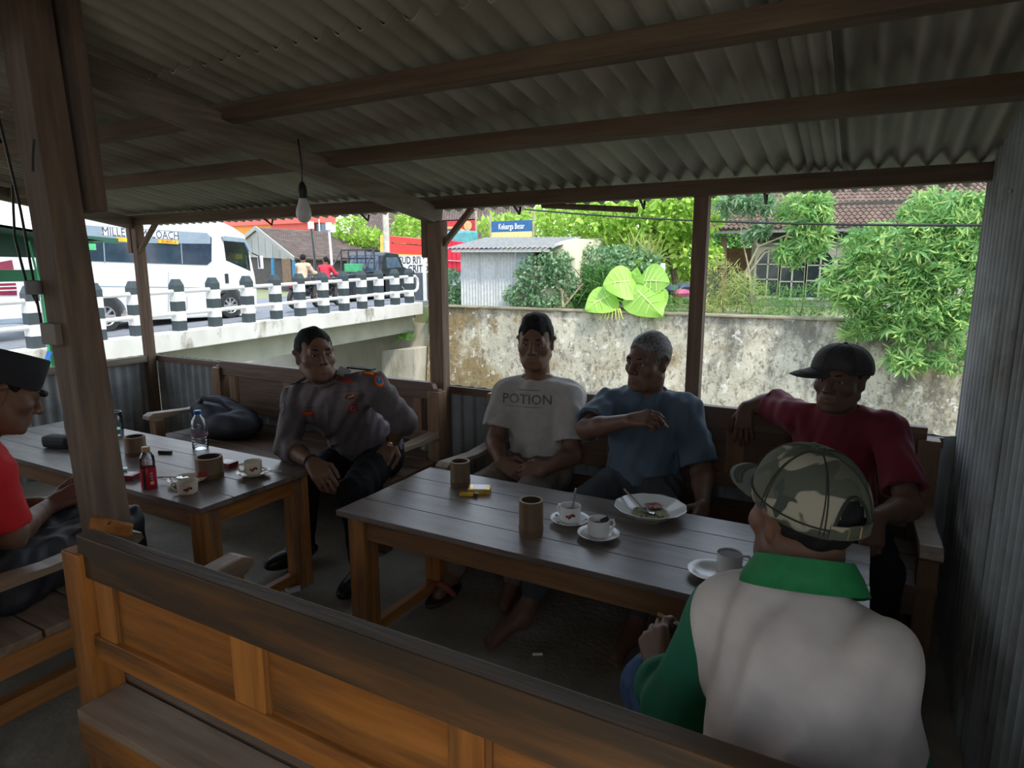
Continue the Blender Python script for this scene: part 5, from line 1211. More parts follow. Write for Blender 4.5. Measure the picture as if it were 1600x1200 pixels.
# ================================================================== people: smooth-blended implicit bodies turned into meshes
f4 = np.float32
def V3(p): return np.array([float(p[0]), float(p[1]), float(p[2])])
def unit(v): v = V3(v); return v / (np.linalg.norm(v) + 1e-9)
def cap(a, b_, ra, rb, k=0.02, op='add'): return ('cap', V3(a), V3(b_), ra, rb, k, op)
def ell(c, r, rot=None, k=0.02, op='add'): return ('ell', V3(c), V3(r), np.eye(3) if rot is None else rot, 0, k, op)
def half(c, n, k=0.004): return ('half', V3(c), unit(n), 0, 0, k, 'int')     # keep the side the normal points away from
def inflate(pr, t, k=None):
    out = []
    for p in pr:
        if p[0] == 'cap': out.append(('cap', p[1], p[2], p[3] + t, p[4] + t, k or p[5], p[6]))
        elif p[0] == 'ell': out.append(('ell', p[1], p[2] + t, p[3], 0, k or p[5], p[6]))
    return out
def sdf_eval(prims, xs, ys, zs):
    vol = np.full((len(xs), len(ys), len(zs)), 0.06, f4)
    ax = (xs, ys, zs); lo = np.array([xs[0], ys[0], zs[0]]); h = xs[1] - xs[0]
    for p in prims:
        kind, k, op = p[0], p[5], p[6]
        if kind == 'half':
            d = ((xs - p[1][0]) * p[2][0])[:, None, None] + ((ys - p[1][1]) * p[2][1])[None, :, None] + ((zs - p[1][2]) * p[2][2])[None, None, :]
            vol = np.maximum(vol, d.astype(f4)); continue
        if kind == 'cap':
            m = max(p[3], p[4]) + k + 2 * h + 0.004
            b0, b1 = np.minimum(p[1], p[2]) - m, np.maximum(p[1], p[2]) + m
        else:
            m = np.max(p[2]) + k + 2 * h + 0.004
            b0, b1 = p[1] - m, p[1] + m
        sl = []
        for a in range(3):
            i0 = int(np.searchsorted(ax[a], b0[a])); i1 = int(np.searchsorted(ax[a], b1[a]))
            sl.append(slice(i0, i1))
        if any(s.stop - s.start < 1 for s in sl): continue
        X = (xs[sl[0]] - p[1][0]).astype(f4)[:, None, None]; Y = (ys[sl[1]] - p[1][1]).astype(f4)[None, :, None]; Z = (zs[sl[2]] - p[1][2]).astype(f4)[None, None, :]
        if kind == 'cap':
            ba = (p[2] - p[1]).astype(f4); bb = float(ba @ ba) + 1e-9
            t = np.clip((X * ba[0] + Y * ba[1] + Z * ba[2]) / bb, 0, 1)
            d = np.sqrt((X - t * ba[0]) ** 2 + (Y - t * ba[1]) ** 2 + (Z - t * ba[2]) ** 2) - (p[3] + (p[4] - p[3]) * t)
        else:
            Rm = p[3].astype(f4); r = p[2]
            u = X * Rm[0, 0] + Y * Rm[1, 0] + Z * Rm[2, 0]; v = X * Rm[0, 1] + Y * Rm[1, 1] + Z * Rm[2, 1]; w = X * Rm[0, 2] + Y * Rm[1, 2] + Z * Rm[2, 2]
            k0 = np.sqrt((u / r[0]) ** 2 + (v / r[1]) ** 2 + (w / r[2]) ** 2)
            k1 = np.sqrt((u / r[0] ** 2) ** 2 + (v / r[1] ** 2) ** 2 + (w / r[2] ** 2) ** 2) + 1e-6
            d = k0 * (k0 - 1) / k1
        cur = vol[sl[0], sl[1], sl[2]]
        if op == 'add':
            hh = np.clip(0.5 + 0.5 * (cur - d) / k, 0, 1)
            vol[sl[0], sl[1], sl[2]] = cur * (1 - hh) + d * hh - k * hh * (1 - hh)
        else:
            d = -d; hh = np.clip(0.5 - 0.5 * (cur - d) / k, 0, 1)
            vol[sl[0], sl[1], sl[2]] = cur * (1 - hh) + d * hh + k * hh * (1 - hh)
    return vol
def nets(vol, xs, ys, zs):
    s = vol < 0
    c = s[:-1, :-1, :-1].astype(np.int8)
    acc = np.zeros_like(c)
    for i in (0, 1):
        for j in (0, 1):
            for k in (0, 1):
                acc += s[i:i + c.shape[0], j:j + c.shape[1], k:k + c.shape[2]]
    act = (acc > 0) & (acc < 8)
    I = np.argwhere(act)
    if len(I) == 0: return np.zeros((0, 3)), np.zeros((0, 4), int)
    idx = np.full(act.shape, -1, np.int32); idx[act] = np.arange(len(I))
    tot = np.zeros((len(I), 3)); cnt = np.zeros(len(I))
    cor = [(0, 0, 0), (1, 0, 0), (0, 1, 0), (1, 1, 0), (0, 0, 1), (1, 0, 1), (0, 1, 1), (1, 1, 1)]
    vals = np.stack([vol[I[:, 0] + a, I[:, 1] + b_, I[:, 2] + c_] for a, b_, c_ in cor], 1)
    for e0, e1 in ((0, 1), (2, 3), (4, 5), (6, 7), (0, 2), (1, 3), (4, 6), (5, 7), (0, 4), (1, 5), (2, 6), (3, 7)):
        a, b_ = vals[:, e0], vals[:, e1]; m = (a < 0) != (b_ < 0)
        t = np.where(m, a / np.where(m, a - b_, 1), 0)
        p = np.array(cor[e0]) + t[:, None] * (np.array(cor[e1]) - np.array(cor[e0]))
        tot[m] += p[m]; cnt[m] += 1
    g = I + tot / cnt[:, None]
    h = np.array([xs[1] - xs[0], ys[1] - ys[0], zs[1] - zs[0]])
    P = np.array([xs[0], ys[0], zs[0]]) + g * h
    F = []
    for ax in range(3):
        a = [slice(None)] * 3; b_ = [slice(None)] * 3; a[ax] = slice(0, -1); b_[ax] = slice(1, None)
        ch = s[tuple(a)] != s[tuple(b_)]
        E = np.argwhere(ch)
        o1, o2 = [(1, 2), (2, 0), (0, 1)][ax]
        ok = (E[:, o1] > 0) & (E[:, o2] > 0) & (E[:, o1] < s.shape[o1] - 1) & (E[:, o2] < s.shape[o2] - 1)
        E = E[ok]
        if not len(E): continue
        d1 = np.zeros(3, int); d1[o1] = 1; d2 = np.zeros(3, int); d2[o2] = 1
        q = [idx[tuple((E - x).T)] for x in (0 * d1, d1, d1 + d2, d2)]
        Q = np.stack(q, 1)
        inside = s[tuple(E.T)]
        Q[~inside] = Q[~inside][:, ::-1]
        F.append(Q[(Q >= 0).all(1)])
    return P, np.concatenate(F)
def box_sd(xs, ys, zs, lo, hi):
    c = (np.array(lo) + hi) / 2; hs = (np.array(hi) - lo) / 2
    return np.maximum(np.maximum((np.abs(xs - c[0]) - hs[0])[:, None, None], (np.abs(ys - c[1]) - hs[1])[None, :, None]), (np.abs(zs - c[2]) - hs[2])[None, None, :]).astype(f4)
def bounds(prims, pad=0.03):
    lo = np.full(3, 1e9); hi = -lo
    for p in prims:
        if p[6] != 'add': continue
        if p[0] == 'cap':
            m = max(p[3], p[4]); lo = np.minimum(lo, np.minimum(p[1], p[2]) - m); hi = np.maximum(hi, np.maximum(p[1], p[2]) + m)
        elif p[0] == 'ell':
            m = np.max(p[2]); lo = np.minimum(lo, p[1] - m); hi = np.maximum(hi, p[1] + m)
    return lo - pad, hi + pad
def mesh_np(name, P, F, smooth=True):
    me = bpy.data.meshes.new(name)
    me.vertices.add(len(P)); me.vertices.foreach_set('co', P.astype(np.float32).ravel())
    n = F.shape[1]
    me.loops.add(F.size); me.loops.foreach_set('vertex_index', F.astype(np.int32).ravel())
    me.polygons.add(len(F)); me.polygons.foreach_set('loop_start', np.arange(0, F.size, n, dtype=np.int32))
    me.update(calc_edges=True)
    if smooth: me.polygons.foreach_set('use_smooth', np.ones(len(F), bool))
    me.validate()
    return me
def sdf_mesh(name, prims, h=0.008, fine=(), disp=None):
    """fine: list of (centre, half size, spacing) boxes rebuilt at a finer spacing and kept overlapping"""
    lo, hi = bounds(prims)
    regs = [(lo, hi, h, list(fine))] + [(V3(c) - s, V3(c) + s, hh, None) for c, s, hh in fine]
    Ps, Fs, off = [], [], 0
    for (l, u, hh, ex) in regs:
        xs, ys, zs = (np.arange(l[i], u[i] + hh, hh) for i in range(3))
        vol = sdf_eval(prims, xs, ys, zs)
        if disp is not None: vol = vol + disp(xs[:, None, None], ys[None, :, None], zs[None, None, :]).astype(f4)
        if ex is not None:
            for c, s, _ in ex:
                s2 = s - 2.2 * hh
                vol = np.maximum(vol, -box_sd(xs, ys, zs, V3(c) - s2, V3(c) + s2))
        else:
            vol = np.maximum(vol, box_sd(xs, ys, zs, l + 1.5 * hh, u - 1.5 * hh))
        P, F = nets(vol, xs, ys, zs)
        Ps.append(P); Fs.append(F + off); off += len(P)
    return mesh_np(name, np.concatenate(Ps), np.concatenate(Fs))
def folds(seed, amp=0.004, freq=75, axis=(0.3, 0.2, 1)):
    rg = np.random.default_rng(seed); A = rg.normal(size=(4, 3)); a = unit(axis)
    def f(x, y, z):
        o = 0
        for i in range(4):
            d = A[i] - a * (A[i] @ a); d = d / np.linalg.norm(d) * freq * (0.7 + 0.35 * i); e = rg_dirs[i]
            wob = np.sin(13 * (x * e[0] + y * e[1] + z * e[2]) + i)
            o = o + np.sin(x * d[0] + y * d[1] + z * d[2] + 2.2 * wob + i * 1.7) / (1 + 0.5 * i)
        return amp * o * 0.75
    rg_dirs = rg.normal(size=(4, 3))
    return f

def hand_prims(w, d, n, thumb, curls, sz=1.0, tc=0.5, spread=0.0):
    """w wrist, d towards the fingers, n back of the hand, thumb = +1/-1 side of d x n, curls = four finger curls in radians per joint"""
    w, d = V3(w), unit(d); n = V3(n); n = unit(n - d * (n @ d)); s = np.cross(d, n) * thumb
    pr = []; tips = []
    offs = (0.030, 0.010, -0.010, -0.028); lens = (0.070, 0.078, 0.072, 0.056)
    for i in range(4):
        k = w + (d * (0.088 - 0.004 * abs(i - 1)) + s * offs[i]) * sz
        pr.append(cap(w + (d * 0.008 + s * offs[i] * 0.55) * sz, k, 0.0155 * sz, 0.0115 * sz, 0.012))
        ang = 0.0; p = k
        for j, fr in enumerate((0.46, 0.30, 0.24)):
            ang += curls[i] * (0.8 if j == 0 else 1.0)
            dd = d * math.cos(ang) - n * math.sin(ang) + s * spread * (1.5 - i) * 0.5
            q = p + unit(dd) * lens[i] * fr * sz
            pr.append(cap(p, q, (0.0092 - 0.0008 * j) * sz, (0.0086 - 0.0010 * j) * sz, 0.004)); p = q
        tips.append(p)
    t0 = w + (d * 0.020 + s * 0.020 - n * 0.006) * sz
    t1 = t0 + unit(d * 0.65 + s * 0.75 - n * 0.25) * 0.045 * sz
    t2 = t1 + unit(d * 0.9 + s * (0.5 - tc) - n * (0.1 + tc * 0.6)) * 0.033 * sz
    t3 = t2 + unit(d * 0.9 + s * (0.3 - tc) - n * (0.15 + tc * 0.8)) * 0.026 * sz
    pr += [cap(t0, t1, 0.016 * sz, 0.0115 * sz, 0.012), cap(t1, t2, 0.0108 * sz, 0.0098 * sz, 0.004), cap(t2, t3, 0.0098 * sz, 0.0082 * sz, 0.004)]
    return pr, tips, t3

def head_frame(f, up=(0, 0, 1)):
    f = unit(f); u = V3(up); r = unit(np.cross(f, u)); u = np.cross(r, f)
    return np.stack([r, f, u], 1)
def head_prims(c, Rm, s=1.0, jaw=1.0):
    c = V3(c); L = lambda x, y, z: c + Rm @ (np.array([x, y, z]) * s)
    E = lambda x, y, z, r, k=0.02, op='add': ell(L(x, y, z), np.array(r) * s, Rm, k, op)
    pr = [E(0, -0.014, 0.030, (0.076, 0.094, 0.087)), E(0, 0.030, -0.030, (0.061, 0.062, 0.082), 0.03), E(0, 0.048, -0.078, (0.043 * jaw, 0.042, 0.036), 0.03)]
    for q in (-1, 1):
        pr += [E(q * 0.044, 0.054, -0.022, (0.026, 0.026, 0.022), 0.02), cap(L(q * 0.055, 0.005, -0.055), L(q * 0.030 * jaw, 0.062, -0.092), 0.020 * s, 0.018 * s, 0.025)]
    pr += [cap(L(-0.036, 0.078, 0.022), L(0.036, 0.078, 0.022), 0.012 * s, 0.012 * s, 0.018), E(0, 0.085, -0.098, (0.020, 0.014, 0.014), 0.015)]
    for q in (-1, 1): pr.append(E(q * 0.031, 0.096, 0.003, (0.019, 0.014, 0.011), 0.010, 'sub'))
    pr += [cap(L(0, 0.088, 0.014), L(0, 0.112, -0.026), 0.0085 * s, 0.0125 * s, 0.010)]
    for q in (-1, 1): pr.append(E(q * 0.0135, 0.100, -0.031, (0.0095, 0.011, 0.008), 0.006))
    pr += [E(0, 0.080, -0.062, (0.029, 0.018, 0.022), 0.02), cap(L(-0.021, 0.0905, -0.0575), L(0, 0.0965, -0.0560), 0.0040 * s, 0.0055 * s, 0.006), cap(L(0.021, 0.0905, -0.0575), L(0, 0.0965, -0.0560), 0.0040 * s, 0.0055 * s, 0.006), cap(L(-0.019, 0.0905, -0.0675), L(0, 0.0955, -0.0690), 0.0042 * s, 0.0066 * s, 0.006), cap(L(0.019, 0.0905, -0.0675), L(0, 0.0955, -0.0690), 0.0042 * s, 0.0066 * s, 0.006),
           cap(L(-0.025, 0.098, -0.0622), L(0, 0.1045, -0.0622), 0.0026 * s, 0.0026 * s, 0.003, 'sub'), cap(L(0.025, 0.098, -0.0622), L(0, 0.1045, -0.0622), 0.0026 * s, 0.0026 * s, 0.003, 'sub')]
    for q in (-1, 1):
        pr += [cap(L(q * 0.073, -0.008, -0.030), L(q * 0.082, -0.016, 0.018), 0.0085 * s, 0.0125 * s, 0.008), E(q * 0.087, -0.012, -0.004, (0.006, 0.011, 0.017), 0.006, 'sub'),
               # eyelids
               cap(L(q * 0.018, 0.086, 0.0105), L(q * 0.044, 0.080, 0.0095), 0.0050 * s, 0.0050 * s, 0.004), cap(L(q * 0.018, 0.085, -0.0055), L(q * 0.043, 0.079, -0.0050), 0.0042 * s, 0.0042 * s, 0.004)]
    return pr, L

SK = {}
def skin_mat(name, c, c2): return mat(name, c, c2, rough=0.52, scale=18, rand=0, spec=0.35, bump=0.08, bscale=220)
M_skin = skin_mat('brown_skin', (0.185, 0.096, 0.060), (0.15, 0.077, 0.048))
M_skin_b = skin_mat('deep_brown_skin', (0.145, 0.076, 0.050), (0.12, 0.062, 0.041))
M_hair = mat('black_hair', (0.010, 0.010, 0.010), (0.018, 0.017, 0.017), rough=0.75, spec=0.15, scale=60, rand=0, bump=0.5)
M_hair_g = mat('greying_hair', (0.20, 0.20, 0.20), (0.05, 0.05, 0.05), rough=0.6, scale=90, rand=0, bump=0.5)
M_eyew = mat('eye_white', (0.55, 0.52, 0.48), rough=0.2, rand=0); M_iris = mat('dark_iris', (0.02, 0.012, 0.01), rough=0.1, rand=0)

def person(label, S):
    """S: joints in world space; every limb tapers, cloth follows the body as children"""
    e = thing('person', label, 'person', S['base'])
    sk = S.get('skin', M_skin); B = S.get('build', 1.0)
    P, C, N = V3(S['pelvis']), V3(S['chest']), V3(S['neck'])
    Sa, Sb = V3(S['arms'][0][0]), V3(S['arms'][1][0])
    side = unit(Sb - Sa); up = unit(C - P); fwd = unit(np.cross(up, side)); side = np.cross(fwd, up) * (1)
    F3 = np.stack([unit(Sb - Sa - up * ((Sb - Sa) @ up)), np.cross(up, unit(Sb - Sa - up * ((Sb - Sa) @ up))), up], 1)
    tor = [ell(P, (0.155 * B, 0.118 * B, 0.12), F3, 0.04), ell(P * 0.55 + C * 0.45, (0.135 * B, 0.104 * B, 0.17), F3, 0.04), ell(C, (0.140 * B, 0.100 * B, 0.150), F3, 0.04)]
    Cu = C + up * 0.05
    for s_ in (Sa, Sb): tor += [cap(Cu, s_, 0.070 * B, 0.050 * B, 0.035), cap(N - up * 0.035, s_ * 0.8 + N * 0.2 + up * 0.008, 0.040, 0.036, 0.03)]
    pr = list(tor); fine = []
    Hc = V3(S['head']); hs = S.get('hs', 1.0); Rm = head_frame(S['face'], S.get('hup', (0, 0, 1)))
    hp, L = head_prims(Hc, Rm, hs, S.get('jaw', 1.0))
    pr += [cap(L(0, -0.022, -0.06), N, 0.056 * hs, 0.060, 0.03)] + hp
    fine.append((L(0, 0.01, 0), 0.150 * hs, S.get('hres', 0.0042)))
    hands = []
    for (sh_, el, wr, hd) in S['arms']:
        pr += [cap(sh_, el, 0.052 * B, 0.041, 0.03), cap(el, V3(el) * 0.68 + V3(wr) * 0.32, 0.040, 0.040, 0.03), cap(V3(el) * 0.68 + V3(wr) * 0.32, wr, 0.040, 0.026, 0.02)]
        if hd:
            hpz, tips, tt = hand_prims(wr, *hd[:4], **(hd[4] if len(hd) > 4 else {})); pr += hpz; hands.append((tips, tt))
            fine.append((V3(wr) + unit(hd[0]) * 0.075, 0.118, S.get('fres', 0.0036)))
    for (hip, kn, an, to) in S['legs']:
        pr += [cap(hip, kn, 0.078, 0.052, 0.03), cap(kn, V3(kn) * 0.65 + V3(an) * 0.35, 0.050, 0.050, 0.02), cap(V3(kn) * 0.65 + V3(an) * 0.35, an, 0.050, 0.034, 0.02),
               cap(an, to, 0.036, 0.026, 0.02), cap(V3(an) + (0, 0, -0.03), an, 0.034, 0.034, 0.02)]
        if S.get('toes', False):
            td = unit(V3(to) - V3(an)); td[2] = 0; ts = np.cross(td, (0, 0, 1))
            for i in range(5): pr.append(cap(V3(to) + ts * (0.012 * (i - 2)), V3(to) + ts * (0.015 * (i - 2)) + td * (0.045 - 0.004 * i) + (0, 0, -0.008), 0.010, 0.008, 0.006))
    link('body', sdf_mesh('body', pr, S.get('res', 0.0085), fine), sk, e)
    # eyes
    for q in (-1, 1):
        b_ = MB(); b_.lathe([(0.0116 * hs * math.sin(t * math.pi / 8), -0.0116 * hs * math.cos(t * math.pi / 8)) for t in range(9)], L(q * 0.031, 0.0735, 0.002), 12); ey = b_.build('eye', M_eyew, e, smooth=True)
        b_ = MB(); b_.lathe([(0.0062 * hs * math.sin(t * math.pi / 6), -0.0062 * hs * math.cos(t * math.pi / 6)) for t in range(7)], L(q * 0.0305, 0.0802, 0.002), 10); b_.build('iris', M_iris, ey, smooth=True)
        b_ = MB(); b_.tube([L(q * 0.016, 0.0925, 0.0235), L(q * 0.032, 0.0905, 0.027), L(q * 0.047, 0.079, 0.021)], [0.0030, 0.0036, 0.002], 6); b_.build('eyebrow', M_hair, e, smooth=True)
    # hair
    if S.get('hair', 'short'):
        E = lambda x, y, z, r, k=0.02, op='add': ell(L(x, y, z), np.array(r) * hs, Rm, k, op)
        hm = S.get('hairm', M_hair); v = S.get('hairv', 0.010)
        hr = [E(0, -0.016, 0.034, (0.076 + v * 0.6, 0.094 + v * 0.7, 0.087 + v), 0.01)]
        if S.get('quiff'): hr += [E(0, 0.035, 0.100, (0.045, 0.04, 0.022), 0.03), E(0, -0.01, 0.108, (0.05, 0.06, 0.022), 0.03)]
        hl = S.get('hairline', 0.0)
        hr += [E(0, 0.125, -0.005 + hl, (0.074, 0.085, 0.088), 0.010, 'sub'), E(0, 0.06, -0.075, (0.13, 0.085, 0.075), 0.012, 'sub'), E(0, -0.03, -0.125, (0.13, 0.13, 0.082), 0.012, 'sub')]
        for q in (-1, 1): hr += [E(q * 0.085, -0.005, -0.012, (0.022, 0.028, 0.036), 0.006, 'sub'), E(q * 0.078, 0.072, 0.035 + hl, (0.030, 0.045, 0.045), 0.008, 'sub')]
        nf = folds(5, 0.0016, 150, Rm[:, 1])
        link('hair', sdf_mesh('hair', hr, 0.0048, disp=nf), hm, e)
    return e, dict(tor=tor, F3=F3, L=L, Rm=Rm, N=N, C=C, P=P, Sa=Sa, Sb=Sb, up=up, fwd=F3[:, 1], hs=hs, hands=hands)

def smin(a, b_, k):
    hh = np.clip(0.5 + 0.5 * (a - b_) / k, 0, 1); return a * (1 - hh) + b_ * hh - k * hh * (1 - hh)
def shirt(e, G, S, m, sleeve=(0.8, 0.8), t=0.012, seed=1, amp=0.0045, res=0.007, hem=0.02, neck_r=0.066, freq=75, neck_drop=0.0, loose=0.012):
    """cloth over the trunk joined to two sleeves that end in square hollow hems"""
    B = S.get('build', 1.0)
    sl = []
    for ((sh_, el, wr, hd), f) in zip(S['arms'], sleeve):
        sh_, el, wr = V3(sh_), V3(el), V3(wr)
        if f <= 1:
            end = sh_ + (el - sh_) * f; d = unit(el - sh_); r1 = 0.045 + t + loose
            sl.append(([cap(sh_, end + d * 0.04, 0.051 * B + t, r1, 0.03)], end, d, r1 - 0.006, unit(el - sh_)))
        else:
            end = el + (wr - el) * (f - 1); d = unit(wr - el); r1 = 0.036 + t + loose * 0.4
            sl.append(([cap(sh_, el, 0.051 * B + t, 0.043 + t, 0.03), cap(el, end + d * 0.04, 0.043 + t, r1, 0.03)], end, d, r1 - 0.005, d))
    P, up = G['P'], G['up']
    pr = inflate(G['tor'], t, 0.04)
    lo, hi = bounds(pr + [q for s_ in sl for q in s_[0]])
    xs, ys, zs = (np.arange(lo[i], hi[i] + res, res) for i in range(3))
    def hs_(c, n): return (((xs - c[0]) * n[0])[:, None, None] + ((ys - c[1]) * n[1])[None, :, None] + ((zs - c[2]) * n[2])[None, None, :]).astype(f4)
    def sph(c, r): return (np.sqrt(((xs - c[0]) ** 2)[:, None, None] + ((ys - c[1]) ** 2)[None, :, None] + ((zs - c[2]) ** 2)[None, None, :]) - r).astype(f4)
    fo = folds(seed, amp, freq)(xs[:, None, None], ys[None, :, None], zs[None, None, :]).astype(f4)
    vol = sdf_eval(pr, xs, ys, zs) + fo
    vol = np.maximum(vol, -hs_(P + up * hem, up))
    if neck_r:
        nc = G['N'] + up * (0.035 - neck_drop) + G['fwd'] * 0.014
        vol = np.maximum(vol, -sph(nc, neck_r))
        vol = np.maximum(vol, hs_(G['N'] + up * 0.02, up))
    for prs, c, d, r, ax_ in sl:
        v = sdf_eval(prs, xs, ys, zs) + fo * 0.8
        v = np.maximum(v, hs_(c, d))
        ir = sdf_eval([cap(c - d * 0.005, c + d * 0.05, r - 0.011, r - 0.011, 0.005)], xs, ys, zs)
        v = np.maximum(v, -ir)
        vol = smin(vol, v, 0.026)
    return nets(vol, xs, ys, zs)
def put(name, P, F, m, e, label=None):
    used = np.unique(F); re = np.full(len(P), -1); re[used] = np.arange(len(used))
    return link(name, mesh_np(name, P[used], re[F]), m, e, label)
def split(P, F, fn):
    """cut the mesh along fn = 0; returns points and the two face sets (fn > 0, fn <= 0)"""
    T = np.concatenate([F[:, [0, 1, 2]], F[:, [0, 2, 3]]]); g = fn(P)
    pos = g[T] > 0; n = pos.sum(1)
    A = [T[n == 3]]; Bf = [T[n == 0]]; pts = list(P); cache = {}; ta, tb = [], []
    def mid(i, j):
        k = (min(i, j), max(i, j))
        if k not in cache:
            t = g[i] / (g[i] - g[j]); pts.append(P[i] + (P[j] - P[i]) * t); cache[k] = len(pts) - 1
        return cache[k]
    for tri in T[(n == 1) | (n == 2)]:
        s_ = [g[q] > 0 for q in tri]; one = s_.count(True) == 1
        k = s_.index(True) if one else s_.index(False)
        a, b_, c = int(tri[k]), int(tri[(k + 1) % 3]), int(tri[(k + 2) % 3])
        ab, ac = mid(a, b_), mid(a, c)
        (ta if one else tb).append((a, ab, ac)); (tb if one else ta).extend([(ab, b_, c), (ab, c, ac)])
    if ta: A.append(np.array(ta)); Bf.append(np.array(tb))
    return np.array(pts), np.concatenate(A), np.concatenate(Bf)

def trousers(e, G, S, m, seed=3, t=0.012, hemf=0.9, top=0.09, res=0.009, name='trousers', amp=0.004):
    pr = [ell(G['P'], (0.160 * S.get('build', 1), 0.123 * S.get('build', 1), 0.125), G['F3'], 0.05)]
    for (hip, kn, an, to) in S['legs']:
        hip, kn, an = V3(hip), V3(kn), V3(an); end = kn + (an - kn) * hemf
        pr += [cap(G['P'] * 0.4 + hip * 0.6, hip, 0.10, 0.09 + t, 0.04), cap(hip, kn, 0.084 + t, 0.058 + t, 0.03), cap(kn, end, 0.056 + t, 0.046 + t, 0.03)]
    pr.append(half(G['P'] + V3((0, 0, top)), (0, 0, 1)))
    for (hip, kn, an, to) in S['legs']:
        hip, kn, an = V3(hip), V3(kn), V3(an)
        end = kn + (an - kn) * hemf
    link(name, sdf_mesh(name, pr, res, disp=folds(seed, amp, 80)), m, e)

def tube_ring(name, c, d, r, thick, m, e, n=20, flat=1.0):
    """a ring (strap, cuff, collar) round axis d"""
    d = unit(d); a = unit(np.cross(d, (0.3, 0.5, 0.8))); b2 = np.cross(d, a); c = V3(c)
    b_ = MB(); pts = [c + (a * math.cos(t) + b2 * math.sin(t) * flat) * r for t in [2 * math.pi * i / n for i in range(n + 1)]]
    b_.tube(pts, thick, 6, cap=False); return b_.build(name, m, e, smooth=True)

def decal(name, target, c, n, upv, polys, m, e, off=0.0022):
    """flat patch laid onto a cloth surface: polygons (in metres) projected along -n"""
    bm = bmesh.new(); bm.from_mesh(target.data); bmesh.ops.triangulate(bm, faces=bm.faces); tree = BVHTree.FromBMesh(bm); bm.free()
    n = Vector(unit(n)); u = Vector(upv); u = (u - n * u.dot(n)).normalized(); s_ = u.cross(n); c = Vector(c)
    vs_, fs = polys
    out = []
    for x, y in vs_:
        o = c + s_ * x + u * y + n * 0.35
        h = tree.ray_cast(o, -n, 1.0)
        if h[0] is None:
            q = tree.find_nearest(o - n * 0.35); out.append(q[0] + q[1] * off)
        else: out.append(h[0] + (n * 0.6 + h[1] * 0.4) * off)
    me = bpy.data.meshes.new(name); me.from_pydata(out, [], fs); set_smooth(me, 180)
    return link(name, me, m, e)
def disc(rx, ry, n=16, rings=3):
    vs_ = [(0, 0)]; fs = []
    for r in range(1, rings + 1):
        for k in range(n):
            a = 2 * math.pi * k / n; vs_.append((rx * r / rings * math.cos(a), ry * r / rings * math.sin(a)))
    for k in range(n): fs.append((0, 1 + k, 1 + (k + 1) % n))
    for r in range(rings - 1):
        for k in range(n):
            a = 1 + r * n + k; b_ = 1 + r * n + (k + 1) % n; fs.append((a, a + n, b_ + n, b_))
    return vs_, fs
def rect(w, h, nx=6, ny=3, rot=0.0, dx=0, dy=0):
    vs_ = []; fs = []
    c, s_ = math.cos(rot), math.sin(rot)
    for j in range(ny + 1):
        for i in range(nx + 1):
            x, y = -w / 2 + w * i / nx, -h / 2 + h * j / ny; vs_.append((x * c - y * s_ + dx, x * s_ + y * c + dy))
    for j in range(ny):
        for i in range(nx):
            a = j * (nx + 1) + i; fs.append((a, a + 1, a + nx + 2, a + nx + 1))
    return vs_, fs
def text_poly(txt, size, bold=0.0):
    me = text_mesh(txt, size, 0.0, bold=bold)
    bm = bmesh.new(); bm.from_mesh(me); bmesh.ops.triangulate(bm, faces=bm.faces)
    bmesh.ops.subdivide_edges(bm, edges=[q for q in bm.edges if q.calc_length() > size * 0.25], cuts=1)
    bmesh.ops.triangulate(bm, faces=bm.faces)
    bm.verts.index_update()
    r = [(v.co.x, v.co.y) for v in bm.verts], [tuple(v.index for v in f.verts) for f in bm.faces]
    bm.free(); bpy.data.meshes.remove(me)
    return r

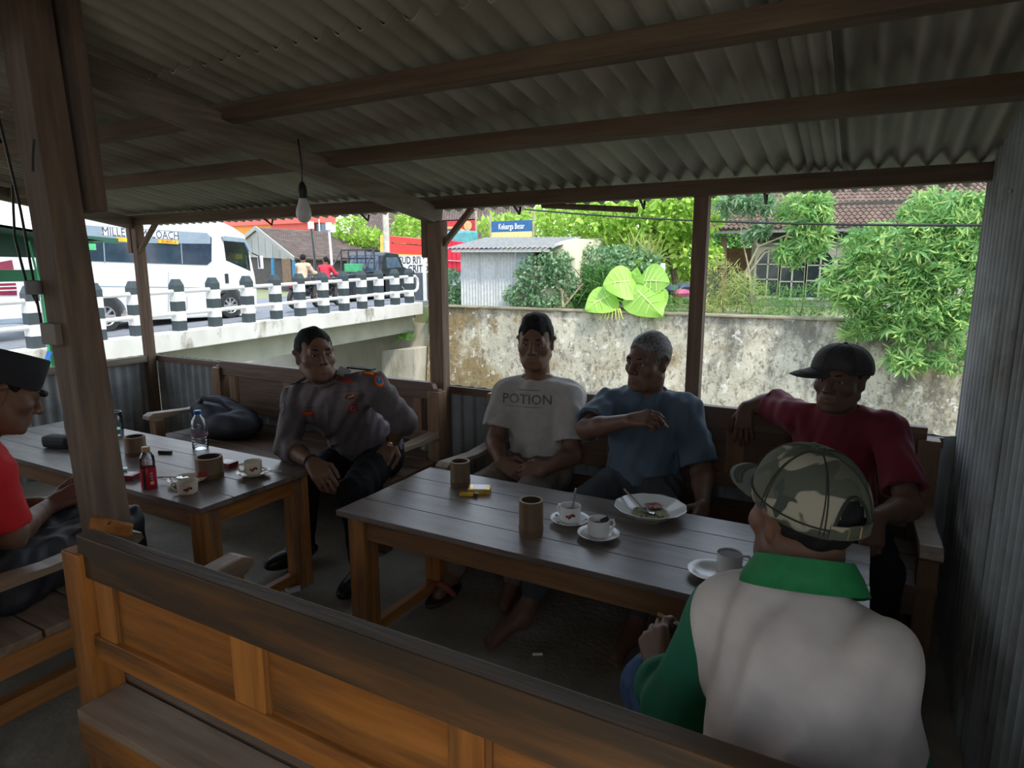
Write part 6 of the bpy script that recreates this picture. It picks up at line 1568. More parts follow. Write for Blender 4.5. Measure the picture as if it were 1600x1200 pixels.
def dome_cap(e, G, m, mb, brim_dir=0.0, brim_len=0.075, tilt=0.0, name='cap', r=(0.088, 0.108, 0.100), zc=0.030, opening=False, seams=None, brim_drop=0.25, cut=-0.1, brim_w=1.0, brim_m=None):
    """six-panel cap on the head; brim_dir turns the peak round the crown"""
    L, hs = G['L'], G['hs']
    cb, sb = math.cos(brim_dir), math.sin(brim_dir)
    def Q(x, y, z):
        # tilt about the ear axis, then turn
        y2 = y * math.cos(tilt) - z * math.sin(tilt); z2 = y * math.sin(tilt) + z * math.cos(tilt)
        return L(x * cb - y2 * sb, x * sb + y2 * cb - 0.010, z2 + zc)
    nu, nv = 72, 16; vs_, fs = [], []
    for j in range(nv + 1):
        ph = (math.pi / 2) * j / nv
        for i in range(nu):
            a = 2 * math.pi * i / nu
            sharp = 1.0
            rr = math.cos(ph) ** 0.82
            pan = 1 - 0.012 * abs(math.cos(3 * a)) ** 8 * math.cos(ph)
            x, y = r[0] * rr * math.sin(a) * pan, r[1] * rr * math.cos(a) * pan
            z = r[2] * math.sin(ph) ** 0.92
            vs_.append(Q(x, y, z + (-0.004 if j == 0 else 0)))
    for j in range(nv):
        for i in range(nu):
            i2 = (i + 1) % nu
            if opening:
                a = 2 * math.pi * (i + 0.5) / nu - math.pi
                if abs(a) < 0.36 and (j + 0.5) / nv < 0.40 * math.sqrt(max(0, 1 - (a / 0.36) ** 2)) and j >= 0: continue
            fs.append((j * nu + i, j * nu + i2, (j + 1) * nu + i2, (j + 1) * nu + i))
    b_ = MB(); b_.add(vs_, fs)
    me = b_.mesh(name)
    me.polygons.foreach_set('use_smooth', [True] * len(me.polygons))
    co = link(name, me, m, e)
    sol = co.modifiers.new('thick', 'SOLIDIFY'); sol.thickness = 0.0025; sol.offset = -1
    def on(a, ph, out=0.0):
        rr = math.cos(ph) ** 0.82 + out
        return Q((r[0]) * rr * math.sin(a), (r[1]) * rr * math.cos(a), r[2] * math.sin(ph) ** 0.92 + out * 0.06)
    # seams, button
    for k in range(6):
        a = math.pi / 6 + k * math.pi / 3
        ph0 = 0.02
        if opening and abs(a - math.pi) < 0.1: ph0 = 0.65
        for da in ((-0.035, 0.035) if seams else (0,)):
            b_ = MB(); b_.tube([on(a + da * (1 - t / 14.0), ph0 + (math.pi / 2 - ph0) * t / 14, 0.006) for t in range(14)], 0.0013, 5); b_.build('seam', seams or mb, co, smooth=True)
    b_ = MB(); b_.lathe([(0, 0.006), (0.006, 0.005), (0.009, 0.0), (0.0, -0.002)], on(0, math.pi / 2), 10); b_.build('button', mb, co, smooth=True)
    # lower band
    b_ = MB()
    if opening:
        pts = [on(math.pi + 0.36 + (2 * math.pi - 0.72) * t / 48, 0.10, 0.012) for t in range(49)]
        b_.tube(pts, 0.0016, 5)
    else: b_.tube([on(2 * math.pi * t / 48, 0.10, 0.012) for t in range(49)], 0.0016, 5)
    b_.build('band_stitch', seams or mb, co, smooth=True)
    if opening:
        n = 16
        b_ = MB(); b_.tube([on(math.pi - 0.36 * math.cos(math.pi * t / n), 0.02 + (math.pi / 2) * 0.40 * math.sin(math.pi * t / n), 0.012) for t in range(n + 1)], 0.0028, 6); b_.build('opening_binding', mb, co, smooth=True)
        vs2, fs2 = [], []
        for t in range(13):
            a = math.pi - 0.42 + 0.84 * t / 12
            vs2 += [on(a, 0.0, 0.02), on(a, 0.19, 0.03)]
        for t in range(12): fs2.append((2 * t, 2 * t + 2, 2 * t + 3, 2 * t + 1))
        b_ = MB(); b_.add(vs2, fs2); st = b_.build('strap', m, co); so = st.modifiers.new('thick', 'SOLIDIFY'); so.thickness = 0.003
        p0, p1 = V3(on(math.pi - 0.10, 0.095, 0.05)), V3(on(math.pi + 0.13, 0.095, 0.05))
        b_ = MB(); ax = unit(p1 - p0); uz = unit(V3(on(math.pi, 0.3)) - V3(on(math.pi, 0.0)))
        b_.tube([p0 - uz * 0.010, p1 - uz * 0.010, p1 + uz * 0.010, p0 + uz * 0.010, p0 - uz * 0.010], 0.0022, 6); b_.build('buckle', mat('dull_brass', (0.35, 0.30, 0.18), rough=0.4, metallic=0.7, rand=0), co, smooth=True)
    # peak
    vs_, fs = [], []; nu2, nv2 = 20, 7
    for j in range(nv2 + 1):
        t = j / nv2
        for i in range(nu2 + 1):
            q = -1 + 2 * i / nu2; a = q * 1.02 * brim_w
            ex = brim_len * t * (max(0.0, 1 - abs(q) ** 3.0)) ** 0.8
            x = (r[0] - 0.002) * math.sin(a); y = (r[1] - 0.002) * math.cos(a) + ex
            z = 0.004 - brim_drop * ex - 0.9 * x * x * (1 + 2.5 * t) + 0.004
            vs_.append(Q(x * (1 + 0.05 * t), y, z))
    for j in range(nv2):
        for i in range(nu2):
            a = j * (nu2 + 1) + i; fs.append((a, a + 1, a + nu2 + 2, a + nu2 + 1))
    b_ = MB(); b_.add(vs_, fs); me = b_.mesh('peak'); me.polygons.foreach_set('use_smooth', [True] * len(me.polygons)); pk_ = link('peak', me, brim_m or m, co)
    so = pk_.modifiers.new('thick', 'SOLIDIFY'); so.thickness = 0.004
    for t in (0.55, 0.68, 0.81):
        b_ = MB(); pts = []
        for i in range(2, nu2 - 1):
            q = -1 + 2 * i / nu2; a = q * 1.02 * brim_w
            ex = brim_len * t * (max(0.0, 1 - abs(q) ** 3.0)) ** 0.8
            x = (r[0] - 0.002) * math.sin(a); y = (r[1] - 0.002) * math.cos(a) + ex
            pts.append(Q(x * (1 + 0.05 * t), y, 0.0095 - brim_drop * ex - 0.9 * x * x * (1 + 2.5 * t)))
        b_.tube(pts, 0.0009, 4); b_.build('stitch', mb, pk_)
    return co

# ---------------------------------------------------------------- man in the white printed T-shirt
S = dict(base=(-1.32, 2.6, 0.36), pelvis=(-1.31, 2.66, 0.455), chest=(-1.335, 2.69, 0.735), neck=(-1.335, 2.675, 0.885), build=0.96, head=(-1.3173,2.6200,1.0616), face=(0.28, -0.95, -0.06), quiff=True, hairv=0.008, hairline=0.006, jaw=0.95,
         arms=[((-1.487, 2.645, 0.805), (-1.4915,2.5500,0.5887), (-1.3918,2.4300,0.5356), ((0.75, -0.15, -0.25), (-0.2, -0.8, 0.5), -1, (0.55, 0.6, 0.65, 0.7))),
               ((-1.180, 2.715, 0.805), (-1.1222,2.6000,0.5597), (-1.1711,2.4300,0.5366), ((-0.9, -0.25, -0.15), (0.1, -0.8, 0.6), 1, (0.55, 0.6, 0.65, 0.7)))],
         legs=[((-1.39, 2.60, 0.45), (-1.44, 2.28, 0.43), (-1.50, 2.20, 0.085), (-1.50, 2.08, 0.03)), ((-1.23, 2.60, 0.45), (-1.20, 2.28, 0.43), (-1.22, 2.24, 0.085), (-1.20, 2.12, 0.03))])
e, G = person('man in a white printed T-shirt holding his hands in his lap', S)
M_tee = mat('off_white_cotton', (0.42, 0.39, 0.36), (0.37, 0.345, 0.32), rough=0.85, rand=0, sheen=0.1, scale=30)
P_, F_ = shirt(e, G, S, M_tee, (0.72, 0.78), seed=2, amp=0.0055, loose=0.022)
tee = put('shirt', P_, F_, M_tee, e)
tube_ring('collar_ribbing', G['N'] + G['up'] * 0.005 + G['fwd'] * 0.012, G['up'] + G['fwd'] * 0.35, 0.074, 0.006, M_tee, e, 28)
M_print = mat('charcoal_print', (0.10, 0.10, 0.10), (0.20, 0.19, 0.18), rough=0.8, rand=0, scale=30)
cc = (-1.3256,2.5500,0.7997)
dirn = (0.42, -0.88, 0.05)
decal('print_lettering', tee, cc, dirn, (0, 0, 1), text_poly('POTION', 0.062, 0.0012), M_print, e)
decal('print_line', tee, (-1.3353,2.5500,0.7660), dirn, (0, 0, 1), rect(0.16, 0.003, 10, 1), M_print, e)
decal('print_line', tee, (-1.3160,2.5500,0.8450), dirn, (0, 0, 1), rect(0.10, 0.004, 8, 1), M_print, e)
trousers(e, G, S, mat('khaki_trousers', (0.17, 0.13, 0.10), (0.13, 0.10, 0.08), rough=0.85, rand=0), seed=4)

# ---------------------------------------------------------------- man in the blue T-shirt with a cigarette
hA = (-0.7761,2.3600,0.8137)
S = dict(base=(-0.79, 2.6, 0.36), pelvis=(-0.80, 2.63, 0.455), chest=(-0.81, 2.68, 0.725), neck=(-0.80, 2.665, 0.88), head=(-0.7838,2.6000,1.0132), face=(-0.36, -0.92, -0.05), hairm=M_hair_g, hairv=0.007, hairline=0.012, build=1.04, skin=M_skin_b,
         arms=[((-0.965, 2.645, 0.80), (-0.985, 2.44, 0.735), hA, ((0.88, -0.2, 0.25), (-0.1, -0.6, 0.8), -1, (0.75, 0.8, 0.95, 1.0), dict(tc=0.6))),
               ((-0.645, 2.70, 0.80), (-0.545, 2.62, 0.56), (-0.5009,2.4500,0.4869), ((0.05, -0.8, -0.4), (0.7, -0.2, 0.5), 1, (0.35, 0.4, 0.4, 0.45)))],
         legs=[((-0.89, 2.58, 0.45), (-0.98, 2.28, 0.43), (-1.06, 2.02, 0.09), (-1.12, 1.90, 0.03)), ((-0.71, 2.58, 0.45), (-0.62, 2.28, 0.43), (-0.66, 2.15, 0.085), (-0.68, 2.02, 0.03))], toes=True)
e, G = person('grey-haired man in a blue T-shirt raising a cigarette to his chest', S)
M_blue_t = mat('faded_blue_cotton', (0.085, 0.125, 0.165), (0.062, 0.092, 0.125), rough=0.85, rand=0, sheen=0.1, scale=8)
P_, F_ = shirt(e, G, S, M_blue_t, (0.80, 0.85), seed=8, amp=0.006, loose=0.018, t=0.014)
put('shirt', P_, F_, M_blue_t, e)
tube_ring('collar_ribbing', G['N'] + G['up'] * 0.005 + G['fwd'] * 0.012, G['up'] + G['fwd'] * 0.35, 0.074, 0.006, M_blue_t, e, 28)
trousers(e, G, S, mat('dark_slate_trousers', (0.06, 0.065, 0.075), (0.045, 0.05, 0.055), rough=0.8, rand=0), seed=5, hemf=0.75)
tp = G['hands'][0][0]
M_cig = mat('cigarette_paper', (0.80, 0.78, 0.74), rand=0)
a = (V3(tp[0]) + V3(tp[1])) / 2
ck = thing('cigarette', 'lit cigarette in the raised hand of the man in blue', 'cigarette', tuple(a), 'cigarettes in hands')
b = MB(); b.tube([a + V3((0.012, 0, -0.004)), a + V3((-0.035, 0.01, 0.035))], 0.0042, 8); b.build('paper_tube', M_cig, ck, smooth=True)
b = MB(); b.tube([a + V3((0.024, -0.002, -0.013)), a + V3((0.012, 0, -0.004))], 0.0043, 8); b.build('filter_tip', mat('tan_filter', (0.45, 0.28, 0.12), rand=0), ck, smooth=True)

# ---------------------------------------------------------------- man in the dark red T-shirt and cap
wA = (-0.4166,2.8000,0.8207)
S = dict(base=(-0.07, 2.6, 0.36), pelvis=(-0.05, 2.62, 0.455), chest=(-0.07, 2.68, 0.735), neck=(-0.07, 2.665, 0.875), head=(-0.0695,2.6000,1.0000), face=(-0.32, -0.95, -0.02), hairv=0.004, build=0.95, skin=M_skin_b, jaw=0.92,
         arms=[((-0.215, 2.72, 0.822), (-0.325, 2.835, 0.836), wA, ((0.0, -0.35, -0.95), (-0.2, -0.92, 0.2), 1, (0.18, 0.2, 0.22, 0.25), dict(tc=0.2, spread=0.2))),
               ((0.10, 2.66, 0.815), (0.175, 2.47, 0.60), (0.0762,2.3000,0.6043), ((-0.05, -0.5, -0.85), (0.35, -0.75, 0.4), 1, (0.3, 0.35, 0.4, 0.45), dict(tc=0.3)))],
         legs=[((-0.14, 2.58, 0.45), (-0.20, 2.28, 0.43), (-0.18, 2.15, 0.085), (-0.19, 2.02, 0.03)), ((0.04, 2.58, 0.45), (0.10, 2.28, 0.43), (0.12, 2.25, 0.085), (0.13, 2.12, 0.03))])
e, G = person('man in a dark red T-shirt and black cap resting an arm on the bench back', S)
M_red_t = mat('dark_red_cotton', (0.17, 0.012, 0.028), (0.13, 0.010, 0.022), rough=0.85, rand=0, sheen=0.1, scale=8)
P_, F_ = shirt(e, G, S, M_red_t, (0.92, 0.78), seed=12, amp=0.0050, loose=0.016)
put('shirt', P_, F_, M_red_t, e)
tube_ring('collar_ribbing', G['N'] + G['up'] * 0.005 + G['fwd'] * 0.012, G['up'] + G['fwd'] * 0.35, 0.074, 0.006, M_red_t, e, 28)
trousers(e, G, S, mat('black_trousers', (0.012, 0.012, 0.014), (0.010, 0.010, 0.011), rough=0.85, spec=0.15, rand=0), seed=6)
M_capk = mat('faded_black_cap', (0.035, 0.034, 0.032), (0.055, 0.053, 0.05), rough=0.8, rand=0, scale=20)
dome_cap(e, G, M_capk, mat('black_thread', (0.02, 0.02, 0.02), rand=0), brim_dir=-0.75, tilt=0.05, zc=0.028, brim_drop=0.30, brim_len=0.08)

# ---------------------------------------------------------------- uniformed man leaning on the left table
wA = (-2.0444,1.9300,0.5738); wB = (-1.9650,2.3730,0.5686)
S = dict(base=(-2.2, 2.45, 0.36), pelvis=(-2.16, 2.44, 0.47), chest=(-2.165, 2.25, 0.725), neck=(-2.165, 2.18, 0.885), head=(-2.1972,2.1300,1.0035), face=(0.90, -0.42, 0.08), hairv=0.006, build=1.10, hs=1.04, jaw=1.12, skin=M_skin, hairline=0.02,
         arms=[((-2.345, 2.14, 0.775), (-2.245, 1.985, 0.60), wA, ((0.80, -0.25, -0.40), (0.2, -0.5, 0.85), -1, (0.30, 0.35, 0.4, 0.45), dict(tc=0.4, sz=1.08))),
               ((-1.935, 2.225, 0.862), (-1.845, 2.32, 0.70), wB, ((0.05, -0.75, -0.55), (0.35, -0.5, 0.75), -1, (0.55, 0.6, 0.65, 0.7), dict(sz=1.08)))],
         legs=[((-2.25, 2.40, 0.46), (-2.22, 2.06, 0.43), (-2.28, 2.06, 0.10), (-2.30, 1.92, 0.05)), ((-2.07, 2.40, 0.46), (-1.90, 2.03, 0.43), (-1.86, 2.02, 0.10), (-1.83, 1.88, 0.05))])
e, G = person('uniformed man in a grey-brown shirt with badges leaning on the left table', S)
M_uni = mat('grey_brown_uniform', (0.125, 0.102, 0.108), (0.10, 0.083, 0.088), rough=0.7, rand=0, scale=40)
P_, F_ = shirt(e, G, S, M_uni, (1.42, 1.30), seed=21, amp=0.0055, t=0.012, neck_r=0.074, loose=0.020, hem=-0.02)
us = put('shirt', P_, F_, M_uni, e)
trousers(e, G, S, mat('black_trousers', (0.012, 0.012, 0.014), (0.010, 0.010, 0.011), rough=0.85, spec=0.15, rand=0), seed=7, hemf=0.98)
# collar: two folded points
for q in (-1, 1):
    c0 = G['N'] + G['up'] * 0.012; s_ = G['F3'][:, 0] * q; f = G['fwd']; u = G['up']
    vs_ = [c0 + s_ * 0.070 - f * 0.02 + u * 0.035, c0 + s_ * 0.052 + f * 0.055 + u * 0.015, c0 + s_ * 0.012 + f * 0.088 - u * 0.035, c0 + s_ * 0.050 + f * 0.088 - u * 0.062, c0 + s_ * 0.095 + f * 0.055 - u * 0.022, c0 + s_ * 0.100 - f * 0.02 + u * 0.005]
    b = MB(); b.add(vs_, [(0, 1, 4, 5), (1, 2, 3, 4)]); o = b.build('collar', M_uni, e); so = o.modifiers.new('thick', 'SOLIDIFY'); so.thickness = 0.005
    b = MB(); b.box(Vector(c0 + s_ * 0.052 + f * 0.092 - u * 0.040), (0.022, 0.004, 0.007)); b.build('collar_pin', mat('silver_pin', (0.7, 0.7, 0.7), rough=0.3, metallic=1, rand=0), e)
b = MB(); b.tube([G['N'] + G['F3'][:, 0] * 0.07 * math.sin(t) + G['fwd'] * (0.012 - 0.07 * math.cos(t)) + G['up'] * 0.02 for t in [2.2 + (2 * math.pi - 4.4) * i / 14 - math.pi for i in range(15)]], 0.010, 6); b.build('collar_stand', M_uni, e, smooth=True)
vd = (0.70, -0.68, 0.15)
M_pk1 = mat('badge_red', (0.42, 0.03, 0.02), rand=0); M_pk2 = mat('badge_orange', (0.75, 0.22, 0.03), rand=0); M_pk3 = mat('badge_black', (0.02, 0.02, 0.02), rand=0); M_pk4 = mat('badge_blue', (0.05, 0.22, 0.50), rand=0); M_pk5 = mat('badge_yellow', (0.75, 0.50, 0.08), rand=0); M_pk6 = mat('badge_grey', (0.40, 0.40, 0.38), rand=0)
def patch(px, nm, m, poly, off=0.003, dirv=vd): return decal(nm, us, px, dirv, (0, 0, 1), poly, m, e, off)
# right breast: name tape, oval, round badge
patch((-2.0156,2.1200,0.9048), 'breast_tape', M_pk1, rect(0.075, 0.016, 8, 2, rot=-0.25))
patch((-1.9825,2.1200,0.8297), 'oval_badge', M_pk1, disc(0.026, 0.014)); patch((-1.9825,2.1200,0.8297), 'oval_badge_inner', M_pk3, disc(0.021, 0.010), 0.0045); patch((-1.9785,2.1200,0.8330), 'oval_badge_motif', M_pk5, rect(0.028, 0.004, 4, 1, rot=0.3), 0.0055)
patch((-1.9705,2.1200,0.7787), 'round_badge', M_pk1, disc(0.0185, 0.021)); patch((-1.9705,2.1200,0.7787), 'round_badge_ring', M_pk6, disc(0.011, 0.012), 0.0045); patch((-1.9705,2.1200,0.7787), 'round_badge_centre', M_pk1, disc(0.0075, 0.008), 0.0055)
patch((-2.2480,2.1200,0.7307), 'name_badge', M_pk1, disc(0.030, 0.012)); [patch((-2.2480,2.1200,0.7307), 'name_badge_stroke', M_pk2, rect(0.004, 0.011, 1, 2, rot=r_, dx=d_), 0.0048) for d_, r_ in ((-0.016, 0.4), (-0.009, -0.4), (-0.001, 0.1), (0.007, 0.5), (0.014, -0.3))]
# sleeve badges
patch((-2.3915,2.0800,0.7508), 'sleeve_shield', M_pk3, ([(0, -0.036), (0.014, -0.028), (0.024, -0.012), (0.027, 0.012), (0.022, 0.028), (0, 0.032), (-0.022, 0.028), (-0.027, 0.012), (-0.024, -0.012), (-0.014, -0.028), (0, 0)], [(10, i, (i + 1) % 10) for i in range(10)]), 0.004)
patch((-2.3921,2.0800,0.7445), 'shield_ring', M_pk6, disc(0.015, 0.017), 0.0055); patch((-2.3921,2.0800,0.7445), 'shield_disc', M_pk3, disc(0.012, 0.014), 0.0065); patch((-2.3921,2.0800,0.7445), 'shield_letter', M_pk6, disc(0.006, 0.007), 0.0075)
sd = (0.85, -0.5, 0.3)
patch((-1.9405,2.2000,0.9251), 'shoulder_tab', M_pk1, rect(0.050, 0.028, 4, 3, rot=-0.5), 0.004, sd); patch((-1.9479,2.2000,0.9274), 'tab_letters', M_pk5, rect(0.030, 0.012, 3, 2, rot=-0.5), 0.0055, sd)
patch((-1.8902,2.2000,0.8973), 'unit_badge', M_pk1, disc(0.024, 0.032), 0.004, sd); patch((-1.8902,2.2000,0.8973), 'unit_badge_rim', M_pk2, disc(0.019, 0.026), 0.0052, sd); patch((-1.8900,2.2000,0.9002), 'unit_badge_centre', M_pk4, disc(0.014, 0.018), 0.0062, sd); patch((-1.8899,2.2000,0.9031), 'unit_badge_star', M_pk6, disc(0.004, 0.006), 0.0072, sd)
# pockets and placket seams
M_seam = mat('uniform_seam', (0.06, 0.05, 0.055), rand=0)
patch((-2.2212,2.1200,0.7610), 'pocket_flap_seam', M_seam, rect(0.115, 0.003, 10, 1, rot=0.05), 0.003)
patch((-1.9885,2.1200,0.8552), 'pocket_flap_seam', M_seam, rect(0.10, 0.003, 10, 1, rot=0.02), 0.003)
patch((-2.1596,2.1600,0.6559), 'placket_seam', M_seam, rect(0.003, 0.30, 1, 16, rot=0.02), 0.003)
# epaulettes
for q, sh_ in ((-1, G['Sa']), (1, G['Sb'])):
    a = sh_ + V3((0, 0, 0.082)); c = G['N'] * 0.55 + sh_ * 0.45 + V3((0, 0, 0.075))
    b = MB(); b.beam(a, c, 0.045, 0.008); b.build('epaulette', mat('dark_epaulette', (0.03, 0.03, 0.035), rand=0), e, bevel=0.003)
for lg in S['legs']:
    an, to = V3(lg[2]), V3(lg[3]); d = unit(to - an); d[2] = 0
    pr = [ell(an + d * 0.06 + V3((0, 0, -0.045)), (0.052, 0.145, 0.045), head_frame(d), 0.02), cap(an, an + V3((0, 0, 0.03)), 0.052, 0.050, 0.03), half((0, 0, 0.004), (0, 0, -1))]
    link('shoe', sdf_mesh('shoe', pr, 0.008), mat('black_leather', (0.012, 0.012, 0.012), rough=0.4, rand=0), e)
# watch and bracelet
wd = unit(V3(S['arms'][1][2]) - V3(S['arms'][1][1])); wc = V3(S['arms'][1][2]) - wd * 0.018
ws_ = tube_ring('watch_strap', wc, wd, 0.031, 0.006, M_pk3, e)
to_cam = unit(V3((0, 0, 1.4)) - wc); fcn = unit(to_cam - wd * (to_cam @ wd)); rq = Vector(fcn).to_track_quat('Z', 'Y').to_matrix()
b = MB(); b.lathe([(0, 0), (0.0195, 0), (0.0205, 0.006), (0.018, 0.009), (0, 0.009)], wc + fcn * 0.030, 22, rq); wt = b.build('watch_case', mat('rose_gold', (0.75, 0.48, 0.30), rough=0.25, metallic=0.9, rand=0), e, smooth=True)
b = MB(); b.lathe([(0, 0.0092), (0.0155, 0.0092), (0.0155, 0.0098), (0, 0.0098)], wc + fcn * 0.030, 20, rq); b.build('watch_face', mat('cream_dial', (0.75, 0.70, 0.60), rand=0), wt)
wd2 = unit(V3(S['arms'][0][2]) - V3(S['arms'][0][1])); tube_ring('bracelet', V3(S['arms'][0][2]) - wd2 * 0.005, wd2, 0.031, 0.0045, M_pk3, e)
tube_ring('ring', (V3(G['hands'][0][0][2]) + V3(S['arms'][0][2])) / 2 + V3((0.03, -0.01, -0.02)), unit((0.8, -0.25, -0.5)), 0.010, 0.002, mat('gold_ring', (0.7, 0.5, 0.2), metallic=1, rough=0.3, rand=0), e, 14)

# ---------------------------------------------------------------- man in the camouflage cap, seen from behind
wA = (-0.3192,1.2200,0.5633)
S = dict(base=(-0.05, 0.98, 0.36), pelvis=(-0.03, 0.97, 0.455), chest=(-0.055, 1.045, 0.715), neck=(-0.06, 1.12, 0.885), head=(-0.0677,1.1650,0.9787), face=(-0.66, 0.74, -0.06), hup=(0.0, 0.02, 1), hairv=0.006, build=0.98, hs=0.96,
         arms=[((-0.175, 1.09, 0.80), (-0.255, 1.115, 0.575), wA, ((-0.35, 0.65, 0.45), (-0.5, -0.55, 0.6), 1, (0.6, 0.7, 0.75, 0.8), dict(tc=0.3))),
               ((0.052, 1.055, 0.80), (0.098, 1.08, 0.56), (0.03, 1.28, 0.53), ((-0.4, 0.8, -0.2), (0.3, 0.2, 0.9), -1, (0.4, 0.4, 0.5, 0.5)))],
         legs=[((-0.12, 1.03, 0.45), (-0.36, 1.35, 0.44), (-0.34, 1.40, 0.09), (-0.36, 1.52, 0.04)), ((0.06, 1.03, 0.45), (0.08, 1.42, 0.43), (0.10, 1.42, 0.09), (0.10, 1.54, 0.04))])
e, G = person('man in a camouflage cap and white and green shirt seen from behind', S)
M_white_s = mat('cream_white_cotton', (0.58, 0.52, 0.475), (0.52, 0.465, 0.425), rough=0.85, rand=0, sheen=0.1, scale=25)
M_green_s = mat('bottle_green_cotton', (0.012, 0.16, 0.085), (0.010, 0.125, 0.065), rough=0.8, rand=0, scale=10)
P_, F_ = shirt(e, G, S, M_white_s, (1.80, 1.5), seed=31, amp=0.0070, freq=55, t=0.014, neck_r=0.062, res=0.0055, loose=0.012, hem=-0.06)
Sa, Sb = G['Sa'], G['Sb']; ax = G['F3'][:, 0]
mid = (Sa + Sb) / 2
def green_field(c):
    # sleeves: outside a curved armhole line on either side of the back
    x = (c - mid) @ ax; z = (c - mid) @ G['up']
    lim = np.where(x < 0, 0.150 - 0.10 * np.clip(-z - 0.03, 0, 0.5), 0.185 - 0.12 * np.clip(-z - 0.10, 0, 0.5)) + 0.004 * np.sin(z * 40)
    g = np.abs(x) - lim
    for (sh_, el, wr, hd) in S['arms']:
        el, wr = V3(el), V3(wr)
        t = np.clip((c - el) @ (wr - el) / ((wr - el) @ (wr - el)), 0, 1); d = np.linalg.norm(c - el - t[:, None] * (wr - el), axis=1); g = np.maximum(g, 0.080 - d)
    return g
P_, Fg, Fw = split(P_, F_, green_field)
put('shirt', P_, Fw, M_white_s, e)
cg = P_[Fg].mean(1); left = ((cg - mid) @ ax) < 0
put('sleeve', P_, Fg[left], M_green_s, e, 'bottle green long sleeve'); put('sleeve', P_, Fg[~left], M_green_s, e, 'bottle green long sleeve')
# folded collar
M_col = mat('bright_green_rib', (0.015, 0.21, 0.065), (0.012, 0.17, 0.05), rough=0.75, rand=0, scale=40)
n = 40; vs_ = []; fs = []
for j, (r_, z, bk) in enumerate(((0.066, 0.034, 0.0), (0.073, 0.038, 0.006), (0.088, 0.012, 0.016), (0.100, -0.016, 0.024))):
    for i in range(n):
        a = 2 * math.pi * i / n
        fr = math.cos(a)      # +1 at the front
        vs_.append(G['N'] + G['F3'][:, 0] * (r_ * 1.04 * math.sin(a)) + G['fwd'] * (-1) * 0 + G['fwd'] * (r_ * 0.98 * math.cos(a) + 0.004) + V3((0, 0, 1)) * (z - 0.03 * fr * (1 if fr > 0 else 0.25)))
for j in range(3):
    for i in range(n): fs.append((j * n + i, j * n + (i + 1) % n, (j + 1) * n + (i + 1) % n, (j + 1) * n + i))
b = MB(); b.add(vs_, fs); o = b.build('collar', M_col, e, smooth=True); so = o.modifiers.new('thick', 'SOLIDIFY'); so.thickness = 0.004
wdir = unit(V3(S['arms'][0][2]) - V3(S['arms'][0][1]))
M_cuff = mat('pale_green_cuff', (0.03, 0.34, 0.22), rough=0.8, rand=0)
for k in (0.050, 0.080): tube_ring('cuff', V3(S['arms'][0][2]) - wdir * k, wdir, 0.047, 0.009, M_cuff if k > 0.06 else M_cuff, e, 24)
trousers(e, G, S, mat('blue_denim', (0.035, 0.085, 0.19), (0.06, 0.13, 0.26), rough=0.85, rand=0, scale=35), seed=9, top=0.06)
def camo():
    m = bpy.data.materials.new('camouflage_cloth'); m.use_nodes = True; n_, l = nodes_of(m); b_ = n_['Principled BSDF']; b_.inputs['Roughness'].default_value = 0.85
    t = n_.new('ShaderNodeTexCoord'); col = None
    def layer(prev, color, sc, th, off):
        mp = n_.new('ShaderNodeMapping'); mp.inputs['Location'].default_value = off; l.new(t.outputs['Object'], mp.inputs[0])
        z = n_.new('ShaderNodeTexNoise'); z.inputs['Scale'].default_value = sc; z.inputs['Detail'].default_value = 2.2; z.inputs['Roughness'].default_value = 0.45; z.inputs['Distortion'].default_value = 0.6; l.new(mp.outputs[0], z.inputs[0])
        r = n_.new('ShaderNodeValToRGB'); r.color_ramp.elements[0].position = th; r.color_ramp.elements[1].position = th + 0.012; l.new(z.outputs[0], r.inputs[0])
        x = n_.new('ShaderNodeMix'); x.data_type = 'RGBA'; l.new(r.outputs[0], x.inputs[0])
        if isinstance(prev, tuple): x.inputs[6].default_value = (*prev, 1)
        else: l.new(prev, x.inputs[6])
        x.inputs[7].default_value = (*color, 1); return x.outputs[2]
    c = layer((0.075, 0.085, 0.058), (0.115, 0.115, 0.075), 13, 0.50, (1.2, 0.3, 2.0))
    c = layer(c, (0.34, 0.31, 0.23), 11, 0.575, (4.1, 2.0, 0.4))
    c = layer(c, (0.045, 0.058, 0.045), 16, 0.60, (0.4, 7.0, 1.1))
    l.new(c, b_.inputs['Base Color'])
    return m
M_camo = camo()
dome_cap(e, G, M_camo, mat('dark_green_thread', (0.03, 0.035, 0.025), rand=0), brim_dir=0.0, tilt=0.24, zc=0.024, r=(0.092, 0.110, 0.106), opening=True, seams=mat('dark_green_thread', (0.03, 0.035, 0.025), rand=0), brim_drop=0.30, brim_len=0.092, brim_m=mat('washed_green_peak', (0.10, 0.115, 0.09), (0.075, 0.09, 0.07), rand=0, rough=0.85))
tp = G['hands'][0][0]; a = V3(tp[0])
ck = thing('cigarette', 'cigarette between the fingers of the man in the camouflage cap', 'cigarette', tuple(a), 'cigarettes in hands')
b = MB(); b.tube([a + V3((0.03, 0.0, -0.008)), a + V3((-0.022, -0.012, 0.012))], 0.0042, 8); b.build('paper_tube', M_cig, ck, smooth=True)
b = MB(); b.tube([a + V3((-0.022, -0.012, 0.012)), a + V3((-0.036, -0.015, 0.018))], 0.0043, 8); b.build('filter_tip', mat('tan_filter', (0.45, 0.28, 0.12), rand=0), ck, smooth=True)

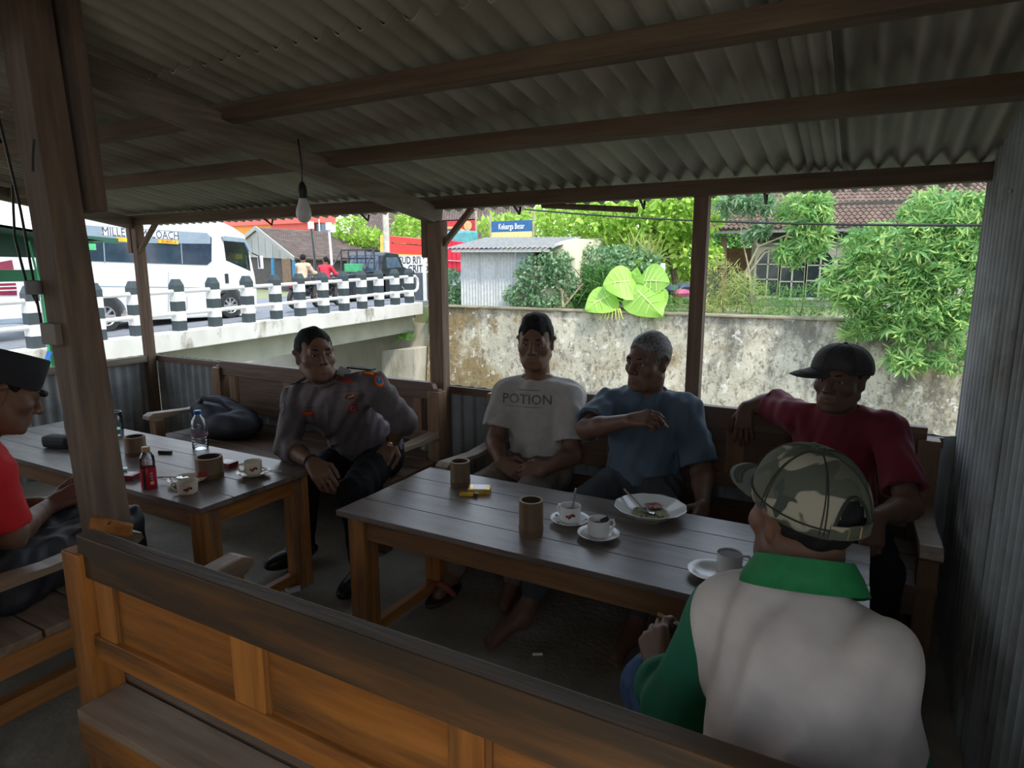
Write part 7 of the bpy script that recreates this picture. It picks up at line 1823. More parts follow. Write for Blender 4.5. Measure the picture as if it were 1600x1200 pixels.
# ---------------------------------------------------------------- man in the red shirt at the left edge
wB = (-2.4861,1.1200,0.5668)
S = dict(base=(-2.40, 0.85, 0.36), pelvis=(-2.43, 0.83, 0.455), chest=(-2.425, 0.86, 0.72), neck=(-2.40, 0.90, 0.875), head=(-2.3452,0.9650,1.0137), face=(0.22, 0.86, -0.42), hup=(0, 0.3, 1), hairv=0.006, skin=M_skin,
         arms=[((-2.58, 0.87, 0.80), (-2.68, 0.92, 0.56), (-2.56, 1.12, 0.56), ((0.5, 0.7, 0.1), (-0.3, -0.2, 0.9), -1, (0.4, 0.4, 0.5, 0.5))),
               ((-2.275, 0.87, 0.80), (-2.285, 0.905, 0.575), wB, ((0.45, 0.75, 0.35), (0.5, -0.5, 0.6), -1, (0.25, 0.35, 0.45, 0.5), dict(tc=0.1)))],
         legs=[((-2.45, 0.88, 0.45), (-2.52, 1.20, 0.47), (-2.52, 1.28, 0.09), (-2.52, 1.40, 0.04)), ((-2.27, 0.88, 0.45), (-2.28, 1.22, 0.50), (-2.26, 1.26, 0.09), (-2.26, 1.38, 0.04))])
e, G = person('man in a bright red shirt and black cap looking down at the left edge', S)
M_red_b = mat('bright_red_cotton', (0.62, 0.018, 0.022), (0.52, 0.014, 0.018), rough=0.8, rand=0, scale=10)
P_, F_ = shirt(e, G, S, M_red_b, (0.8, 0.82), seed=41, amp=0.005, t=0.013, loose=0.018, hem=0.0)
put('shirt', P_, F_, M_red_b, e)
trousers(e, G, S, mat('black_tracksuit', (0.022, 0.024, 0.030), (0.04, 0.045, 0.055), rough=0.55, rand=0, scale=6), seed=13, t=0.022, hemf=0.95, amp=0.006)
M_peci = mat('black_felt_cap', (0.015, 0.016, 0.02), (0.02, 0.021, 0.026), rough=0.8, rand=0)
L = G['L']; vs_, fs = [], []; n = 36
for (rx, ry, z) in ((0.086, 0.104, 0.030), (0.088, 0.106, 0.06), (0.084, 0.103, 0.125), (0.080, 0.099, 0.130), (0.0, 0.0, 0.126)):
    for i in range(n): a = 2 * math.pi * i / n; vs_.append(L(rx * math.sin(a), ry * math.cos(a) - 0.012, z + 0.006 * math.cos(a) * (z > 0.1)))
for j in range(4):
    for i in range(n): fs.append((j * n + i, j * n + (i + 1) % n, (j + 1) * n + (i + 1) % n, (j + 1) * n + i))
b = MB(); b.add(vs_, fs); b.build('cap', M_peci, e, smooth=True)
b = MB(); b.tube([L(-0.05, 0.088, 0.034), L(-0.02, 0.102, 0.03), L(0.02, 0.102, 0.03), L(0.05, 0.088, 0.034)], [0.006, 0.012, 0.012, 0.006], 8); b.build('front_tuft', M_peci, e, smooth=True)
ph = thing('phone', 'dark phone held low by the man in the bright red shirt', 'phone', tuple(V3(wB) + V3((0.05, 0.10, 0.02))))
b = MB(); b.box(Vector(V3(wB) + V3((0.045, 0.095, 0.035))), (0.07, 0.145, 0.008), Euler((0.3, 0.2, -0.5)).to_matrix()); b.build('phone_body', M_black, ph, bevel=0.003)

# ---------------------------------------------------------------- riders on the bridge and the bus driver (far, coarser)
def rider(label, hx, hy, z0, shirtm, fdir, arms_dx, fl):
    d = unit(fl); s_ = np.cross(d, (0, 0, 1)); o = V3((hx, hy, z0))
    J = lambda a, b_, c_: o + d * a + s_ * b_ + V3((0, 0, c_))
    S_ = dict(base=tuple(o), pelvis=J(0, 0, 0.82), chest=J(0.06, 0, 1.10), neck=J(0.09, 0, 1.27), head=J(0.11, 0, 1.40), face=fdir, res=0.014, hres=0.008, fres=0.0065, hairv=0.008,
              arms=[(J(0.08, -0.17, 1.20), J(0.22, -0.24, 1.0), J(0.42, -0.25, 0.98), (d, (0, 0, 1), 1, (0.5, 0.5, 0.5, 0.5))), (J(0.08, 0.17, 1.20), J(0.22, 0.24, 1.0), J(0.42, 0.25, 0.98), (d, (0, 0, 1), -1, (0.5, 0.5, 0.5, 0.5)))],
              legs=[(J(0.02, -0.09, 0.80), J(0.38, -0.16, 0.66), J(0.30, -0.17, 0.30), J(0.42, -0.17, 0.25)), (J(0.02, 0.09, 0.80), J(0.38, 0.16, 0.66), J(0.30, 0.17, 0.30), J(0.42, 0.17, 0.25))])
    e_, G_ = person(label, S_)
    P2, F2 = shirt(e_, G_, S_, shirtm, (1.6, 1.6), seed=3, t=0.016, res=0.013, amp=0.004, hem=-0.04)
    put('shirt', P2, F2, shirtm, e_)
    trousers(e_, G_, S_, mat('dark_brown_trousers', (0.06, 0.05, 0.045), rand=0), res=0.014)
    return J
def motorbike(label, J):
    e_ = thing('motorbike', label, 'motorbike', tuple(J(0.1, 0, 0)), 'motorbikes on the bridge')
    rt = None
    for a in (-0.48, 0.72):
        c = J(a, 0, 0.27); dv = unit(J(0, 1, 0) - J(0, 0, 0)); q = Vector(dv).to_track_quat('Z', 'Y').to_matrix()
        b_ = MB(); b_.lathe([(0.20, -0.04), (0.25, -0.045), (0.27, 0.0), (0.25, 0.045), (0.20, 0.04), (0.20, -0.04)], c, 20, q); w = b_.build('wheel', M_black, e_, smooth=True)
        b_ = MB(); b_.lathe([(0, -0.03), (0.04, -0.03), (0.04, 0.03), (0, 0.03)], c, 8, q)
        for k in range(6):
            t = math.pi * k / 6; vx = np.cross(dv, (0, 0, 1)); dd = vx * math.cos(t) + V3((0, 0, 1)) * math.sin(t)
            b_.beam(Vector(c - dd * 0.21), Vector(c + dd * 0.21), 0.012, 0.012)
        b_.build('spokes', M_chrome, w)
    mb_ = mat('dark_bike_plastic', (0.03, 0.03, 0.035), rough=0.3, rand=0)
    b_ = MB(); b_.tube([J(-0.55, 0, 0.66), J(-0.30, 0, 0.74), J(0.10, 0, 0.72), J(0.25, 0, 0.60)], [0.06, 0.10, 0.10, 0.07], 10); b_.build('seat', M_black, e_, smooth=True)
    b_ = MB(); b_.tube([J(-0.62, 0, 0.60), J(-0.2, 0, 0.52), J(0.2, 0, 0.45), J(0.48, 0, 0.55), J(0.56, 0, 0.85)], [0.05, 0.11, 0.12, 0.09, 0.07], 10); b_.build('body_fairing', mb_, e_, smooth=True)
    b_ = MB(); b_.tube([J(0.50, 0, 0.92), J(0.72, 0, 0.27)], 0.035, 8); b_.build('front_fork', M_chrome, e_, smooth=True)
    b_ = MB(); b_.tube([J(0.42, -0.32, 0.95), J(0.50, -0.1, 0.93), J(0.50, 0.1, 0.93), J(0.42, 0.32, 0.95)], 0.015, 8); b_.build('handlebar', M_black, e_, smooth=True)
    b_ = MB(); b_.tube([J(0.1, 0.15, 0.30), J(-0.3, 0.16, 0.30), J(-0.62, 0.16, 0.36)], [0.03, 0.05, 0.045], 8); b_.build('exhaust', M_chrome, e_, smooth=True)
    b_ = MB(); b_.box(Vector(J(-0.66, 0, 0.62)), (0.08, 0.08, 0.07)); b_.build('tail_lamp', M_tail, e_, bevel=0.01)
bx1 = (-14.2500,13.4881,0.4418); bx2 = (-14.7000,14.8196,0.3709)
J1 = rider('motorcyclist in a beige shirt seen from behind on the bridge', bx1[0], bx1[1], bz(bx1[1]) + 0.10, mat('beige_shirt', (0.55, 0.42, 0.30), (0.50, 0.38, 0.27), rand=0), (-0.5, 0.85, 0), 0, (-0.25, 1, 0))
motorbike('motorbike under the rider in the beige shirt', J1)
J2 = rider('motorcyclist in a red shirt turning his head left on the bridge', bx2[0], bx2[1], bz(bx2[1]) + 0.02, mat('crimson_shirt', (0.60, 0.03, 0.06), (0.52, 0.025, 0.05), rand=0), (-0.95, 0.2, 0), 0, (-0.25, 1, 0))
motorbike('motorbike under the rider in the red shirt', J2)
dh = V3((-14.8000,11.6098,1.7141))
S = dict(base=tuple(dh - V3((0, 0, 0.9))), pelvis=dh - V3((0, 0.05, 0.60)), chest=dh - V3((0, 0.03, 0.32)), neck=dh - V3((0, 0, 0.14)), head=dh, face=(0.8, 0.5, 0), res=0.014, hres=0.008, fres=0.0065,
         arms=[(dh + V3((-0.17, 0, -0.2)), dh + V3((-0.22, 0.15, -0.42)), dh + V3((-0.12, 0.36, -0.32)), ((0, 1, 0.2), (0, 0, 1), 1, (0.6, 0.6, 0.6, 0.6))), (dh + V3((0.12, 0.0, -0.2)), dh + V3((0.10, 0.2, -0.40)), dh + V3((0.05, 0.38, -0.30)), ((0, 1, 0.2), (0, 0, 1), -1, (0.6, 0.6, 0.6, 0.6)))],
         legs=[(dh + V3((-0.1, 0, -0.62)), dh + V3((-0.12, 0.4, -0.6)), dh + V3((-0.12, 0.45, -1.0)), dh + V3((-0.12, 0.57, -1.04))), (dh + V3((0.08, 0, -0.62)), dh + V3((0.06, 0.4, -0.6)), dh + V3((0.06, 0.45, -1.0)), dh + V3((0.06, 0.57, -1.04)))])
e, G = person('bus driver behind the cab window of the minibus', S)
P_, F_ = shirt(e, G, S, M_ink, (0.8, 0.8), seed=3, t=0.016, res=0.013, amp=0.003, hem=-0.04); put('shirt', P_, F_, mat('navy_shirt', (0.03, 0.05, 0.10), rand=0), e)
b = MB(); b.box(Vector((-14.8000,11.8238,1.6675)), (0.02, 0.26, 0.13)); tag(b.build('yellow_card', mat('yellow_card', (0.85, 0.62, 0.02), rand=0), None, bevel=0.004), 'yellow card standing in the cab window of the minibus', 'card')

# ================================================================== things on the tables
TZ = 0.540
M_china = mat('cream_china', (0.72, 0.66, 0.52), (0.68, 0.62, 0.48), rough=0.25, spec=0.5, rand=0.03)
M_white = mat('white_china', (0.78, 0.77, 0.74), (0.72, 0.71, 0.69), rough=0.22, spec=0.5, rand=0.03)
M_coffee = mat('coffee_grounds', (0.035, 0.022, 0.014), (0.06, 0.04, 0.03), rough=0.6, rand=0)
M_flower = mat('red_flower_print', (0.50, 0.04, 0.03), rand=0); M_leafp = mat('dark_leaf_print', (0.06, 0.07, 0.05), rand=0)
M_steel = mat('spoon_steel', (0.62, 0.62, 0.63), rough=0.22, metallic=1, rand=0)
M_bamboo = mat('dry_bamboo', (0.20, 0.125, 0.065), (0.13, 0.08, 0.045), rough=0.5, scale=5, stretch=(6, 6, 1), rand=0.15, bump=0.15)
M_bamin = mat('bamboo_inside', (0.06, 0.045, 0.03), rand=0); M_bamrim = mat('bamboo_cut_rim', (0.42, 0.32, 0.20), (0.34, 0.25, 0.15), rand=0)

def bamboo(label, x, y, r, h):
    e = thing('bamboo_ashtray', label, 'ashtray', (x, y, TZ), 'bamboo ashtrays')
    b_ = MB(); b_.lathe([(r * 0.97, TZ), (r, TZ + 0.01), (r * 1.0, TZ + h * 0.18), (r * 1.035, TZ + h * 0.22), (r * 0.99, TZ + h * 0.26), (r * 0.97, TZ + h - 0.002), (r * 0.96, TZ + h)], (x, y, 0), 28)
    b_.f = b_.f[:-1]
    b_.build('outer_tube', M_bamboo, e, smooth=True)
    b_ = MB(); b_.lathe([(r * 0.965, TZ + h - 0.001), (r * 0.965, TZ + h + 0.001), (r * 0.80, TZ + h + 0.001), (r * 0.80, TZ + h - 0.001), (r * 0.965, TZ + h - 0.001)], (x, y, 0), 28); b_.f = [q for q in b_.f if len(q) == 4]; b_.build('cut_rim', M_bamrim, e)
    b_ = MB(); b_.lathe([(r * 0.80, TZ + h), (r * 0.78, TZ + h * 0.35), (0.0, TZ + h * 0.33)], (x, y, 0), 24); b_.f = [q for q in b_.f if len(q) == 4 or len(q) == 3]; b_.build('inner_wall', M_bamin, e, smooth=True)
    return e
bamboo('bamboo ashtray at the far left end of the middle table', -1.374, 2.07, 0.040, 0.100)
bamboo('tall bamboo ashtray beside the saucers on the middle table', -0.905, 1.775, 0.040, 0.118)
bamboo('wide squat bamboo ashtray on the left table by the cream cups', -2.35, 1.66, 0.055, 0.085)
bamboo('small bamboo ashtray behind the red drink bottle', -2.93, 1.70, 0.046, 0.088)

def saucer(label, x, y, m, r=0.068, z=TZ, flower=False, group='saucers'):
    e = thing('saucer', label, 'saucer', (x, y, z), group)
    b_ = MB(); b_.lathe([(0, z + 0.003), (r * 0.42, z + 0.003), (r * 0.46, z), (r * 0.56, z), (r * 0.75, z + 0.009), (r, z + 0.017), (r * 1.005, z + 0.019), (r * 0.98, z + 0.0195), (r * 0.72, z + 0.0125), (r * 0.5, z + 0.006), (0, z + 0.0055)], (x, y, 0), 32, wob=0.012, wn_=10); b_.build('dish', m, e, smooth=True)
    if flower:
        for k in range(5):
            a = 1.3 * k + 0.4; b_ = MB(); b_.lathe([(0, 0), (0.006, 0), (0.006, 0.0006), (0, 0.0006)], (x + r * 0.82 * math.cos(a), y + r * 0.82 * math.sin(a), z + 0.0155), 8); b_.build('printed_flower', M_leafp if k % 2 else M_flower, e)
    return e
def cup(label, x, y, m, z, r=0.036, h=0.058, ha=0.0, prints=True, fill=0.6, group='coffee cups'):
    e = thing('coffee_cup', label, 'cup', (x, y, z), group)
    b_ = MB(); b_.lathe([(0, z), (r * 0.70, z), (r * 0.74, z + 0.003), (r * 0.93, z + h * 0.12), (r * 0.97, z + h * 0.5), (r, z + h - 0.001), (r * 0.985, z + h), (r * 0.93, z + h - 0.002), (r * 0.90, z + h * 0.5), (r * 0.84, z + h * 0.15), (0, z + h * 0.12)], (x, y, 0), 32); b_.build('bowl', m, e, smooth=True)
    b_ = MB(); d = Vector((math.cos(ha), math.sin(ha), 0)); c = Vector((x, y, z))
    b_.tube([c + d * (r * 0.95) + Vector((0, 0, h * 0.82)), c + d * (r + 0.018) + Vector((0, 0, h * 0.80)), c + d * (r + 0.024) + Vector((0, 0, h * 0.52)), c + d * (r + 0.014) + Vector((0, 0, h * 0.28)), c + d * (r * 0.92) + Vector((0, 0, h * 0.22))], 0.0042, 8); b_.build('handle', m, e, smooth=True)
    b_ = MB(); b_.lathe([(0, z + h * fill), (r * 0.88, z + h * fill), (r * 0.88, z + h * fill + 0.0008), (0, z + h * fill + 0.0012)], (x, y, 0), 24); b_.build('coffee', M_coffee, e)
    if prints:
        v = Vector((-x, -y, 0)).normalized(); s_ = Vector((-v.y, v.x, 0))
        for (du, dz, rr, mm) in ((0, 0.0, 0.0065, M_flower), (-0.011, -0.001, 0.0045, M_leafp), (0.012, 0.002, 0.005, M_leafp), (-0.004, -0.006, 0.004, M_leafp), (0.006, 0.006, 0.004, M_flower)):
            an = math.atan2(v.y, v.x) + du / r; p = Vector((x + r * 0.985 * math.cos(an), y + r * 0.985 * math.sin(an), z + h * 0.52 + dz)); nn = Vector((math.cos(an), math.sin(an), 0))
            b_ = MB(); b_.lathe([(0, 0.0022), (rr, 0.0006), (rr, -0.002), (0, -0.002)], p, 9, nn.to_track_quat('Z', 'Y').to_matrix()); b_.build('printed_flower', mm, e)
    return e
def spoon(label, p0, p1, p2, m=M_steel, group='spoons', r=0.004):
    e = thing('teaspoon', label, 'spoon', p0, group)
    p0, p1, p2 = Vector(p0), Vector(p1), Vector(p2)
    b_ = MB(); b_.tube([p0, p0.lerp(p1, 0.15), p1], [r * 0.9, r, r * 0.6], 8); b_.build('handle', m, e, smooth=True)
    d = (p2 - p1).normalized(); q = d.to_track_quat('X', 'Z').to_matrix(); L_ = (p2 - p1).length
    b_ = MB(); b_.lathe([(0, -0.004), (L_ * 0.25, -0.003), (L_ * 0.5, 0.001), (L_ * 0.46, 0.002), (0, -0.001)], (p1 + p2) / 2, 16, q, sy=0.62); b_.build('spoon_bowl', m, e, smooth=True)
    return e
saucer('white saucer under the cup with a standing spoon', -0.832, 1.925, M_white, flower=True)
cup('white cup with floral print and an upright spoon', -0.832, 1.925, M_white, TZ + 0.006, ha=2.8)
spoon('dark teaspoon standing upright in the floral cup', (-0.815, 1.93, TZ + 0.125), (-0.822, 1.922, TZ + 0.06), (-0.826, 1.918, TZ + 0.045), mat('dull_steel', (0.22, 0.22, 0.22), rough=0.4, metallic=0.8, rand=0))
saucer('white saucer nearest the table edge in the middle', -0.703, 1.858, M_white)
cup('plain white cup with coffee grounds beside the floral cup', -0.703, 1.858, M_white, TZ + 0.006, ha=0.9, prints=False)
b = MB(); b.tube([(-0.696, 1.868, TZ + 0.048), (-0.680, 1.882, TZ + 0.064)], [0.012, 0.006], 8); tag(b.build('coffee_lump', M_coffee, None, smooth=True), 'dark coffee lump against the rim of the plain white cup', 'coffee grounds')
saucer('saucer half hidden by the shoulder of the man in the camouflage cap', -0.325, 1.765, M_white)
cup('coffee cup half hidden by the man in the camouflage cap', -0.285, 1.80, M_white, TZ + 0.006, ha=0.5, prints=False, fill=0.92)
# dinner plate with leftovers and spoon
px, py = -0.612, 2.118
pe = thing('dinner_plate', 'white scalloped plate with leftover food on the middle table', 'plate', (px, py, TZ))
b = MB(); b.lathe([(0, TZ + 0.003), (0.055, TZ + 0.003), (0.058, TZ), (0.068, TZ), (0.090, TZ + 0.018), (0.122, TZ + 0.036), (0.124, TZ + 0.038), (0.121, TZ + 0.039), (0.088, TZ + 0.023), (0.062, TZ + 0.008), (0, TZ + 0.007)], (px, py, 0), 48, wob=0.018, wn_=12); b.build('dish', M_white, pe, smooth=True)
fl = thing('leftover_food', 'smear of yellow curry and chilli sauce on the scalloped plate', 'food', (px, py, TZ + 0.008))
M_curry = mat('yellow_curry', (0.36, 0.32, 0.14), (0.22, 0.25, 0.10), rough=0.35, scale=60, rand=0, bump=0.4); M_chili = mat('chilli_sauce', (0.30, 0.05, 0.02), (0.18, 0.03, 0.01), rough=0.25, rand=0, scale=40, bump=0.4)
b = MB(); b.lathe([(0, TZ + 0.0125), (0.045, TZ + 0.012), (0.068, TZ + 0.0125), (0.07, TZ + 0.0105), (0, TZ + 0.0085)], (px + 0.008, py - 0.018, 0), 30, wob=0.16, wn_=5, sx=1.05); b.build('curry_smear', M_curry, fl, smooth=True)
b = MB(); b.lathe([(0, TZ + 0.0185), (0.022, TZ + 0.017), (0.032, TZ + 0.013), (0, TZ + 0.009)], (px - 0.002, py + 0.055, 0.006), 20, wob=0.15, wn_=4); b.build('chilli_smear', M_chili, fl, smooth=True)
for k in range(16):
    a = random.uniform(0, 6.28); r_ = random.uniform(0.01, 0.062)
    b = MB(); b.box((px + r_ * math.cos(a), py - 0.012 + r_ * math.sin(a), TZ + 0.0145), (0.006, 0.0035, 0.003), Matrix.Rotation(a, 3, 'Z')); b.build('food_scrap', M_leafp if k % 3 else M_flower, fl)
spoon('bright spoon resting in the plate of leftovers', (px - 0.115, py + 0.055, TZ + 0.062), (px - 0.028, py + 0.004, TZ + 0.020), (px + 0.018, py - 0.018, TZ + 0.0165), r=0.0042)

def cigpack(label, x, y, z, rot, cols, size=(0.085, 0.055, 0.022), name='cigarette_pack', lid=False):
    e = thing(name, label, 'cigarette pack', (x, y, z), 'cigarette packs')
    Rm_ = Matrix.Rotation(rot, 3, 'Z'); c = Vector((x, y, z + size[2] / 2))
    b_ = MB(); b_.box(c, size, Rm_); b_.build('box', cols[0], e, bevel=0.0012)
    b_ = MB(); b_.box(c + Vector((0, 0, size[2] / 2 + 0.0004)), (size[0] * 0.62, size[1] * 0.96, 0.0006), Rm_); b_.build('printed_panel', cols[1], e)
    b_ = MB(); b_.box(c + Rm_ @ Vector((size[0] * 0.27, 0, 0)), (0.0012, size[1] * 1.01, size[2] * 1.01), Rm_); b_.build('lid_line', M_leafp, e)
    return e
M_gold = mat('gold_foil_pack', (0.62, 0.38, 0.06), rough=0.25, metallic=0.5, rand=0); M_sil = mat('shiny_white_print', (0.75, 0.78, 0.82), rough=0.15, rand=0); M_prd = mat('maroon_print', (0.25, 0.03, 0.04), rough=0.3, rand=0); M_pwh = mat('white_pack', (0.72, 0.72, 0.72), rough=0.3, rand=0); M_pbl = mat('dark_print', (0.05, 0.05, 0.05), rough=0.3, rand=0)
cigpack('gold cigarette pack beside the bamboo ashtray on the middle table', -1.262, 2.035, TZ, 0.45, (M_gold, M_sil))
lt = thing('lighter', 'yellow plastic lighter lying against the gold cigarette pack', 'lighter', (-1.285, 1.982, TZ))
Rl = Matrix.Rotation(0.42, 3, 'Z'); c = Vector((-1.285, 1.978, TZ + 0.007))
b = MB(); b.box(c, (0.055, 0.022, 0.013), Rl); b.build('fuel_body', mat('amber_plastic', (0.75, 0.42, 0.02), rough=0.15, rand=0), lt, bevel=0.004)
b = MB(); b.box(c + Rl @ Vector((0.036, 0, 0)), (0.018, 0.021, 0.013), Rl); b.build('metal_hood', M_steel, lt, bevel=0.002)
b = MB(); b.box(c + Rl @ Vector((0.036, -0.008, 0.002)), (0.014, 0.012, 0.014), Rl); b.build('thumb_wheel', M_pbl, lt, bevel=0.003)
cigpack('open white and maroon cigarette pack beside the red drink bottle', -2.62, 1.475, TZ, 0.35, (M_prd, M_pwh))
b = MB(); b.box((-2.675, 1.475, TZ + 0.030), (0.06, 0.035, 0.011), Matrix.Rotation(0.9, 3, 'Z')); lm = b.build('lighter', mat('mint_plastic', (0.35, 0.70, 0.55), rough=0.2, rand=0), None, bevel=0.004); tag(lm, 'mint green lighter lying on the maroon cigarette pack', 'lighter')
cigpack('white and red cigarette pack behind the wide bamboo ashtray', -2.41, 1.785, TZ, 0.1, (M_prd, M_pwh))
cigpack('crumpled dark cigarette pack lying on the floor between the tables', -2.13, 1.855, 0.0, -0.5, (M_pwh, M_pbl))

# left table: cups, saucer with spoon, glass plate
saucer('cream floral saucer under the cup near the uniformed man', -2.20, 1.755, M_china, flower=True)
cup('cream floral cup on its saucer near the uniformed man', -2.20, 1.755, M_china, TZ + 0.006, ha=-2.3)
spoon('thin white spoon on the saucer near the uniformed man', (-2.085, 1.80, TZ + 0.024), (-2.165, 1.775, TZ + 0.022), (-2.19, 1.79, TZ + 0.020), M_white, r=0.0025)
saucer('cream saucer with a spoon behind the front cream cup', -2.36, 1.565, M_china, r=0.075, flower=True)
cup('cream floral cup at the near corner of the left table', -2.245, 1.485, M_china, TZ, r=0.038, h=0.050, ha=-2.6, fill=0.5)
spoon('spoon lying across the cream saucer', (-2.475, 1.515, TZ + 0.018), (-2.40, 1.545, TZ + 0.022), (-2.35, 1.56, TZ + 0.021), M_steel, r=0.003)
b = MB(); b.tube([(-2.335, 1.60, TZ + 0.03), (-2.31, 1.615, TZ + 0.03)], 0.010, 6); tag(b.build('cigarette_stub', M_flower, None, smooth=True), 'dark red scrap lying on the cream saucer', 'scrap')

# bottles
G_clear = glass('clear_plastic_bottle', (0.93, 0.96, 0.98), 0.06)
wbx, wby = -2.765, 1.915
wb = thing('water_bottle', 'clear plastic water bottle with a blue cap on the left table', 'bottle', (wbx, wby, TZ))
b = MB(); pf = [(0.0, TZ), (0.034, TZ), (0.037, TZ + 0.006)]
for k in range(6): pf += [(0.037, TZ + 0.010 + k * 0.015), (0.0345, TZ + 0.015 + k * 0.015), (0.037, TZ + 0.020 + k * 0.015)]
pf += [(0.037, TZ + 0.118), (0.030, TZ + 0.142), (0.016, TZ + 0.162), (0.0145, TZ + 0.170), (0.0145, TZ + 0.176), (0, TZ + 0.176)]
b.lathe(pf, (wbx, wby, 0), 28); b.build('bottle_body', G_clear, wb, smooth=True)
b = MB(); b.lathe([(0.0375, TZ + 0.062), (0.0378, TZ + 0.063), (0.0378, TZ + 0.111), (0.0375, TZ + 0.112)], (wbx, wby, 0), 28); b.f = [q for q in b.f if len(q) == 4]; lbo = b.build('label_band', glass('pale_blue_label', (0.70, 0.72, 0.80), 0.3), wb, smooth=True)
b = MB(); b.lathe([(0.0380, TZ + 0.066), (0.0381, TZ + 0.067), (0.0381, TZ + 0.082), (0.0380, TZ + 0.083)], (wbx, wby, 0), 28); b.f = [q for q in b.f if len(q) == 4]; b.build('label_stripe', mat('mauve_label', (0.32, 0.18, 0.24), rand=0), lbo, smooth=True)
b = MB(); b.lathe([(0, TZ + 0.169), (0.0165, TZ + 0.169), (0.0168, TZ + 0.185), (0.015, TZ + 0.187), (0, TZ + 0.187)], (wbx, wby, 0), 22); b.build('bottle_cap', mat('blue_cap', (0.03, 0.17, 0.55), rough=0.35, rand=0), wb, smooth=True)
rbx, rby = -2.435, 1.452
rd = thing('drink_bottle', 'clear bottle with a red label and tan cap at the table edge', 'bottle', (rbx, rby, TZ))
b = MB(); b.lathe([(0, TZ), (0.026, TZ), (0.0285, TZ + 0.004), (0.0285, TZ + 0.085), (0.0275, TZ + 0.092), (0.0285, TZ + 0.10), (0.026, TZ + 0.128), (0.016, TZ + 0.145), (0.0135, TZ + 0.150), (0.0135, TZ + 0.158), (0, TZ + 0.158)], (rbx, rby, 0), 28); b.build('bottle_body', G_clear, rd, smooth=True)
b = MB(); b.lathe([(0.0288, TZ + 0.002), (0.0291, TZ + 0.003), (0.0291, TZ + 0.083), (0.0288, TZ + 0.084)], (rbx, rby, 0), 28); b.f = [q for q in b.f if len(q) == 4]; lb2 = b.build('red_label', mat('red_print', (0.55, 0.015, 0.03), (0.46, 0.01, 0.025), rough=0.3, rand=0), rd, smooth=True)
vv = Vector((-rbx, -rby, 0)).normalized(); an0 = math.atan2(vv.y, vv.x)
for (da, dz, w_, h_, mm) in ((-0.55, 0.04, 0.012, 0.078, M_pbl), (0.35, 0.062, 0.012, 0.004, M_pwh), (0.35, 0.052, 0.013, 0.004, M_pwh), (0.40, 0.042, 0.010, 0.004, M_pwh), (0.38, 0.068, 0.008, 0.003, M_pwh)):
    b = MB(); 
    vs_, fs = rect(w_, h_, 4, 3)
    b.add([(rbx + 0.0294 * math.cos(an0 + da + x_ / 0.0294), rby + 0.0294 * math.sin(an0 + da + x_ / 0.0294), TZ + dz + y_) for x_, y_ in vs_], fs); b.build('label_print', mm, lb2)
vs_, fs = disc(0.008, 0.008, 12, 2)
b = MB(); b.add([(rbx + 0.0295 * math.cos(an0 + 0.38 + x_ / 0.0294), rby + 0.0295 * math.sin(an0 + 0.38 + x_ / 0.0294), TZ + 0.026 + y_) for x_, y_ in vs_], fs); b.build('label_flower', mat('pale_yellow_print', (0.70, 0.62, 0.40), rand=0), lb2)
b = MB(); b.lathe([(0, TZ + 0.150), (0.0155, TZ + 0.150), (0.0158, TZ + 0.166), (0.014, TZ + 0.168), (0, TZ + 0.168)], (rbx, rby, 0), 20); b.build('bottle_cap', mat('tan_cap', (0.62, 0.42, 0.22), rough=0.4, rand=0), rd, smooth=True)
# glass jar mug with a spoon handle, second water bottle and black pouch by the post
jx, jy = -3.37, 1.86
jr = thing('glass_mug', 'glass mug with a dark straw near the far end of the left table', 'glass', (jx, jy, TZ))
b = MB(); b.lathe([(0, TZ), (0.036, TZ), (0.040, TZ + 0.006), (0.040, TZ + 0.095), (0.036, TZ + 0.105), (0.037, TZ + 0.125), (0.034, TZ + 0.125), (0.033, TZ + 0.106), (0.037, TZ + 0.094), (0.037, TZ + 0.010), (0, TZ + 0.009)], (jx, jy, 0), 24); b.build('glass_wall', glass('greenish_glass', (0.86, 0.95, 0.96), 0.04), jr, smooth=True)
b = MB(); b.tube([(jx + 0.039, jy - 0.02, TZ + 0.09), (jx + 0.062, jy - 0.03, TZ + 0.085), (jx + 0.064, jy - 0.03, TZ + 0.045), (jx + 0.039, jy - 0.02, TZ + 0.03)], 0.006, 8); b.build('glass_handle', glass('greenish_glass', (0.86, 0.95, 0.96)), jr, smooth=True)
b = MB(); b.lathe([(0, TZ + 0.011), (0.0365, TZ + 0.011), (0.0365, TZ + 0.035), (0, TZ + 0.036)], (jx, jy, 0), 20); b.build('ice_dregs', mat('pale_dregs', (0.62, 0.64, 0.55), rough=0.2, rand=0, scale=60), jr, smooth=True)
b = MB(); b.tube([(jx - 0.01, jy, TZ + 0.015), (jx + 0.005, jy, TZ + 0.215)], 0.0045, 8); tag(b.build('drinking_straw', mat('dark_blue_straw', (0.05, 0.08, 0.16), rand=0), None, smooth=True), 'dark blue straw standing in the glass mug', 'straw')
w2x, w2y = -3.72, 1.83
w2 = thing('water_bottle', 'clear water bottle with blue label half hidden by the thick post', 'bottle', (w2x, w2y, TZ))
b = MB(); b.lathe([(0, TZ), (0.032, TZ), (0.034, TZ + 0.006), (0.034, TZ + 0.13), (0.026, TZ + 0.16), (0.014, TZ + 0.18), (0.014, TZ + 0.196), (0, TZ + 0.196)], (w2x, w2y, 0), 24); b.build('bottle_body', G_clear, w2, smooth=True)
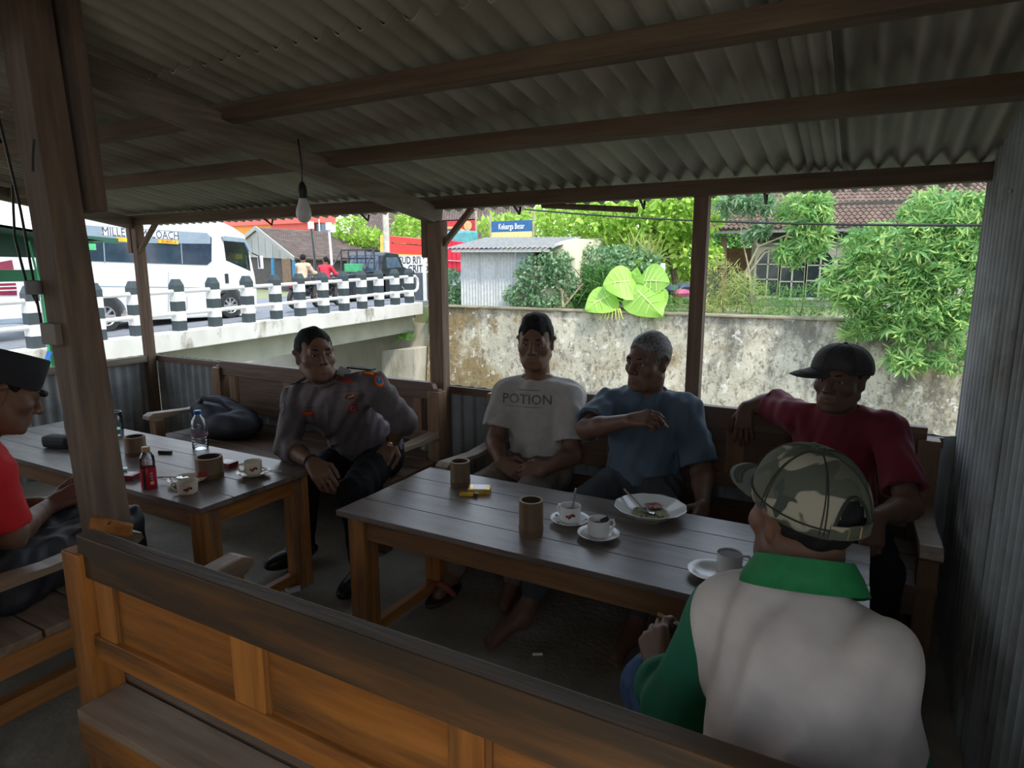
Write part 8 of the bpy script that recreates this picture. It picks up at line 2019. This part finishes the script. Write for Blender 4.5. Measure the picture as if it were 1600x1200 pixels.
b = MB(); b.lathe([(0.0346, TZ + 0.085), (0.035, TZ + 0.086), (0.035, TZ + 0.128), (0.0346, TZ + 0.129)], (w2x, w2y, 0), 24); b.f = [q for q in b.f if len(q) == 4]; b.build('label_band', mat('sky_blue_label', (0.15, 0.40, 0.70), rand=0), w2, smooth=True)
b = MB(); b.lathe([(0, TZ + 0.186), (0.016, TZ + 0.186), (0.016, TZ + 0.205), (0, TZ + 0.206)], (w2x, w2y, 0), 18); b.build('bottle_cap', mat('blue_cap', (0.03, 0.17, 0.55)), w2, smooth=True)
pc = thing('pouch', 'small black pouch lying on the left table behind the thick post', 'pouch', (-3.38, 1.60, TZ))
b = MB(); b.box((-3.38, 1.60, TZ + 0.03), (0.15, 0.07, 0.06), Matrix.Rotation(0.3, 3, 'Z')); b.build('pouch_body', M_black, pc, bevel=0.02)
b = MB(); b.tube([(-3.31, 1.60, TZ + 0.045), (-3.26, 1.61, TZ + 0.03), (-3.25, 1.60, TZ + 0.01)], 0.006, 6); b.build('pouch_strap', M_black, pc, smooth=True)
b = MB(); b.tube([(-2.86, 1.765, TZ + 0.006), (-2.80, 1.79, TZ + 0.006)], 0.007, 8); tag(b.build('lighter', M_pbl, None, smooth=True), 'black lighter lying behind the small bamboo ashtray', 'lighter')

# dark rucksack lying on the back bench
rk = thing('rucksack', 'dark rucksack slumped on the bench behind the left table', 'bag', (-3.42, 2.60, 0.36))
M_bag = mat('charcoal_nylon', (0.022, 0.024, 0.032), (0.035, 0.037, 0.045), rough=0.6, rand=0, bump=0.2)
pr = [ell((-3.48, 2.60, 0.455), (0.22, 0.15, 0.095), None, 0.05), ell((-3.56, 2.58, 0.53), (0.13, 0.12, 0.07), None, 0.06), ell((-3.33, 2.58, 0.44), (0.13, 0.13, 0.08), None, 0.06), ell((-3.46, 2.49, 0.45), (0.14, 0.07, 0.075), None, 0.03)]
link('bag_body', sdf_mesh('bag_body', pr, 0.009, disp=folds(17, 0.006, 24)), M_bag, rk)
b = MB(); b.tube([(-3.60, 2.50, 0.56), (-3.50, 2.47, 0.615), (-3.38, 2.50, 0.60), (-3.32, 2.52, 0.55)], [0.012, 0.016, 0.016, 0.012], 8); b.build('shoulder_strap', mat('padded_strap', (0.05, 0.05, 0.06), rand=0), rk, smooth=True)
b = MB(); b.box((-3.60, 2.47, 0.47), (0.03, 0.012, 0.025)); b.build('buckle', mat('grey_buckle', (0.25, 0.25, 0.26), rough=0.3, rand=0), rk, bevel=0.004)
# cigarette end on the floor
b = MB(); b.tube([(-0.9706,1.9210,0.0060), (-0.9378,1.9391,0.0060)], 0.005, 6); tag(b.build('cigarette_end', M_cig, None, smooth=True), 'white cigarette end on the floor under the middle table', 'litter')
# sandals under the middle table
for lab, x, y, rz in (('brown sandal on the floor under the left end of the middle table', -1.50, 2.12, 0.1),):
    sd_ = thing('sandal', lab, 'sandal', (x, y, 0))
    b = MB(); b.lathe([(0.0, 0), (0.045, 0), (0.047, 0.01), (0.045, 0.018), (0, 0.018)], (x, y, 0), 24, sy=2.6); b.build('sole', mat('dark_rubber_sole', (0.05, 0.035, 0.03), rand=0), sd_)
    b = MB(); b.tube([(x - 0.045, y + 0.01, 0.015), (x - 0.03, y - 0.02, 0.06), (x, y - 0.03, 0.075), (x + 0.03, y - 0.02, 0.06), (x + 0.045, y + 0.01, 0.015)], [0.012, 0.014, 0.014, 0.014, 0.012], 8); b.build('strap', mat('red_brown_strap', (0.30, 0.07, 0.05), rand=0), sd_, smooth=True)
